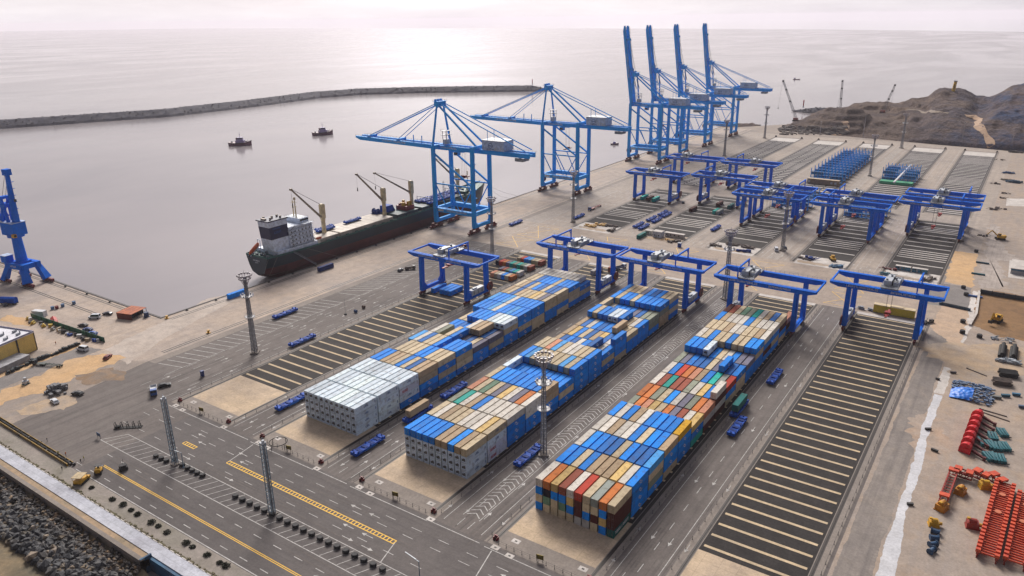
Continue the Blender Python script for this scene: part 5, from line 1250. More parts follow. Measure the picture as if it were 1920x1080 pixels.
# ------------------------------------------------------------------ cars, vans, trucks
def make_car(kind, c, name):
    t = thing(name,'x','car' if kind != 'van' else 'van'); mb = mat(name+'_paint_'+'_'.join(f'{int(v*100)}' for v in c), c, .3, var=.06)
    L_, W_, H_ = (4.5,1.8,1.45) if kind == 'car' else (5.2,2.0,2.15)
    h0 = .55 if kind == 'car' else .5; hb = .95 if kind == 'car' else 1.15
    b = MB(); b.loft([[(-W_/2,y,h0-.2),(W_/2,y,h0-.2),(W_/2,y,zb),(-W_/2,y,zb)] for y,zb in ((-L_/2,hb-.22),(-L_/2+.25,hb),(L_/2-.3,hb),(L_/2,hb-.2))])
    rf = [(-L_/2+.25,-L_/2+.9),(L_/2-1.3,L_/2-1.9)] if kind == 'car' else [(-L_/2+.1,-L_/2+.25),(L_/2-.9,L_/2-1.5)]
    b.hexa([(-W_/2+.04,rf[0][0],hb-.02),(W_/2-.04,rf[0][0],hb-.02),(W_/2-.04,rf[1][0],hb-.02),(-W_/2+.04,rf[1][0],hb-.02),(-W_/2+.22,rf[0][1],H_),(W_/2-.22,rf[0][1],H_),(W_/2-.22,rf[1][1],H_),(-W_/2+.22,rf[1][1],H_)]); b.build('body', mb, t, bevel=.05)
    b = MB(); e = .03
    b.hexa([(-W_/2+.02,rf[0][0]+.3,hb+.08),(W_/2-.02,rf[0][0]+.3,hb+.08),(W_/2-.02,rf[1][0]-.1,hb+.08),(-W_/2+.02,rf[1][0]-.1,hb+.08),(-W_/2+.15,rf[0][1]+.1,H_-.14),(W_/2-.15,rf[0][1]+.1,H_-.14),(W_/2-.15,rf[1][1],H_-.14),(-W_/2+.15,rf[1][1],H_-.14)])
    b.hexa([(-W_/2+.2,rf[0][0]+.02,hb+.08),(W_/2-.2,rf[0][0]+.02,hb+.08),(W_/2-.2,rf[1][0]-.0,hb+.08),(-W_/2+.2,rf[1][0]-.0,hb+.08),(-W_/2+.3,rf[0][1]-.06,H_-.12),(W_/2-.3,rf[0][1]-.06,H_-.12),(W_/2-.3,rf[1][1]+.1,H_-.12),(-W_/2+.3,rf[1][1]+.1,H_-.12)]); b.build('windows', m_win, t)
    for y in (-L_/2+.9,L_/2-.9):
        for s in (-1,1): b = MB(); b.tube((s*(W_/2-.2),y,.34),(s*(W_/2+.02),y,.34),.34,n=12); b.build('wheel', m_tyre, t)
    for s in (-1,1): b = MB(); b.box(s*.65-.2,s*.65+.2,L_/2-.04,L_/2+.02,.62,.78); b.build('headlight', m_wht, t)
    return t
def place(o, u, v, rz, lab, cat=None, sc=1.15): o.location = (*at(u,v)[:2],.03); o.rotation_euler = (0,0,rz); o.scale = (sc,)*3; tag(o,lab,cat); return o
place(make_car('van',(.62,.66,.72),'van'),178,597,2.2,'white van parked beside the dark car left of the orange shed')
place(make_car('car',(.02,.022,.05),'car'),202,590,2.0,'dark blue car just behind the white van near the orange shed')
place(make_car('car',(.03,.012,.018),'car'),156,612,1.9,'black car alone on the concrete right of the green fence')
place(make_car('car',(.03,.06,.22),'car'),165,620,1.9,'blue car parked second behind a bright blue one by the fence')
place(make_car('car',(.04,.12,.42),'car'),174,627,1.9,'bright blue car parked by the green fence end')
place(make_car('van',(.68,.70,.74),'van'),156,657,1.8,'white van on the gravel track right of the yellow building')
place(make_car('car',(.68,.70,.74),'car'),103,755,1.45,'white car parked on sand below the grey rock pile')
place(make_car('car',(.03,.03,.035),'car'),146,740,1.9,'black car beside sandy ground right of the rock pile')
place(make_car('car',(.025,.028,.03),'car'),309,725,-.5,'black car beside the blue and white truck')
place(make_car('car',(.20,.03,.03),'car'),202,672,.6,'small dark red car by the sandy corner below the green fence')
place(make_car('car',(.02,.025,.05),'car'),10,573,1.3,'dark car at the left edge near the portal crane')
place(make_car('car',(.03,.04,.07),'car'),751,508,.3,'grey blue car on the quay road right of the dark blue container')
place(make_car('van',(.6,.62,.68),'van'),1455,470,.4,'white van at the foot of the far light mast')
place(make_car('car',(.05,.06,.10),'car'),1471,466,.5,'dark car at the foot of the far light mast')
place(make_car('car',(.02,.03,.05),'car'),1281,381,.3,'dark car between the first two far gantries')
def make_truck(c1, c2, name, bed=True, red=False):
    t = thing(name,'x','truck'); b = MB(); b.hexa([(-1.2,1.2,.7),(1.2,1.2,.7),(1.2,3.3,.7),(-1.2,3.3,.7),(-1.2,1.2,2.9),(1.2,1.2,2.9),(1.2,3.0,2.9),(-1.2,3.0,2.9)]); b.build('cab', mat(name+'_cab',c1,.4,var=.06), t, bevel=.06)
    b = MB(); b.box(-1.05,1.05,3.06,3.32,1.8,2.65); b.box(-1.22,1.22,1.8,2.9,1.8,2.6); b.build('windows', m_win, t)
    b = MB(); b.box(-.5,.5,-5,1.2,.6,.95); b.build('chassis', m_post, t)
    b = MB()
    if bed: b.box(-1.25,1.25,-5,1.0,.95,1.15); [b.box(s*1.2-.05,s*1.2+.05,-5,1,1.15,1.9) for s in (-1,1)]; b.box(-1.2,1.2,-5,-4.9,1.15,1.9); b.box(-1.2,1.2,.9,1,1.15,2.2)
    else:
        b.box(-1.2,1.2,-5,.2,.95,1.25); [b.box(s*.7-.15,s*.7+.15,-16,-5,.9,1.25) for s in (-1,1)]
        for y in (-15.5,-12.5,-9.5,-6.5): b.box(-1.2,1.2,y-.12,y+.12,1.0,1.3)
    b.build('bed', mat(name+'_bed',c2,.5), t)
    for y in (2.3,-2.6,-3.9)+(() if bed else (-13.5,-14.8)):
        for s in (-1,1): b = MB(); b.tube((s*.8,y,.5),(s*1.2,y,.5),.5,n=12); b.build('wheel', m_tyre, t)
    return t
place(make_truck((.03,.10,.34),(.62,.64,.68),'truck'),289,738,1.04+PI,'blue truck with white load bed beside the black car','truck',1.0)
place(make_truck((.02,.06,.26),(.36,.02,.03),'trailer_truck',False),1108,394,PI,'blue tractor truck pulling a red trailer on the quay road','truck',1.0)
place(make_truck((.04,.05,.06),(.08,.10,.09),'flatbed_truck',False),72,684,1.95,'dark flatbed truck on the gravel track below the yellow building','truck',.8)
o = make_truck((.30,.05,.02),(.25,.02,.02),'tank_truck',True); place(o,862,472,-.2,'red truck on the quay road behind the leftmost gantry','truck',1.5)
place(make_truck((.05,.04,.04),(.10,.05,.04),'dump_truck',True),771,505,-.6,'dark brown truck on the quay road right of a small car','truck',.8)
place(make_truck((.45,.48,.52),(.05,.08,.2),'yard_truck',True),1165,504,-.4,'white cab truck behind the left block far end','truck',1.0)
# road machines
t = thing('road_roller','yellow road roller at the start of the double yellow line','road roller',tuple(at(186,886)),.9); t.scale = (1.05,)*3
b = MB(); b.box(-1,1,-1.6,1.2,.7,1.5); b.box(-.9,.9,-1.6,-.4,1.5,2.0); b.build('body', m_yel, t)
b = MB(); b.tube((-1,1.6,.75),(1,1.6,.75),.75,n=16); b.build('drum', m_gal, t)
for s in (-1,1): b = MB(); b.tube((s*.7,-1.2,.7),(s*1.05,-1.2,.7),.7,n=12); b.build('wheel', m_tyre, t)
b = MB(); [b.beam((sx*.8,sy,1.5),(sx*.8,sy,2.7),.08) for sx in (-1,1) for sy in (-.3,.9)]; b.box(-1,1,-.5,1.1,2.7,2.8); b.cb(0,.2,1.5,.6,.6,.6); b.build('canopy', m_post, t)
t = thing('paver_machine','yellow machine with flat canopy roof at the left end of the road','machine',tuple(at(153,904)),.5)
t.scale = (1.05,)*3
b = MB(); b.box(-1.3,1.3,-2,1.6,.5,1.6); b.box(-1.5,1.5,1.6,2.6,.3,1.2); b.build('body', m_yel, t)
b = MB(); b.box(-1.6,1.6,-2.2,1.4,2.7,2.85); b.build('canopy', mat('canopy_pale',(.55,.42,.24),.6), t)
b = MB(); [b.beam((sx*1.4,sy,1.6),(sx*1.4,sy,2.7),.09) for sx in (-1,1) for sy in (-2,1.2)]; b.build('canopy_posts', m_yel, t)
for s in (-1,1): b = MB(); b.box(s*1.35-.25,s*1.35+.25,-1.9,1.5,0,.7); b.build('track', m_tyre, t)
t = thing('compactor','small black machine on the road right of the yellow roller','machine',tuple(at(232,879)),1.2)
b = MB(); b.box(-1.1,1.1,-1.6,1.6,.5,1.3); b.box(-.8,.8,-1.4,0,1.3,1.9); b.beam((0,0,1.9),(.4,1.6,2.9),.12); b.build('body', m_blk, t)
for y in (-1,1):
    for s in (-1,1): b = MB(); b.tube((s*.9,y,.45),(s*1.3,y,.45),.45,n=10); b.build('wheel', m_tyre, t)
t = thing('equipment_frames','black steel frames standing in a row on the asphalt','steel frames',tuple(at(240,802)),.7)
b = MB()
for i in range(5):
    x = -4.5+i*2.2; b.beam((x,-.7,.25),(x,-.7,2.4),.16); b.beam((x,.7,.25),(x,.7,2.4),.16); b.beam((x,-.7,2.4),(x,.7,2.4),.16); b.beam((x,-.7,1.3),(x,.7,1.3),.12); b.beam((x+.9,-.7,.25),(x+.9,-.7,2.2),.14)
b.build('uprights', m_rub, t); b = MB(); b.box(-5,5.2,-.9,.9,0,.25); b.cb(-3.6,.1,.25,1.6,1.2,.8); b.build('skid', m_rub, t)
def person(x, y, lab, shirt, legs, rz=0, arm=0):
    """standing figure grown as one skin from a joint skeleton"""
    me = D.meshes.new('person')
    v = [(0,0,.95),(0,0,1.2),(0,0,1.42),(0,0,1.52),(0,.02,1.66),(0,.02,1.76),(.1,0,.92),(.11,.05,.5),(.11,0,.06),(.11,.14,.03),(-.1,0,.92),(-.11,-.06,.5),(-.11,-.1,.06),(-.11,.04,.03),(.19,0,1.4),(.25,.02,1.12),(.25,.12+arm,.9),(-.19,0,1.4),(-.25,-.02,1.12),(-.25,.08,.88)]
    e = [(0,1),(1,2),(2,3),(3,4),(4,5),(0,6),(6,7),(7,8),(8,9),(0,10),(10,11),(11,12),(12,13),(2,14),(14,15),(15,16),(2,17),(17,18),(18,19)]
    r = [.15,.14,.15,.06,.105,.08,.095,.07,.05,.045,.095,.07,.05,.045,.065,.05,.038,.065,.05,.038]
    me.from_pydata(v,e,[]); o = D.objects.new('person',me); COL.objects.link(o); md = o.modifiers.new('skin','SKIN'); sub = o.modifiers.new('sub','SUBSURF'); sub.levels = sub.render_levels = 1
    if not me.skin_vertices: me.skin_vertices.new()
    for i,q in enumerate(me.skin_vertices[0].data): q.radius = (r[i],r[i]*.85); q.use_root = i == 0
    dg = bpy.context.evaluated_depsgraph_get(); dg.update(); m2 = D.meshes.new_from_object(o.evaluated_get(dg)); o.modifiers.clear(); o.data = m2; D.meshes.remove(me)
    for m_ in (shirt, legs, mat('skin',(.38,.22,.15),.6), mat('hard_hat',(.66,.50,.05),.4)): m2.materials.append(m_)
    for p in m2.polygons:
        z = p.center.z; p.material_index = 3 if z > 1.7 else 2 if z > 1.5 or (abs(p.center.x) > .2 and z < .98) else 0 if z > .9 else 1; p.use_smooth = True
    o.location = (x,y,.03); o.rotation_euler = (0,0,rz); tag(o,lab,'person','workers'); return o
m_hi = mat('vest_orange',(.62,.14,.02),.7); m_trs = mat('trousers_dark',(.03,.035,.06),.8); m_hy = mat('vest_yellow',(.52,.50,.05),.7)
for u,v,l,s_ in ((89,826,'person standing alone on the tarmac above the yellow trench',m_trs),(124,853,'person in orange vest beside the yellow trench end',m_hi),(152,866,'person in dark clothes left of the road machines',m_trs),(158,861,'person in yellow vest behind the yellow machine',m_hy),(110,851,'person in yellow vest leaning over the trench',m_hy),(105,644,'person in dark red walking near the yellow building',m_hi),(117,880,'person in dark clothes by the dark end of the trench',m_trs)):
    p = at(u,v+2); person(p.x,p.y,l,s_,m_trs,random.uniform(0,6))
# ------------------------------------------------------------------ hills beyond the terminal
from mathutils import noise as mn
SKY_PTS = [(1380,248),(1430,247),(1454,243.5),(1495,226),(1529,213.6),(1551,204),(1590,203),(1604,195.5),(1625,194),(1676,195),(1698,193),(1712,187),(1738,186.5),(1754,173),(1770,168.5),(1802,170),(1819,177.5),(1831,184.4),(1854,181.7),(1874,174),(1895,164.3),(1920,160),(1960,150),(2050,140),(2200,128),(2400,135),(2700,160)]
def lerp_pts(p, u):
    for (a,b),(c,d_) in zip(p,p[1:]):
        if a <= u <= c: return b+(d_-b)*(u-a)/(c-a)
    return p[-1][1]
def foot_y(x): return 878-(x+270)*.13
RY = 1085
def ridge_at(u):
    v = lerp_pts(SKY_PTS,u); q = rgt*((u-960)/FPX)+upv*(-(v-540)/FPX)+fwd; t = (RY-CAM.y)/q.y; return CAM+q*t
RID = [ridge_at(u) for u in range(1380,2701,6)]
XS = [(p.x, p.z) for p in RID]
def ridge_z(x):
    return lerp_pts(XS, max(XS[0][0],min(XS[-1][0],x)))
hb = MB(); NXh, NYh = 380, 150; x0, x1 = -290., 620.
def hprof(t, x):
    # t 0 at foot .. 1 at ridge: steep first face, bench, then final slope
    k = max(0,min(1,(x+150)/120)); bench = .10+.42*min(1,t/.30) if t < .30 else (.52+.05*(t-.30)/.25 if t < .55 else .57+.43*((t-.55)/.45)**1.15)
    return (1-k)*t**.8 + k*bench
RY2 = 940
R2 = []
for u in range(1425,1600,5):
    v = lerp_pts(SKY_PTS,u); q_ = rgt*((u-960)/FPX)+upv*(-(v-540)/FPX)+fwd; p_ = CAM+q_*((RY2-CAM.y)/q_.y); R2.append((p_.x, p_.z))
def spur(x, y):
    if x > R2[-1][0]+25: return -50
    z = lerp_pts(R2, max(R2[0][0],min(R2[-1][0],x))); z = z if x >= R2[0][0] else -3
    if x > R2[-1][0]: z -= (x-R2[-1][0])*.5
    fy = foot_y(x); return z-(z+1)*(max(0,RY2-y)/max(1,RY2-fy))**1.3 if y < RY2 else z-(y-RY2)*.35
hv = []
for j in range(NYh+1):
    s = j/NYh*1.75
    for i in range(NXh+1):
        x = x0+(x1-x0)*i/NXh; fy = foot_y(x); y = fy+(RY-fy)*s
        xr = CAM.x+(x-CAM.x)*(RY-CAM.y)/(y-CAM.y)   # same sight line keeps the ridge outline
        R = ridge_z(xr)
        if s <= 1: h = -1+(R+1)*hprof(s,x) if s > 0 else -1
        else: h = R-(s-1)*(R+12)*1.25
        h = max(h, spur(x,y))
        w = min(1,s*5)*(1 if s < .9 else max(.35,1-(s-.9)*3) if s <= 1.1 else 1)
        h += w*(mn.fractal(Vector((x*.012,y*.012,3)),1,2,5)*4.2+mn.ridged_multi_fractal(Vector((x*.03,y*.018,9)),1,2,5,1,2)*2.4)*(.4+min(1,max(0,R)/30))+min(1,s*6)*(mn.fractal(Vector((x*.13,y*.13,4)),1,2,4)*.8)
        if x < -40 and 0 < s < 1: h = h*.45+.55*(math.floor(h/6.5)*6.5+6.5*max(0,min(1,((h/6.5)%1-.62)/.3)))
        if x > 5: h += w*max(0,min(1,(x-5)/40))*(mn.ridged_multi_fractal(Vector((x*.022,y*.012,5)),1,2.1,6,1,2)*4.5-4)
        hv.append((x,y,h))
hf = [(j*(NXh+1)+i,j*(NXh+1)+i+1,(j+1)*(NXh+1)+i+1,(j+1)*(NXh+1)+i) for j in range(NYh) for i in range(NXh)]
hb.add(hv,hf)
m = D.materials.new('hill_rock'); nt, bs_ = nodes(m)
c_ = mixc(nt, ramp(nt, tex(nt,'noise',.012,7,.62,dist=.8), [(.38,0.0),(.6,1.0)]), (.085,.064,.062), (.125,.092,.076))
c_ = mixc(nt, ramp(nt, tex(nt,'noise',.05,7,.7), [(.5,0.0),(.8,.6)]), c_, (.042,.040,.066))
c_ = mixc(nt, ramp(nt, tex(nt,'noise',.008,5,.6,sx=(1,.6,4)), [(.58,0.0),(.72,.6)]), c_, (.20,.15,.11))
sx_ = nt.nodes.new('ShaderNodeSeparateXYZ'); nt.links.new(nt.nodes.new('ShaderNodeNewGeometry').outputs['Position'], sx_.inputs[0])
mr = nt.nodes.new('ShaderNodeMapRange'); mr.inputs[1].default_value = -60; mr.inputs[2].default_value = 70; nt.links.new(sx_.outputs[0], mr.inputs[0])
blu = nt.nodes.new('ShaderNodeMath'); blu.operation = 'MULTIPLY'; blu.use_clamp = True; nt.links.new(mr.outputs[0], blu.inputs[0]); nt.links.new(ramp(nt, tex(nt,'noise',.02,5,.6), [(.3,.3),(.6,1.3)]), blu.inputs[1])
c_ = mixc(nt, blu.outputs[0], c_, mixc(nt, ramp(nt, tex(nt,'noise',.06,6,.7,sx=(1,1,.35)), [(.4,0.0),(.6,1.0)]), (.028,.055,.125), (.085,.068,.085)))
c_ = mixc(nt, ramp(nt, tex(nt,'noise',.03,6,.65,sx=(.35,.35,3)), [(.5,0.0),(.66,.6)]), c_, (.19,.135,.10))
c_ = mixc(nt, 1.0, c_, ramp(nt, tex(nt,'noise',.3,5,.7), [(.3,(.5,.5,.5)),(.7,(1.35,1.35,1.35))]), 'MULTIPLY')
nt.links.new(c_, bs_.inputs['Base Color']); bs_.inputs['Roughness'].default_value = .95; bs_.inputs['Specular IOR Level'].default_value = .1
bp = nt.nodes.new('ShaderNodeBump'); bp.inputs['Strength'].default_value = 1.0; bp.inputs['Distance'].default_value = 4
nt.links.new(tex(nt,'noise',.12,6,.65), bp.inputs['Height']); nt.links.new(bp.outputs[0], bs_.inputs['Normal'])
hills = struct('hills', hb, m, smooth=True)
from mathutils.bvhtree import BVHTree
HB = BVHTree.FromPolygons(hv, hf)
def hz_(x, y):
    r_ = HB.ray_cast(Vector((x,y,500)), Vector((0,0,-1))); return r_[0].z if r_[0] else 0
def on_hill(u, v):
    q = (rgt*((u-960)/FPX)+upv*(-(v-540)/FPX)+fwd).normalized(); r_ = HB.ray_cast(CAM, q); return r_[0] if r_[0] else at(u,v)
def ribbon(name, px, w, m_, lift=.4):
    pts = [on_hill(u,v) for u,v in px]; dense = []
    for a,c in zip(pts,pts[1:]):
        n = max(2,int((c-a).length/5)); dense += [a.lerp(c,i/n) for i in range(n)]
    dense.append(pts[-1]); b = MB(); vs = []
    for i,p in enumerate(dense):
        d = dense[min(i+1,len(dense)-1)]-dense[max(i-1,0)]; n_ = Vector((-d.y,d.x,0)).normalized(); ww = w*(1+.25*math.sin(i*.9))
        for s in (-1,-.33,.33,1):
            q = p+n_*s*ww/2; vs.append((q.x,q.y,max(hz_(q.x,q.y),0)+lift))
    K = 4
    b.add(vs,[(i*K+k,i*K+k+1,(i+1)*K+k+1,(i+1)*K+k) for i in range(len(dense)-1) for k in range(K-1)]); return struct(name,b,m_)
m_path = ground_mat('hill_path', (.44,.29,.19), (.40,.28,.20), s_big=.1, stain=(.30,.22,.17), stain_amt=.6)
ribbon('hill_path', [(1858,276),(1856,266),(1849,254),(1842,244),(1832,236),(1834,228),(1838,224),(1826,219),(1810,217)], 7, m_path)
ribbon('hill_path', [(1560,254),(1576,250),(1587,244),(1588,236),(1583,228)], 8, m_path)
m_ledge = ground_mat('hill_ledge', (.30,.24,.19), (.25,.205,.17), s_big=.1, stain=(.18,.15,.14), stain_amt=.6)
ribbon('hill_ledge', [(1702,206),(1726,208),(1750,211),(1778,213)], 6, m_ledge)
# rubble and huts at the hill foot
rr_ = random.Random(4); b = MB()
for k in range(420):
    u = rr_.uniform(1462,1590); p = on_hill(u, rr_.uniform(237,253)); s = rr_.uniform(.6,2.4)
    b.cb(p.x,p.y,p.z-.5,s*rr_.uniform(.7,2.2),s*rr_.uniform(.7,1.5),s)
tag(b.build('rubble', mat('rubble_dark',(.10,.09,.095),.9,c2=(.26,.22,.19),scale=.15)), 'dark construction rubble and junk heaped at the foot of the hills', 'rubble', kind='stuff')
# yellow tower on the hill, crawler cranes behind
t = thing('tower','yellow tower standing on top of the dark hill','tower'); p = on_hill(1787.5,170.5); t.location = p; t.rotation_euler = (0,math.radians(4),0)
b = MB(); b.tube((0,0,-1),(0,0,12.5),2.2,2.0,12); b.build('shaft', mat('tower_yellow',(.88,.52,.01),.5), t)
b = MB(); b.tube((0,0,12.5),(0,0,14),2.3,2.3,12); b.build('top', m_gal, t); b = MB(); b.box(-.6,.6,-2.25,-1.9,2,9); b.build('stripe', mat('tower_brown',(.22,.10,.02),.6), t)
m_lat = mat('lattice_grey', (.34,.34,.36), .5, .3)
def crawler(uB, vB, uT, vT, y, lab):
    qb = rgt*((uB-960)/FPX)+upv*(-(vB-540)/FPX)+fwd; qt = rgt*((uT-960)/FPX)+upv*(-(vT-540)/FPX)+fwd
    pb = CAM+qb*((y-CAM.y)/qb.y); pt = CAM+qt*((y-CAM.y)/qt.y); gz = hz_(pb.x,pb.y); base = Vector((pb.x,pb.y,gz))
    t = thing('crawler_crane',lab,'crane',base,0,'crawler cranes behind the hills')
    L = lambda p: p-base
    b = MB(); b.box(-3,3,-2,2,1.2,4.2); b.box(1.2,3,-2.6,-.8,1.5,4); b.build('cab', mat('crane_red',(.3,.05,.03),.5), t)
    for s in (-1,1): b = MB(); b.box(-3.6,3.6,s*2.6-.5,s*2.6+.5,-.6,1.2); b.build('track', m_tyre, t)
    a, e = Vector((1,0,3)), L(pt); d = (e-a); n = 14; b = MB()
    ax = d.normalized(); r_ = ax.cross(Vector((0,1,0))).normalized(); u_ = Vector((0,1,0))
    for sx in (-1,1):
        for sy in (-1,1): b.beam(a+r_*sx*1.1+u_*sy*1.1, e+r_*sx*.8+u_*sy*.8, .3)
    for i in range(n):
        p, q = a.lerp(e,i/n), a.lerp(e,(i+1)/n); s = 1 if i%2 else -1
        for sy in (-1,1): b.beam(p+r_*s*1.0+u_*sy*1.0, q-r_*s*1.0+u_*sy*1.0, .18)
        b.beam(p+r_+u_,p-r_-u_,.16)
    b.cur = 1
    for f_ in (.45,.75,.97): p = a.lerp(e,f_); b.cb(p.x,p.y,p.z-1,2.3,2.3,2)
    b.build('boom', [m_lat, m_post], t)
    b = MB(); b.path([e,Vector((-2.5,0,4))],.09,4); b.path([e,Vector((e.x-2.5,e.y,max(4,e.z-38)))],.09,4); b.cb(e.x-2.5,e.y,max(4,e.z-39),1,1,1.6); b.build('hoist_rope', m_cable, t)
crawler(1491,230,1468,150,930,'leftmost crawler crane with long lattice boom beside the shore')
crawler(1575,203,1580,150,1010,'middle crawler crane with upright lattice boom above the hill')
crawler(1657,196,1679,158,1020,'right crawler crane with tilted lattice boom above the hill')
# pale poles in front of the hills
for i,(u,v0,v1,l) in enumerate(((1537,252,228,'pale lamp pole at the left hill foot among the rubble'),(1618,256,218,'pale lamp pole in front of the dark hill face'),(1803,270,233,'pale lamp pole below the hill path'),(1901,262,240,'pale lamp pole at the right hill foot'))):
    p = at(u,v0+2); b = MB(); h_ = (v0-v1)*.62*(900/900)*1.15; b.tube((0,0,-1),(0,0,h_),.45,.28,6); b.cb(0,0,h_,2.2,.5,.4); t = b.build('lamp_pole', mat('pole_pale',(.45,.42,.44),.6), None, (p.x,min(p.y,foot_y(p.x)+8),0)); tag(t,l,'lamp pole','lamp poles at the hill foot')

# ------------------------------------------------------------------ foreground shore: walkway, wall, rock slope, sand
b = MB(); b.box(-700,-84.5,-80.0,-75.8,-6,.55); struct('walkway', b, ground_mat('walkway_white', (.56,.57,.63), (.46,.47,.53), s_big=.09, stain=(.30,.29,.33), stain_amt=.75, s_mid=.045, joints=6))
b = MB(); b.box(-84.5,300,-80,-75.8,-6,.55); struct('walkway', b, MATS['walkway_white'])
t = thing('retaining_wall','low concrete retaining wall between white walkway and rock slope','wall',(0,0,0))
b = MB(); b.box(-700,-107,-83.4,-82.3,-6,.9); b.build('wall', mat('old_wall',(.30,.235,.18),.9,c2=(.14,.13,.14),scale=.2), t)
b = MB(); b.box(-700,-106.8,-83.5,-82.2,.9,1.1); b.build('coping', gm_strip2, t)
b = MB(); b.box(-700,-107,-82.3,-80.02,-2,.35); struct('earth_strip', b, ground_mat('verge_earth', (.42,.295,.19), (.30,.235,.165), s_big=.1, stain=(.20,.18,.11), stain_amt=.8))
t = thing('blue_wall','blue painted wall face below the end of the white walkway','wall',(0,0,0))
b = MB(); b.box(-107,300,-81.0,-80.02,-6,.3); b.box(-107.6,-107,-83.4,-80.02,-6,1.3); b.build('wall', mat('wall_blue',(.02,.11,.22),.7,c2=(.02,.06,.12),scale=.3), t)  # wall face in mottled dark blue
sheet('roadside_strip', rect(-260,75,-75.6,-68.8), Z[6], ground_mat('verge_grey', (.30,.26,.235), (.26,.235,.205), s_big=.08, stain=(.17,.155,.11), stain_amt=.6))
b = MB(); rb_ = random.Random(8)
for k in range(900):
    x = rb_.uniform(-215,-70); y = -75.2+rb_.gauss(0,.35); s = rb_.uniform(.15,.5); b.cb(x,y,0,s*1.4,s,s*.7)
tag(b.build('roadside_weeds', mat('weeds',(.11,.105,.05),.9,c2=(.16,.13,.09),scale=.6)), 'low weeds and litter along the kerb of the white walkway', 'weeds', kind='stuff')
b = MB()
x = -215
while x < 60: b.box(x,x+1.9,-75.8,-75.5,0,.62); x += 2.9
struct('walkway_kerb', b, gm_white)
def bush(x, y, r_, lab, seed):
    q = random.Random(seed); b = MB()
    for k in range(260):
        a, el, rr = q.uniform(0,2*PI), q.uniform(-.2,1.5), r_*q.uniform(.35,1); c = Vector((math.cos(a)*math.cos(el)*rr*1.2,math.sin(a)*math.cos(el)*rr,max(.05,math.sin(el)*rr*.75)))
        d = Vector((q.uniform(-1,1),q.uniform(-1,1),q.uniform(-.3,1))).normalized()*.3; e = d.cross(Vector((q.uniform(-1,1),q.uniform(-1,1),q.uniform(-1,1)))).normalized()*.2
        b.add([c-e,c+d*.6,c+e,c-d*.6],[(0,1,2,3)])
    t = thing('bush',lab,'bush',(x,y,0),0,'small dark bushes beside the road'); b.build('foliage', mat('bush_leaf',(.035,.05,.03),.8,c2=(.06,.05,.035),scale=2), t)
    b = MB(); b.tube((0,0,0),(0,0,r_*.6),.06,n=5); b.build('stem', m_post, t)
for i,(u,v) in enumerate(((172,915),(211,937),(231,947),(246,957),(258,965),(284,980),(297,987),(313,999),(349,1019),(361,1026),(389,1041),(424,1062),(412,1056))):
    p = at(u,v); bush(p.x,p.y,.95+.2*(i%3),f'small dark bush beside the lower road, {ORD[i]} from the yellow machine',i)
def rock_field(name, n, seed, fn, m_, lab):
    """riprap: angular boulders, each its own shape, packed over a slope"""
    q = random.Random(seed); b = MB(); ico = bmesh.new(); bmesh.ops.create_icosphere(ico, subdivisions=1, radius=1); V = [v.co.copy() for v in ico.verts]; F = [[v.index for v in f.verts] for f in ico.faces]; ico.free()
    for k in range(n):
        x, y, z, s = fn(q); R_ = Matrix.Rotation(q.uniform(0,6.28),3,Vector((q.uniform(-1,1),q.uniform(-1,1),q.uniform(-1,1))).normalized()); sc = (s*q.uniform(.8,1.35),s*q.uniform(.65,1.05),s*q.uniform(.5,.85))
        b.add([R_@Vector((v.x*sc[0]*q.uniform(.82,1.12),v.y*sc[1]*q.uniform(.82,1.12),v.z*sc[2]*q.uniform(.82,1.12)))+Vector((x,y,z)) for v in V],F)
    return tag(b.build(name, m_), lab, 'rocks', kind='stuff')
m = D.materials.new('riprap_rock'); nt, bs_ = nodes(m)
geo = nt.nodes.new('ShaderNodeNewGeometry'); rnd_ = ramp(nt, geo.outputs['Random Per Island'], [(0,(.022,.024,.031)),(.4,(.042,.043,.050)),(.72,(.070,.067,.070)),(.87,(.10,.083,.062)),(.96,(.17,.12,.07)),(1,(.26,.21,.17))])
sy_ = nt.nodes.new('ShaderNodeSeparateXYZ'); nt.links.new(geo.outputs['Position'], sy_.inputs[0])
mw = nt.nodes.new('ShaderNodeMapRange'); mw.inputs[1].default_value = -91; mw.inputs[2].default_value = -84.5; nt.links.new(sy_.outputs[1], mw.inputs[0])
ww_ = nt.nodes.new('ShaderNodeMath'); ww_.operation = 'MULTIPLY'; nt.links.new(mw.outputs[0], ww_.inputs[0]); nt.links.new(ramp(nt, tex(nt,'noise',.09,3,.5), [(.4,0.1),(.62,.9)]), ww_.inputs[1]); warm = ww_.outputs[0]
c_ = mixc(nt, warm, rnd_, mixc(nt,1.0,rnd_,(1.9,1.35,.85),'MULTIPLY')); c_ = mixc(nt, 1.0, c_, ramp(nt, tex(nt,'noise',1.6,5,.7), [(.3,(.65,.65,.65)),(.7,(1.2,1.2,1.2))]), 'MULTIPLY')
nt.links.new(c_, bs_.inputs['Base Color']); bs_.inputs['Roughness'].default_value = .75; MATS['riprap_rock'] = m
def slope_z(y): return max(-3.1, -.9+(y+83.5)*.15)
def rf(q):
    x = q.uniform(-235,-60); u_ = q.random(); y = -83.8-14.2*u_; big = .62+1.0*u_*q.random()+.35*q.random(); return x, y, slope_z(y)+q.uniform(-.25,.35)-(3.3 if x > -106 else 0), big*(1.25 if u_ > .25 else .8)
rock_field('riprap', 3600, 5, rf, m, 'dark riprap boulders covering the shore slope at the bottom left')
b = MB(); xs = list(range(-400,301,6)); q = random.Random(2); vs = []
for i,x in enumerate(xs):
    for y in (-83.4,-90,-97,-102,-110,-122,-140,-170,-230): vs.append((x,y,(slope_z(y)-.7-(2.9 if x > -106 else 0) if y > -100 else -3.35-.004*(-103-y)+mn.noise(Vector((x*.06,y*.06,1)))*.25)))
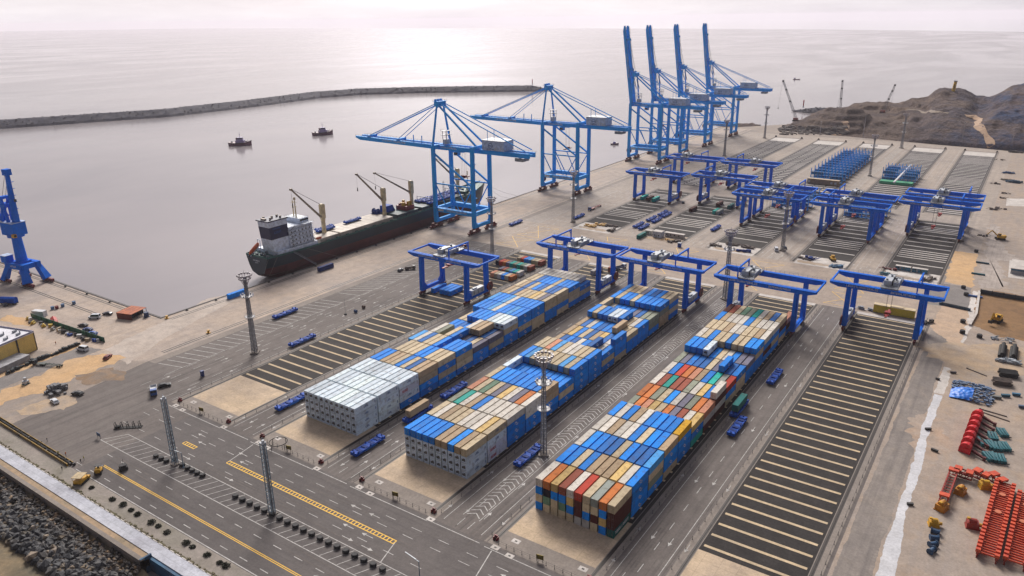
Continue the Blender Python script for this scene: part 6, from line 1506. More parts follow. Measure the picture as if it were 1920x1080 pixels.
b.add(vs,[(i*9+k,i*9+k+1,(i+1)*9+k+1,(i+1)*9+k) for i in range(len(xs)-1) for k in range(8)]); struct('shore_sand', b, ground_mat('shore_sand_mat', (.27,.20,.12), (.15,.125,.085), s_big=.05, stain=(.10,.095,.075), stain_amt=.8))
# yellow sided trench with dark pipe, left
t = thing('pipe_trench','long dark pipe trench with yellow side boards on the left','trench',(0,0,0))
a_, c_2 = at(-30,770), at(133,872); dv = (c_2-a_).normalized(); nv = Vector((-dv.y,dv.x,0))
b = MB(); b.beam(a_-nv*1.0+Vector((0,0,.5)),c_2-nv*1.0+Vector((0,0,.5)),.25,1.0); b.beam(a_+nv*.9+Vector((0,0,.4)),c_2+nv*.9+Vector((0,0,.4)),.2,.8); b.build('boards', mat('board_ochre',(.42,.25,.04),.7,c2=(.16,.12,.06),scale=.8), t)
b = MB(); q = random.Random(6)
for i in range(60):
    p = a_.lerp(c_2,i/60); b.tube(p+Vector((0,0,.4)),a_.lerp(c_2,(i+1.1)/60)+Vector((q.uniform(-.2,.2),q.uniform(-.2,.2),.4+q.uniform(-.1,.2))),.4,n=7)
b.build('pipe', m_rub, t)
b = MB()
for i in range(26):
    p = a_.lerp(c_2,q.uniform(.4,1.02))+nv*q.uniform(-1.2,1.2); s = q.uniform(.2,.7); b.cb(p.x,p.y,.1,s,s*q.uniform(.6,1.5),s*1.2)
b.build('debris', m_post, t)

# ------------------------------------------------------------------ left quay: building, green fence, shed, rock pile
P0 = at(70,655); P1 = at(10,682); ex = (P1-P0).normalized(); t = thing('warehouse','yellow walled building with white flat roof at the left edge','building',tuple(P0), math.atan2(-ex.y,-ex.x))
L_ = 34; Wd = 30; Hh = 8.6
b = MB(); b.box(-L_,0,0,Wd,0,Hh); b.build('wall', mat('wall_yellow',(.82,.58,.17),.8,c2=(.70,.48,.15),scale=.25), t)
b = MB(); b.box(-L_-.2,.2,-.2,Wd+.2,Hh,Hh+.35); b.build('roof', mat('roof_white',(.74,.74,.80),.7,c2=(.60,.60,.66),scale=.12), t)
b = MB(); [b.box(*q_,Hh+.35,Hh+.95) for q_ in ((-L_-.2,.2,-.2,.15),(-L_-.2,.2,Wd-.15,Wd+.2),(-.15,.2,.15,Wd-.15),(-L_-.2,-L_+.15,.15,Wd-.15))]; b.build('parapet', mat('parapet_violet',(.30,.29,.42),.7), t)
b = MB(); b.box(-9.4,-8.8,-.35,0,0,Hh); b.box(-.12,.12,-.3,0,0,Hh); b.build('downpipe', m_post, t)
b = MB()
for x,y in ((-5,3.5),(-3.2,8),(-11,4),(-8,10),(-16,6)): b.cb(x,y,Hh+.35,1.3,1.1,.9); b.tube((x+1.2,y,Hh+.35),(x+1.2,y,Hh+2),.25,n=8)
b.build('roof_vents', m_gal, t)
b = MB(); b.box(-L_,-9.8,-7.5,0,0,2.6); b.build('annex', mat('annex_grey',(.42,.42,.45),.8), t)
A2_, B2_ = at(60,596), at(197,642); t = thing('sheet_fence','long dark green sheet fence with junk along it','fence',(0,0,0))
b = MB(); b.beam(A2_+Vector((0,0,1.3)),B2_+Vector((0,0,1.3)),.15,2.6); b.build('panel', mat('fence_green',(.008,.13,.085),.5,c2=(.008,.09,.06)), t)
dv = (B2_-A2_).normalized(); nv = Vector((-dv.y,dv.x,0)); ln = (B2_-A2_).length
b = MB()
for i in range(14): p = A2_+dv*ln*i/13-nv*.2; b.beam(p,p+Vector((0,0,2.8)),.16)
b.build('post', m_post, t)
q = random.Random(21); JC = [('blue',(.02,.08,.38)),('tan',(.38,.30,.2)),('grey',(.33,.34,.37)),('dark',(.05,.05,.06)),('white',(.6,.6,.62)),('yellow',(.55,.38,.05)),('brown',(.2,.13,.09))]
for i in range(22):
    f_ = .02+i/22*.98; p = A2_+dv*ln*f_-nv*q.uniform(1.6,4.2); nm, c = JC[q.randrange(7) if i not in (14,) else 0]; b = MB()
    w_, d_, h_ = q.uniform(1,2.4), q.uniform(.9,1.8), q.uniform(.7,2.1)
    if i % 3 == 0: b.tube((-w_/2,0,.5),(w_/2,0,.5),.5,n=10); b.tube((-w_/2,1,.5),(w_/2,1,.5),.5,n=10); b.tube((-w_/2,.5,1.3),(w_/2,.5,1.3),.48,n=10)
    elif i % 3 == 1: b.box(-w_/2,w_/2,-d_/2,d_/2,.15,h_); b.box(-w_/2-.1,w_/2+.1,-d_/2-.1,d_/2+.1,0,.15); b.box(-w_/2-.06,w_/2+.06,-d_/2-.06,d_/2+.06,h_,h_+.12)
    else:
        for k in range(5): b.cb(q.uniform(-w_/2,w_/2),q.uniform(-d_/2,d_/2),0,q.uniform(.4,1.1),q.uniform(.4,1.0),q.uniform(.3,h_))
    kind = ['pipe_bundle','crate','scrap_heap'][i%3]; o = b.build(kind, mat('junk_'+nm,c,.7)); o.location = p; o.rotation_euler = (0,0,q.uniform(0,3)); tag(o,f"{nm} {kind.replace('_',' ')}, {ORD[i]} item along the green fence from its far end",kind.split('_')[-1],'junk along the green fence')
t = thing('storage_box','white wrapped box load just behind the far end of the green fence','box load',tuple(at(75,592)),.4); b = MB(); b.box(-3.5,3.5,-1.4,1.4,.3,3); b.box(-3.7,3.7,-1.5,1.5,0,.3); b.build('load', m_wht, t)
t = thing('boat_hull','red upturned hull shape behind the green fence','hull',tuple(at(102,604)),-.35); b = MB(); b.loft([[(x,-w,0),(x,-w,h_*.6),(x,0,h_),(x,w,h_*.6),(x,w,0)] for x,w,h_ in ((-5,.5,1.2),(-3.5,1.4,2.4),(2,1.5,2.5),(5,.6,1.2))]); b.build('hull', mat('hull_red',(.48,.03,.02),.5), t)
t = thing('open_shed','rusty orange roofed shed of three open bays near the quay corner','shed',tuple(at(248,601)),math.radians(17))
SW, SDp, SH = 9.6, 10.5, 3.2
b = MB(); b.box(-SW,0.1,-.1,SDp+.2,SH,SH+.18); 
for k in range(4): b.box(-SW+k*SW/4,-SW+k*SW/4+.1,-.1,SDp+.2,SH+.18,SH+.26)
b.build('roof', mat('roof_rust',(.50,.13,.035),.7,c2=(.30,.07,.025),scale=.4), t)
b = MB(); b.box(-SW,-SW+.15,0,SDp,0,SH); b.box(-SW,0,0,.15,0,SH); b.build('wall', mat('shed_wall',(.16,.035,.025),.7), t)
b = MB()
for k in range(4): b.box(-.2,0,.1+k*(SDp-.3)/3,.3+k*(SDp-.3)/3,0,SH)
b.build('pillar', mat('shed_blue',(.02,.05,.14),.6), t)
b = MB(); b.box(-2.4,-2.3,.2,SDp,0,SH); b.build('back_panel', m_dark, t)
t = thing('water_tank','small blue tank beside the orange shed','tank',tuple(at(275,594))); b = MB(); b.tube((0,0,.2),(0,0,2.6),1.2,n=12); b.cb(0,0,0,2.8,2.8,.2); b.build('tank', MATS['shed_blue'], t)
q = random.Random(31); b = MB(); p = at(107,733)
for k in range(46): s = q.uniform(.7,1.7); a = q.uniform(0,6.28); r_ = q.uniform(0,4.6); b.cb(r_*math.cos(a)*1.3,r_*math.sin(a),max(0,2.6-r_*.55)*q.random(),s*1.5,s,s*.8)
o = b.build('block_pile', mat('pile_grey',(.20,.20,.215),.8,c2=(.10,.10,.11),scale=.5), None, p); tag(o,'heap of grey concrete blocks above the white car','block pile')
t = thing('winch_unit','white and teal equipment unit on the sand strip','equipment',tuple(at(49,720)),.2); b = MB(); b.box(-1,1,-1,1,.2,1.6); b.cb(0,0,1.6,1.0,1.0,1.4); b.build('body', m_wbox, t); b = MB(); b.tube((-1,0,.5),(1,0,.5),.5,n=10); b.box(-1.2,1.2,-1.2,1.2,0,.25); b.build('base', m_green, t)
t = thing('covered_truck','blue covered trailer on the left quay near the portal crane','trailer',tuple(at(18,570)),math.radians(28)); b = MB(); b.box(-4.5,4.5,-1.4,1.4,1,3.6); b.hexa([(-4.5,-1.4,3.6),(4.5,-1.4,3.6),(4.5,1.4,3.6),(-4.5,1.4,3.6),(-4.5,-.3,4.2),(4.5,-.3,4.2),(4.5,.3,4.2),(-4.5,.3,4.2)]); b.build('cover', m_agv, t)
b = MB(); b.box(-4.8,4.8,-1.2,1.2,.6,1); b.build('frame', m_post, t)
for x in (-3.4,-2.2,3):
    for s in (-1,1): b = MB(); b.tube((x,s*.8,.5),(x,s*1.25,.5),.5,n=10); b.build('wheel', m_tyre, t)
t = thing('hedge_wall','dark low hedge line between the yellow building and gravel track','hedge',(0,0,0)); b = MB(); q = random.Random(12); pts = Pv((12,702),(60,680),(105,664),(150,645))
for a,c in zip(pts,pts[1:]):
    for k in range(26):
        p = a.lerp(c,k/26); s = q.uniform(.5,1.3); b.cb(p.x+q.uniform(-.6,.6),p.y+q.uniform(-.6,.6),0,s*1.3,s,s*q.uniform(.8,1.5))
b.build('foliage', mat('hedge_dark',(.03,.045,.06),.9,c2=(.06,.06,.06),scale=.8), t)
for u,v,l in ((99,580,'blue drum on the left quay concrete'),(118,575,'blue drum nearer the quay rail end'),(107,579,'dark drum between the blue drums'),(139,570,'pale blue drum nearest the water')):
    p = at(u,v); b = MB(); b.tube((0,0,0),(0,0,1.6),.9,n=12); b.ring((0,0,1.6),.9,.08,12,4); o = b.build('drum', mat('drum_blue',(.10,.20,.38),.5) if 'dark' not in l else m_bog, None, p); tag(o,l,'drum')
for u,v,l in ((313,597,'yellow mooring bollard frame at the corner of the quay basin'),(391,624,'yellow bollard marker on the worn concrete')):
    p = at(u,v); b = MB(); b.tube((0,0,0),(0,0,1.1),.55,.45,10); b.tube((0,0,1.1),(0,0,1.5),.8,.7,10); b.box(-1.1,1.1,-.8,.8,0,.25); o = b.build('bollard', m_yel, None, p); tag(o,l,'bollard')
def qboll(x, y, lab):
    b = MB(); b.tube((0,0,0),(0,0,.7),.4,.35,8); b.tube((0,0,.7),(0,0,1.0),.65,.55,8); b.box(-.7,.7,-.7,.7,0,.12); o = b.build('mooring_bollard', m_post, None, (x,y,0)); tag(o,lab,'bollard','bollards along the quay edge'); return o
q0 = qboll(-276.2,44,'black mooring bollard on the quay edge, first from the basin corner')
for i,y in enumerate(range(62,330,18)):
    dup(q0,(-276.2,y,0),None,f'black mooring bollard on the quay edge, {ORD[i+1] if i < 15 else "last"} from the basin corner')
for i in range(5): dup(q0,(-300-24*i,28.3,0),None,f'black mooring bollard on the left arm quay edge, {ORD[i]} from the corner')
def qfend(x, y, lab, rz=0):
    b = MB(); b.box(-.45,.45,-1.1,1.1,-3.4,-.2); b.tube((0,-.7,-2),(.9,-.7,-2),.45,n=8); b.tube((0,.7,-2),(.9,.7,-2),.45,n=8); o = b.build('quay_fender', m_rub, None, (x,y,0)); o.rotation_euler = (0,0,rz); tag(o,lab,'fender','rubber fenders on the quay face'); return o
f0 = qfend(-279.2,36,'black rubber fender on the quay face, first from the basin corner')
for i in range(7): dup(f0,(-279.2,50+i*12,0),None,f'black rubber fender on the quay face, {ORD[i+1]} from the basin corner')

# ------------------------------------------------------------------ cross road depots on the lot heads
def clutter(name, lab, cat, x, y, pieces, m_, seed, rz=0, pieces_fn=None):
    q = random.Random(seed); b = MB()
    for k in range(pieces):
        s = q.uniform(.5,1.5); px, py = q.uniform(-1,1), q.uniform(-1,1)
        if k % 3 == 0: b.tube((px*4-s,py*2,s*.5),(px*4+s,py*2+q.uniform(-1,1),s*.5),s*.4,n=8)
        elif k % 3 == 1: b.cb(px*4,py*2,0,s*1.4,s,s*1.1)
        else: b.beam((px*4-1.4,py*2-.6,.3),(px*4+1.4,py*2+.8,1.3),.22)
    o = b.build(name, m_, None, (x,y,.03)); o.rotation_euler = (0,0,rz); return tag(o,lab,cat)
m_junk = mat('scrap_brown',(.17,.13,.11),.8,c2=(.08,.07,.07),scale=.6)
clutter('spreader_pile','yellow lifting gear heap at the left of the first storage slab','lifting gear',-176,309,34,m_yel,1); clutter('spreader_pile','yellow lifting gear heap at the back of the first storage slab','lifting gear',-172,315,24,m_yel,2,.3)
clutter('scrap_pile','brown scrap row at the back of the first storage slab','scrap',-163,316,26,m_junk,3); clutter('scrap_pile','brown scrap row at the right side of the first storage slab','scrap',-157.5,307,30,m_junk,4,1.4)
clutter('scrap_pile','brown scrap heap at the right front of the second storage slab','scrap',-109,303,26,m_junk,5,.9); clutter('lifting_gear','small yellow lifting gear among the scrap of the second slab','lifting gear',-113,303,14,m_yel,6)
def cabin(x, y, l_, w_, h_, c, lab, name='site_cabin', rz=0):
    t = thing(name,lab,'site cabin',(x,y,.03),rz); b = MB(); b.box(-l_/2,l_/2,-w_/2,w_/2,.15,h_); b.build('wall', mat(name+'_'+str(int(c[0]*100))+'_'+str(int(c[2]*100)),c,.6), t)
    b = MB(); b.box(-l_/2-.15,l_/2+.15,-w_/2-.15,w_/2+.15,h_,h_+.18); b.build('roof', gm_white, t)
    for k in range(max(1,int(l_/3))): b = MB(); b.box(-l_/2+1+k*3,-l_/2+2+k*3,-w_/2-.03,-w_/2+.02,1.2,2.1); b.build('window', m_win, t)
    b = MB(); b.box(-l_/2+2.2,-l_/2+3.1,-w_/2-.04,-w_/2+.02,.2,2.1) if l_ > 4 else b.box(-.4,.4,-w_/2-.04,-w_/2+.02,.2,2.1); b.build('door', m_gal, t); return t
cabin(-122.5,308.5,6.5,5,4.2,(.58,.62,.70),'white square cabin in the middle of the second storage slab'); cabin(-112.5,313.5,14,3,2.8,(.50,.46,.42),'long low cabin row with dark windows behind the white cabin')
cabin(-131,312,5,4,2.8,(.60,.56,.48),'pale cabin behind the teal container on the second slab'); container('a',-132,301.5,.05,'teal container at the left of the second storage slab',None)
t = thing('booth','small blue booth standing alone on the cross road','booth',(-100.5,293,0.02)); b = MB(); b.box(-1,1,-1,1,.1,2.8); b.build('wall', m_agv, t); b = MB(); b.box(-1.2,1.2,-1.2,1.2,2.8,2.95); b.build('roof', m_gal, t); b = MB(); b.box(-.6,.6,-1.03,-.98,1.2,2.2); b.build('window', m_win, t)
clutter('scrap_pile','long brown scrap heap behind the light mast on third slab','scrap',-72,316,50,m_junk,7); clutter('scrap_pile','second brown scrap heap right end of third slab','scrap',-62,315,40,m_junk,8); clutter('scrap_pile','small dark scrap heap at the left of third slab','scrap',-81,308,22,m_junk,9)
clutter('lifting_gear','dark blue and yellow gear at the front of third slab','lifting gear',-61.5,305,18,m_agvd,10); clutter('lifting_gear','blue gear lying on the left of the fourth slab','lifting gear',-20,311,20,m_agvd,11); clutter('scrap_pile','brown scrap beside blue gear on the fourth slab','scrap',-23.5,309,16,m_junk,12)
clutter('lifting_gear','light blue heap of gear at the right of the fourth slab','lifting gear',-3.5,303,30,mat('gear_blue',(.04,.16,.32),.6),13,.6); clutter('lifting_gear','teal gear heap at the left of the fifth slab','lifting gear',25,303,18,mat('gear_teal',(.02,.14,.20),.6),14); clutter('scrap_pile','dark heap at the right of the fifth slab','scrap',46,306,22,m_junk,15,1.2)
clutter('scrap_pile','dark red heap by the back left corner of the fifth slab','scrap',23.5,315,10,m_bog,16)
for x,l in ((31,'left'),(40,'right')): cabin(x,317.5,8,2.4,2.4,(.05,.20,.32),f'{l} blue grey low cabin behind the fifth slab','low_cabin')
t = thing('wheel_loader','yellow loader standing at the back of the fourth storage slab','loader',(-8.5,315.5,.03),.5); b = MB(); b.box(-1.2,1.2,-2.5,2.2,.9,2.0); b.box(-.9,.9,-.6,1.1,2,3.3); b.build('body', m_yel, t); b = MB(); b.hexa([(-1.5,2.4,.2),(1.5,2.4,.2),(1.5,3.6,.1),(-1.5,3.6,.1),(-1.5,2.4,1.5),(1.5,2.4,1.5),(1.5,2.9,1.5),(-1.5,2.9,1.5)]); b.build('bucket', m_post, t)
for y in (-1.6,1.5):
    for s in (-1,1): b = MB(); b.tube((s*.9,y,.75),(s*1.5,y,.75),.75,n=12); b.build('wheel', m_tyre, t)
t = thing('long_box','long yellow steel box with pale top on the ground under the rightmost near gantry','steel box',(38.5,236.5,.05),0)
b = MB(); b.box(-9.5,9.5,-1.6,1.6,.2,4.2); [b.box(x-.12,x+.12,-1.68,1.68,.2,4.2) for x in (-9.4,-4.7,0,4.7,9.4)]; b.build('wall', mat('box_yellow',(.66,.46,.03),.6,c2=(.54,.38,.03),scale=.3), t)
b = MB(); b.box(-9.6,9.6,-1.75,1.75,4.2,4.4); b.box(-2,4,-1.2,1.2,4.4,4.7); b.build('roof', mat('box_pale',(.66,.52,.32),.6), t)
b = MB(); [b.box(x-.5,x+.5,-1.3,1.3,0,.2) for x in (-8,0,8)]; b.build('skid', m_post, t)
clutter('scrap_pile','grey scrap left of the long yellow box','scrap',25.5,236,12,m_gal,17); clutter('scrap_pile','dark gear right of the long yellow box','scrap',53,233,16,m_post,18,1.0)

# ------------------------------------------------------------------ blue reefer racks in the far lots
def make_rack(w, h, lab, loc, grp):
    """open steel access rack across the lot: posts, floors, stairs"""
    t = thing('reefer_rack',lab,'access rack',loc,0,grp); n = 9; b = MB()
    for i in range(n+1):
        for y in (0,1.6): b.beam((-w/2+i*w/n,y,0),(-w/2+i*w/n,y,h+.5),.28)
    b.build('posts', m_sts, t); b = MB(); lv = int(h/2.9)
    for k in range(lv+1): b.box(-w/2,w/2,-.1,1.7,.3+k*2.85,.42+k*2.85)
    for k in range(lv): b.box(-w/2+w*.62*(k%2),-w/2+w*.62*(k%2)+w*.38,.6,.7,.5+k*2.85,2.8+k*2.85)
    b.build('floors', mat('rack_blue',(.01,.17,.42),.5), t); b = MB()
    for k in range(lv+1): rail_line(b,(-w/2,-.05,.42+k*2.85),(w/2,-.05,.42+k*2.85),1.1,1.8,.05)
    for i in range(n): b.beam((-w/2+i*w/n,1.6,.4),(-w/2+(i+1)*w/n,1.6,h),.1)
    b.build('rail', m_sts, t); return t
k0 = None
for lot,ys,h in ((2,[558+i*13.4 for i in range(11)],11.5),(3,[594+i*13.4 for i in range(3)],11.5),(2,[438,452,472],11),(3,[436,450,466],11)):
    L,R = LOTS[lot]
    for i,y in enumerate(ys):
        l = f"blue steel access rack, {ORD[i]} from front, {'deep group' if len(ys) > 5 else 'shallow group' if y > 500 else 'group behind gantries'} on the {LOTN[lot]} far lot"
        if k0 is None: k0 = make_rack(27.5,h,l,((L+R)/2,y,.03),'blue access racks'); o = k0
        else: o = dup(k0,((L+R)/2,y,.03),0,l)
def store_wall(x, y, w, c, lab, d_=4, h_=4.5):
    t = thing('storage_block',lab,'storage block',(x,y,.03)); b = MB(); b.box(-w/2,w/2,0,d_,0,h_); b.build('body', mat('block_'+str(int(c[0]*100))+str(int(c[1]*100)),c,.8), t); b = MB(); b.box(-w/2-.2,w/2+.2,-.2,d_+.2,h_,h_+.3); b.build('top', mat('block_top',(.60,.47,.33),.8), t)
    b = MB(); [b.box(-w/2+f_*w-.9,-w/2+f_*w+.9,-.06,.02,1.2,3.2) for f_ in (.06,.78,.9)]; b.build('panels', m_wbox, t); return t
store_wall(-68,545,27,(.34,.25,.19),'brown storage block in front of the deep blue racks'); store_wall(-68,492,26,(.40,.30,.22),'brown topped storage block behind gantries on the middle far lot'); store_wall(-13,500,26,(.36,.28,.22),'brown topped storage block behind gantries on the fourth far lot')
t = thing('green_tarp','flat bright green covered stack in front of the shallow blue racks','covered stack',(-13,577,.03)); b = MB(); b.box(-13.5,13.5,0,9,0,2.2); b.box(-13.2,13.2,.3,8.7,2.2,2.5); b.build('cover', mat('tarp_green',(.05,.40,.20),.7,c2=(.04,.30,.17)), t)
t = thing('white_beam','long white beam lying across the shallow blue racks','beam',(0,0,0)); b = MB(); b.beam(at(1676,342,14),at(1708,309,3),1.2,1.0); b.build('beam', m_wht, t)

# ------------------------------------------------------------------ right hand yard
def at_(u, v): p = at(u,v); return (p.x,p.y,.03)
q = random.Random(55)
t = thing('tarpaulin_pile','bright blue tarpaulin over a heap of bundled goods','tarpaulin pile',at_(1822,738)); t.scale = (1.22,1.22,1.3); b = MB(); n = 22; vs = []
def heap(x, y): return max(0, 1.9*(1-(abs(x)/6.3)**3)*(1-(abs(y)/7.6)**3))+.25*mn.noise(Vector((x*.9,y*.9,2)))
for j in range(n+1):
    for i in range(n+1):
        x = -6+6.4*i/n; y = -7+6.5*j/n; vs.append((x,y,max(.02,heap(x,y)+.12)))
b.add(vs,[(j*(n+1)+i,j*(n+1)+i+1,(j+1)*(n+1)+i+1,(j+1)*(n+1)+i) for j in range(n) for i in range(n)]); b.build('tarpaulin', mat('tarp_blue',(.005,.20,.75),.4,c2=(.005,.13,.6)), t)
b = MB()
for k in range(260):
    x, y = q.uniform(-6,6), q.uniform(-7,7)
    if x < .2 and y < -.8: continue
    z = heap(x,y)*q.uniform(.3,1); s = q.uniform(.25,.7); b.cb(x,y,z,s*1.7,s,s*.7)
b.build('bundles', mat('bundle_blue',(.05,.13,.30),.7,c2=(.22,.26,.32),scale=1.2), t)
m_cone = mat('cone_red',(.72,.010,.02),.5); m_arm = mat('arm_maroon',(.12,.015,.018),.5)
pa, pb_ = at(1812,845), at(1834,783); c0 = None
for i in range(7):
    p = pa.lerp(pb_,i/6); l = f"red cone shaped crane part with dark maroon arm, {ORD[i]} from front in its row"
    if c0 is None:
        c0 = thing('crane_part',l,'crane part',(p.x,p.y,.03),-.25,'red cone shaped crane parts'); b = MB()
        b.loft([[(math.cos(2*PI*k/12)*r_,y,1.9+math.sin(2*PI*k/12)*r_) for k in range(12)] for y,r_ in ((-2.2,1.9),(-.3,1.75),(1.6,.9),(2.6,.35))]); b.box(-1.9,1.9,-2.5,-2.1,.05,1.9); b.build('cone', m_cone, c0)
        b = MB(); b.beam((1.2,-.4,1.3),(6.4,-2.6,.8),.8,1.0,.5,.6); b.beam((1.2,.8,1.0),(6.0,-1.4,.5),.35); b.cb(6.4,-2.6,0,.9,.9,1.4); b.build('arm', m_arm, c0)
    else: dup(c0,(p.x,p.y,.03),-.25,l)
m_teal = mat('sheet_teal',(.012,.13,.16),.5,c2=(.01,.09,.115))
T0 = None
for i,(u,v,n_) in enumerate(((1862,822,3),(1880,815,3),(1858,838,3),(1869,841,3),(1884,841,3),(1855,860,4),(1870,863,4),(1844,832,1))):
    p = at_(u,v); l = f"teal bundle of sheets, {ORD[i]} of the group beside the red cones"
    t = thing('sheet_bundle',l,'bundle',p,.3+.12*(i%3),'teal bundles beside the red cones'); b = MB()
    for k in range(n_): b.hexa([(-1.7+k*1.0,-2.6,.2),(-.95+k*1.0,-2.6,.2),(-.75+k*1.0,2.6,.2),(-1.5+k*1.0,2.6,.2),(-1.7+k*1.0,-2.6,1.4),(-.95+k*1.0,-2.6,1.3),(-.75+k*1.0,2.6,1.5),(-1.5+k*1.0,2.6,1.4)])
    b.build('sheets', m_teal, t); b = MB(); [b.box(-1.8,n_*1.0-.8,y-.12,y+.12,0,.2) for y in (-1.8,1.8)]; b.build('dunnage', m_junk, t)
m_or = mat('frame_orange',(.66,.085,.022),.5,c2=(.48,.05,.02)); m_or2 = mat('frame_dark_red',(.34,.03,.018),.5)
def frame_stack(lab, ua, va, ub, vb, w_):
    a, c = at(ua,va), at(ub,vb); L_ = (c-a).length; t = thing('frame_stack',lab,'steel frames',(a.x,a.y,.03),math.atan2(c.y-a.y,c.x-a.x),'orange steel frame stacks')
    for s in (-1,1):
        b = MB(); b.box(0,L_,s*w_/2-.35,s*w_/2+.35,1.2,2.0); b.box(0,L_,s*w_/2-.2,s*w_/2+.2,.0,.9); b.build('side_beam', m_or2, t)
        b = MB(); k = 0; b.box(0,1.0,-.6,.6,1.9,2.9); lug = b.build('lug', m_or, t, (0,s*w_/2,0))
        while k+2.0 < L_: k += 2.0; o_ = lug.copy(); COL.objects.link(o_); o_.location.x = k
    b = MB(); k = .6
    while k < L_: b.box(k,k+.28,-w_/2,w_/2,1.5,1.95); k += 1.25
    b.build('rung', m_or, t)
    b = MB(); [b.tube((L_*f_,0,2.0),(L_*f_,0,2.35),.95,n=14) for f_ in (.55,.8)]; b.build('cover_plate', mat('plate_peach',(.58,.17,.08),.5), t); return t
frame_stack('long orange ladder-like steel frame stack, left of the two at right edge',1848,1052,1883,914,4.6)
frame_stack('long orange ladder-like steel frame stack, right one at the photo edge',1900,1066,1926,935,4.6)
t = thing('rod_bundle','thin dark red rods sticking out right of the frame stacks','rods',at_(1905,1010),.1); b = MB(); [b.tube((0,-7+k*1.5,.6),(14,-7+k*1.5+.3,.6),.14,n=6) for k in range(11)]; b.build('rods', m_or2, t); b = MB(); b.box(2,2.4,-8,9,0,.45); b.box(9,9.4,-8,9,0,.45); b.build('dunnage', m_junk, t)
def drive_unit(lab, u, v, rz, body, sc=1.0):
    t = thing('drive_unit',lab,'machine unit',at_(u,v),rz,'crane machine units'); t.scale = (sc,)*3
    b = MB(); b.box(-1.6,1.6,-1.3,1.3,.3,1.9); b.tube((-1.0,0,1.9),(1.0,0,1.9),1.0,n=12); b.box(-1.8,1.8,-1.5,1.5,0,.3); b.build('housing', body, t); b = MB(); b.tube((1.6,0,1.1),(2.6,0,1.1),.6,n=10); b.cb(-1.2,0,2.6,.8,.8,.5); b.build('motor', m_yel, t); return t
m_amb = mat('unit_amber',(.55,.22,.01),.5)
drive_unit('amber machine unit at the left end of the orange frames',1765,955,1.2,m_amb,1.05); drive_unit('amber machine unit inside the orange frames',1800,925,1.3,m_amb,1.0); drive_unit('small yellow machine unit below the red frame end',1846,915,.4,m_yel,1.0)
drive_unit('yellow machine unit at the head of the blue pipe row',1750,985,.3,m_yel,.85)
def frame_seg(lab, ua, va, ub, vb):
    a, c = at(ua,va), at(ub,vb); L_ = (c-a).length; t = thing('frame_segment',lab,'steel frames',(a.x,a.y,.03),math.atan2(c.y-a.y,c.x-a.x),'dark red frame segments'); b = MB()
    for y in (-1.1,1.1):
        for z in (.4,2.2): b.box(0,L_,y-.2,y+.2,z,z+.4)
    k = 0
    while k < L_:
        for y in (-1.1,1.1): b.beam((k,y,.6),(min(L_,k+1.8),y,2.4),.2); b.beam((k,y,.4),(k,y,2.4),.22)
        b.beam((k,-1.1,2.4),(k,1.1,2.4),.2); k += 1.8
    b.build('truss', m_or2, t); b = MB(); b.box(0,2.2,-1.5,1.5,2.6,3.2); b.box(L_-2,L_,-1.4,1.4,2.6,3.1); b.build('plates', m_or, t)
frame_seg('dark red truss frame leading down to the amber unit',1787,892,1767,945); frame_seg('dark red truss frame running right, first of three',1787,890,1822,901); frame_seg('dark red truss frame running right, middle of three',1824,893,1853,906); frame_seg('dark red truss frame running right, last of three',1855,899,1882,916)
drive_unit('small red machine unit left of the frame stacks',1822,988,.2,m_or2,1.0)
for i in range(4):
    u, v = 1753-i*2.2, 1000+i*12; t = thing('pipe_fitting',f'dark blue pipe fitting, {ORD[i]} from the yellow unit','pipe fitting',at_(u,v),.4*i,'dark blue pipe fittings'); b = MB(); b.tube((-1,0,.7),(1,0,.7),.7,n=12); b.tube((-1.2,0,.7),(-1,0,.7),1.0,n=12); b.tube((1,0,.7),(1.2,0,.7),1.0,n=12); b.build('pipe', mat('fitting_blue',(.02,.07,.16),.5), t)
for u,v,l,n_ in ((1890,705,'black pipe stack at the upper right of the tarpaulin',7),(1878,720,'dark brown pipe stack right of the tarpaulin',6)):
    t = thing('pipe_stack',l,'pipe stack',at_(u,v),.2); b = MB()
    for k in range(n_):
        for j in range(3): b.tube((-3.2+q.uniform(-.4,.4),-2+k*.75,.4+j*.7),(3.2+q.uniform(-.4,.4),-2+k*.75,.4+j*.7),.35,n=8)
    b.build('pipes', m_blk if 'black' in l else m_junk, t)
for u,v,l in ((1879,662,'left long black roll on the right yard'),(1900,665,'right long black roll on the right yard')):
    t = thing('black_roll',l,'roll',at_(u,v),0,'long black rolls'); b = MB(); [b.tube((x,-7,.9),(x,7,.9),.8,n=10) for x in (-.8,.8)]; b.tube((0,-7,2.1),(0,7,2.1),.8,n=10); b.build('roll', m_rub, t)
clutter('scrap_pile','white and blue scrap below the black rolls','scrap',*at_(1888,678)[:2],40,mat('scrap_white',(.42,.44,.48),.7,c2=(.12,.16,.2),scale=1),30); clutter('scrap_pile','pale scrap beside the black rolls top end','scrap',*at_(1876,638)[:2],18,MATS['scrap_white'],31)
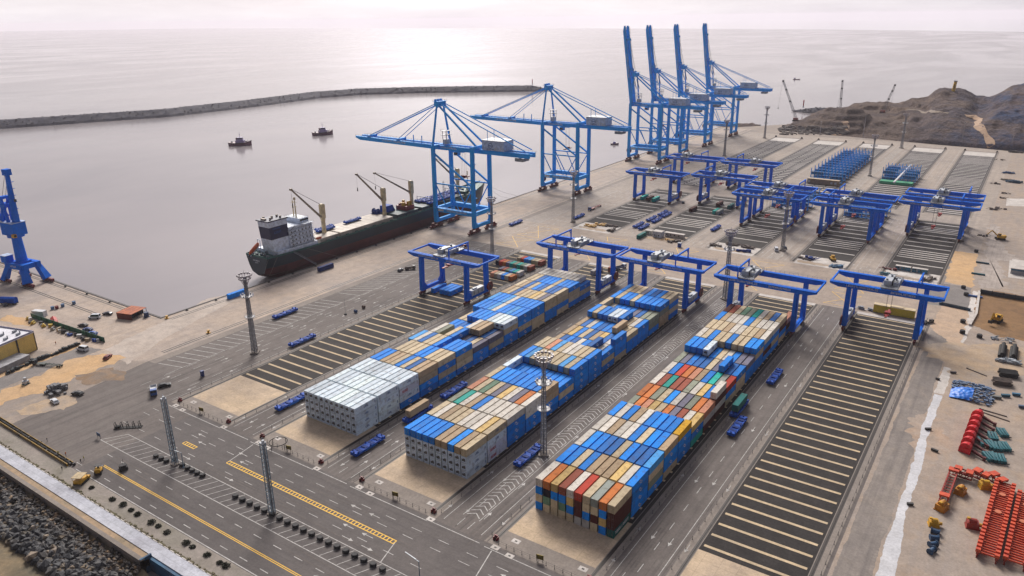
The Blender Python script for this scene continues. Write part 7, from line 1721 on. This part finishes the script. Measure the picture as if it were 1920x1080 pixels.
for u,v,l,c in ((1885,744,'small teal box on the right yard',(.02,.12,.2)),(1905,742,'small blue pump on the right yard',(.03,.15,.28)),(1868,747,'row of small grey blocks on the right yard',(.16,.17,.17)),(1917,765,'blue grey box at the right edge',(.08,.12,.2)),(1740,806,'small dark box on the dirt by white strip',(.03,.03,.03)),(1752,846,'dark log on the dirt by white strip',(.03,.03,.03)),(1706,947,'small black pallet beside the white strip',(.04,.04,.04)),(1758,712,'black tyre pile beside the pale strip',(.03,.03,.03)),(1787,700,'dark drum beside the pale strip',(.05,.04,.05))):
    t = thing('yard_box',l,'box',at_(u,v),q.uniform(-.4,.6)); t.scale = (.62 if u < 1800 else .85,)*3; b = MB(); w_ = q.uniform(1.0,2.0); b.box(-w_,w_,-.6,.6,.2,1.1); b.box(-w_-.1,w_+.1,-.7,.7,1.1,1.25); b.build('body', mat('ybox_'+str(int(c[0]*100))+str(int(c[1]*100))+str(int(c[2]*100)),c,.6), t); b = MB(); [b.box(x-.15,x+.15,-.6,.6,0,.2) for x in (-w_*.7,w_*.7)]; b.build('skid', m_junk, t)
for (ua,va,ub,vb,l) in ((1836,766,1888,781,'upper thin pole lying right of the red cones'),(1840,772,1893,790,'lower thin pole lying right of the red cones'),(1812,690,1850,705,'dark long beam above the blue tarpaulin')):
    a, c = at(ua,va,.2), at(ub,vb,.2); b = MB(); b.tube(a,c,.22,n=7); b.tube(a+(c-a)*.02,a+(c-a)*.06,.34,n=7); o = b.build('pole', m_junk); tag(o,l,'pole')
def excavator(lab, u, v, rz, sc=1.0):
    t = thing('excavator',lab,'excavator',at_(u,v),rz); t.scale = (sc,)*3
    for s in (-1,1): b = MB(); b.box(s*1.3-.35,s*1.3+.35,-2.2,2.2,0,.9); b.build('track', m_tyre, t)
    b = MB(); b.box(-1.4,1.4,-2.0,1.4,1.0,2.2); b.box(-1.4,-.2,.0,1.5,2.2,3.3); b.box(-1.2,1.2,-2.4,-1.6,1.2,2.4); b.build('body', m_yel, t); b = MB(); b.box(-1.43,-1.39,.2,1.3,2.4,3.2); b.box(-1.3,-.3,1.49,1.53,2.3,3.2); b.build('windows', m_win, t)
    b = MB(); b.beam((.4,1.3,1.8),(.4,4.2,4.4),.4,.6); b.beam((.4,4.2,4.4),(.4,6.2,2.0),.3,.45); b.build('arm', m_yel, t); b = MB(); b.hexa([(-.3,5.6,.9),(1.1,5.6,.9),(1.1,6.6,1.0),(-.3,6.6,1.0),(-.3,6.0,2.1),(1.1,6.0,2.1),(1.1,6.5,2.1),(-.3,6.5,2.1)]); b.build('bucket', m_post, t); return t
excavator('yellow excavator in the middle of the brown pit',1868,603,2.9,1.3); excavator('brown yellow machine alone on the far right yard',1875,449,1.8,1.3)
t = thing('pit_wall','white edged wall along the left side of the brown pit','wall',(0,0,0)); b = MB(); pp = Pv((1836,548),(1830,590),(1818,611))
for a,c in zip(pp,pp[1:]): b.beam((a.x,a.y,.5),(c.x,c.y,.5),1.1,1.0)
b.build('wall', gm_white, t)
t = thing('pit_fence','dark fence band along the far side of the brown pit','fence',(0,0,0)); b = MB(); pp = Pv((1838,550),(1870,556),(1925,565))
for a,c in zip(pp,pp[1:]): b.beam((a.x,a.y,1.2),(c.x,c.y,1.2),.4,2.4)
b.build('panel', mat('fence_slate',(.05,.065,.085),.7), t); b = MB(); [b.cb(pp[0].lerp(pp[-1],f_).x,pp[0].lerp(pp[-1],f_).y-.4,0,.4,.4,2.8) for f_ in (0,.25,.5,.75,1)]; b.build('post', m_post, t)
t = thing('block_line','row of dark blue blocks at the edge of the pinkish sand','block row',(0,0,0)); a, c = at(1765,571), at(1815,582); b = MB(); [b.cb(a.lerp(c,k/13).x,a.lerp(c,k/13).y,0,2.2,1.3,1.2) for k in range(14)]; b.build('blocks', mat('block_slate',(.04,.08,.13),.7), t)
for u,v,l in ((1830,473,'black drum at the far corner of the orange sand'),(1806,541,'black drum at the near corner of the orange sand'),(1811,554,'black drum on the pale ground by the blue sign'),(1805,605,'black drum at the top of the pale strip'),(1804,625,'black tyre stack beside the pale strip'),(1836,633,'dark machine box below the brown pit')):
    p = at_(u,v); b = MB(); b.tube((0,0,0),(0,0,1.5),1.2,n=12); b.ring((0,0,1.5),1.0,.2,12,5); o = b.build('drum', m_blk, None, p); tag(o,l,'drum')
for u,v,l,c in ((1842,494,'upper blue grey beam on the right yard',(.03,.10,.15)),(1834,515,'lower teal beam on the right yard',(.02,.14,.18)),(1828,557,'blue and white barrier by the pit corner',(.04,.15,.45))):
    p = at_(u,v); b = MB(); b.box(-3.5,3.5,-.4,.4,0,.9); [b.box(x-.2,x+.2,-.6,.6,.0,.25) for x in (-3,0,3)]; o = b.build('barrier', mat('bar_'+str(int(c[0]*100))+str(int(c[2]*100)),c,.6), None, p); tag(o,l,'barrier')
for u,v,l,c,s in ((1891,325,'blue material heap on the far right yard',(.03,.10,.25),3.5),(1901,342,'teal covered heap on the far right yard',(.02,.08,.15),4.5),(1886,338,'brown pallet stack on the far right yard',(.22,.19,.16),3),(1905,286,'dark scrap at the far right corner',(.1,.09,.09),4)):
    o = clutter('material_heap',l,'heap',*at_(u,v)[:2],24,mat('heap_'+str(int(c[0]*100))+str(int(c[2]*100)),c,.7),int(u)); o.scale = (s/3,)*3
for i,(u,v) in enumerate(((1879,372),(1883,363),(1877,392),(1862,393),(1876,300),(1843,443),(1790,452),(1868,345))):
    clutter('scrap_pile',f'small dark scrap bit on the far right yard, {ORD[i]} counted from the lower road edge','scrap',*at_(u,v)[:2],7,m_junk,60+i)
t = thing('site_office','pale low flat roofed building with grey front at the right edge','building',at_(1925,512),0); b = MB(); b.box(-8,30,-6,14,0,3.2); b.build('wall', mat('office_grey',(.42,.42,.45),.8), t); b = MB(); b.box(-8.4,30.4,-6.4,14.4,3.2,3.5); b.build('roof', gm_white, t); b = MB(); b.box(-8,30,-6.5,-6.41,2.3,3.1); b.build('band', mat('band_blue',(.03,.14,.25),.5), t)
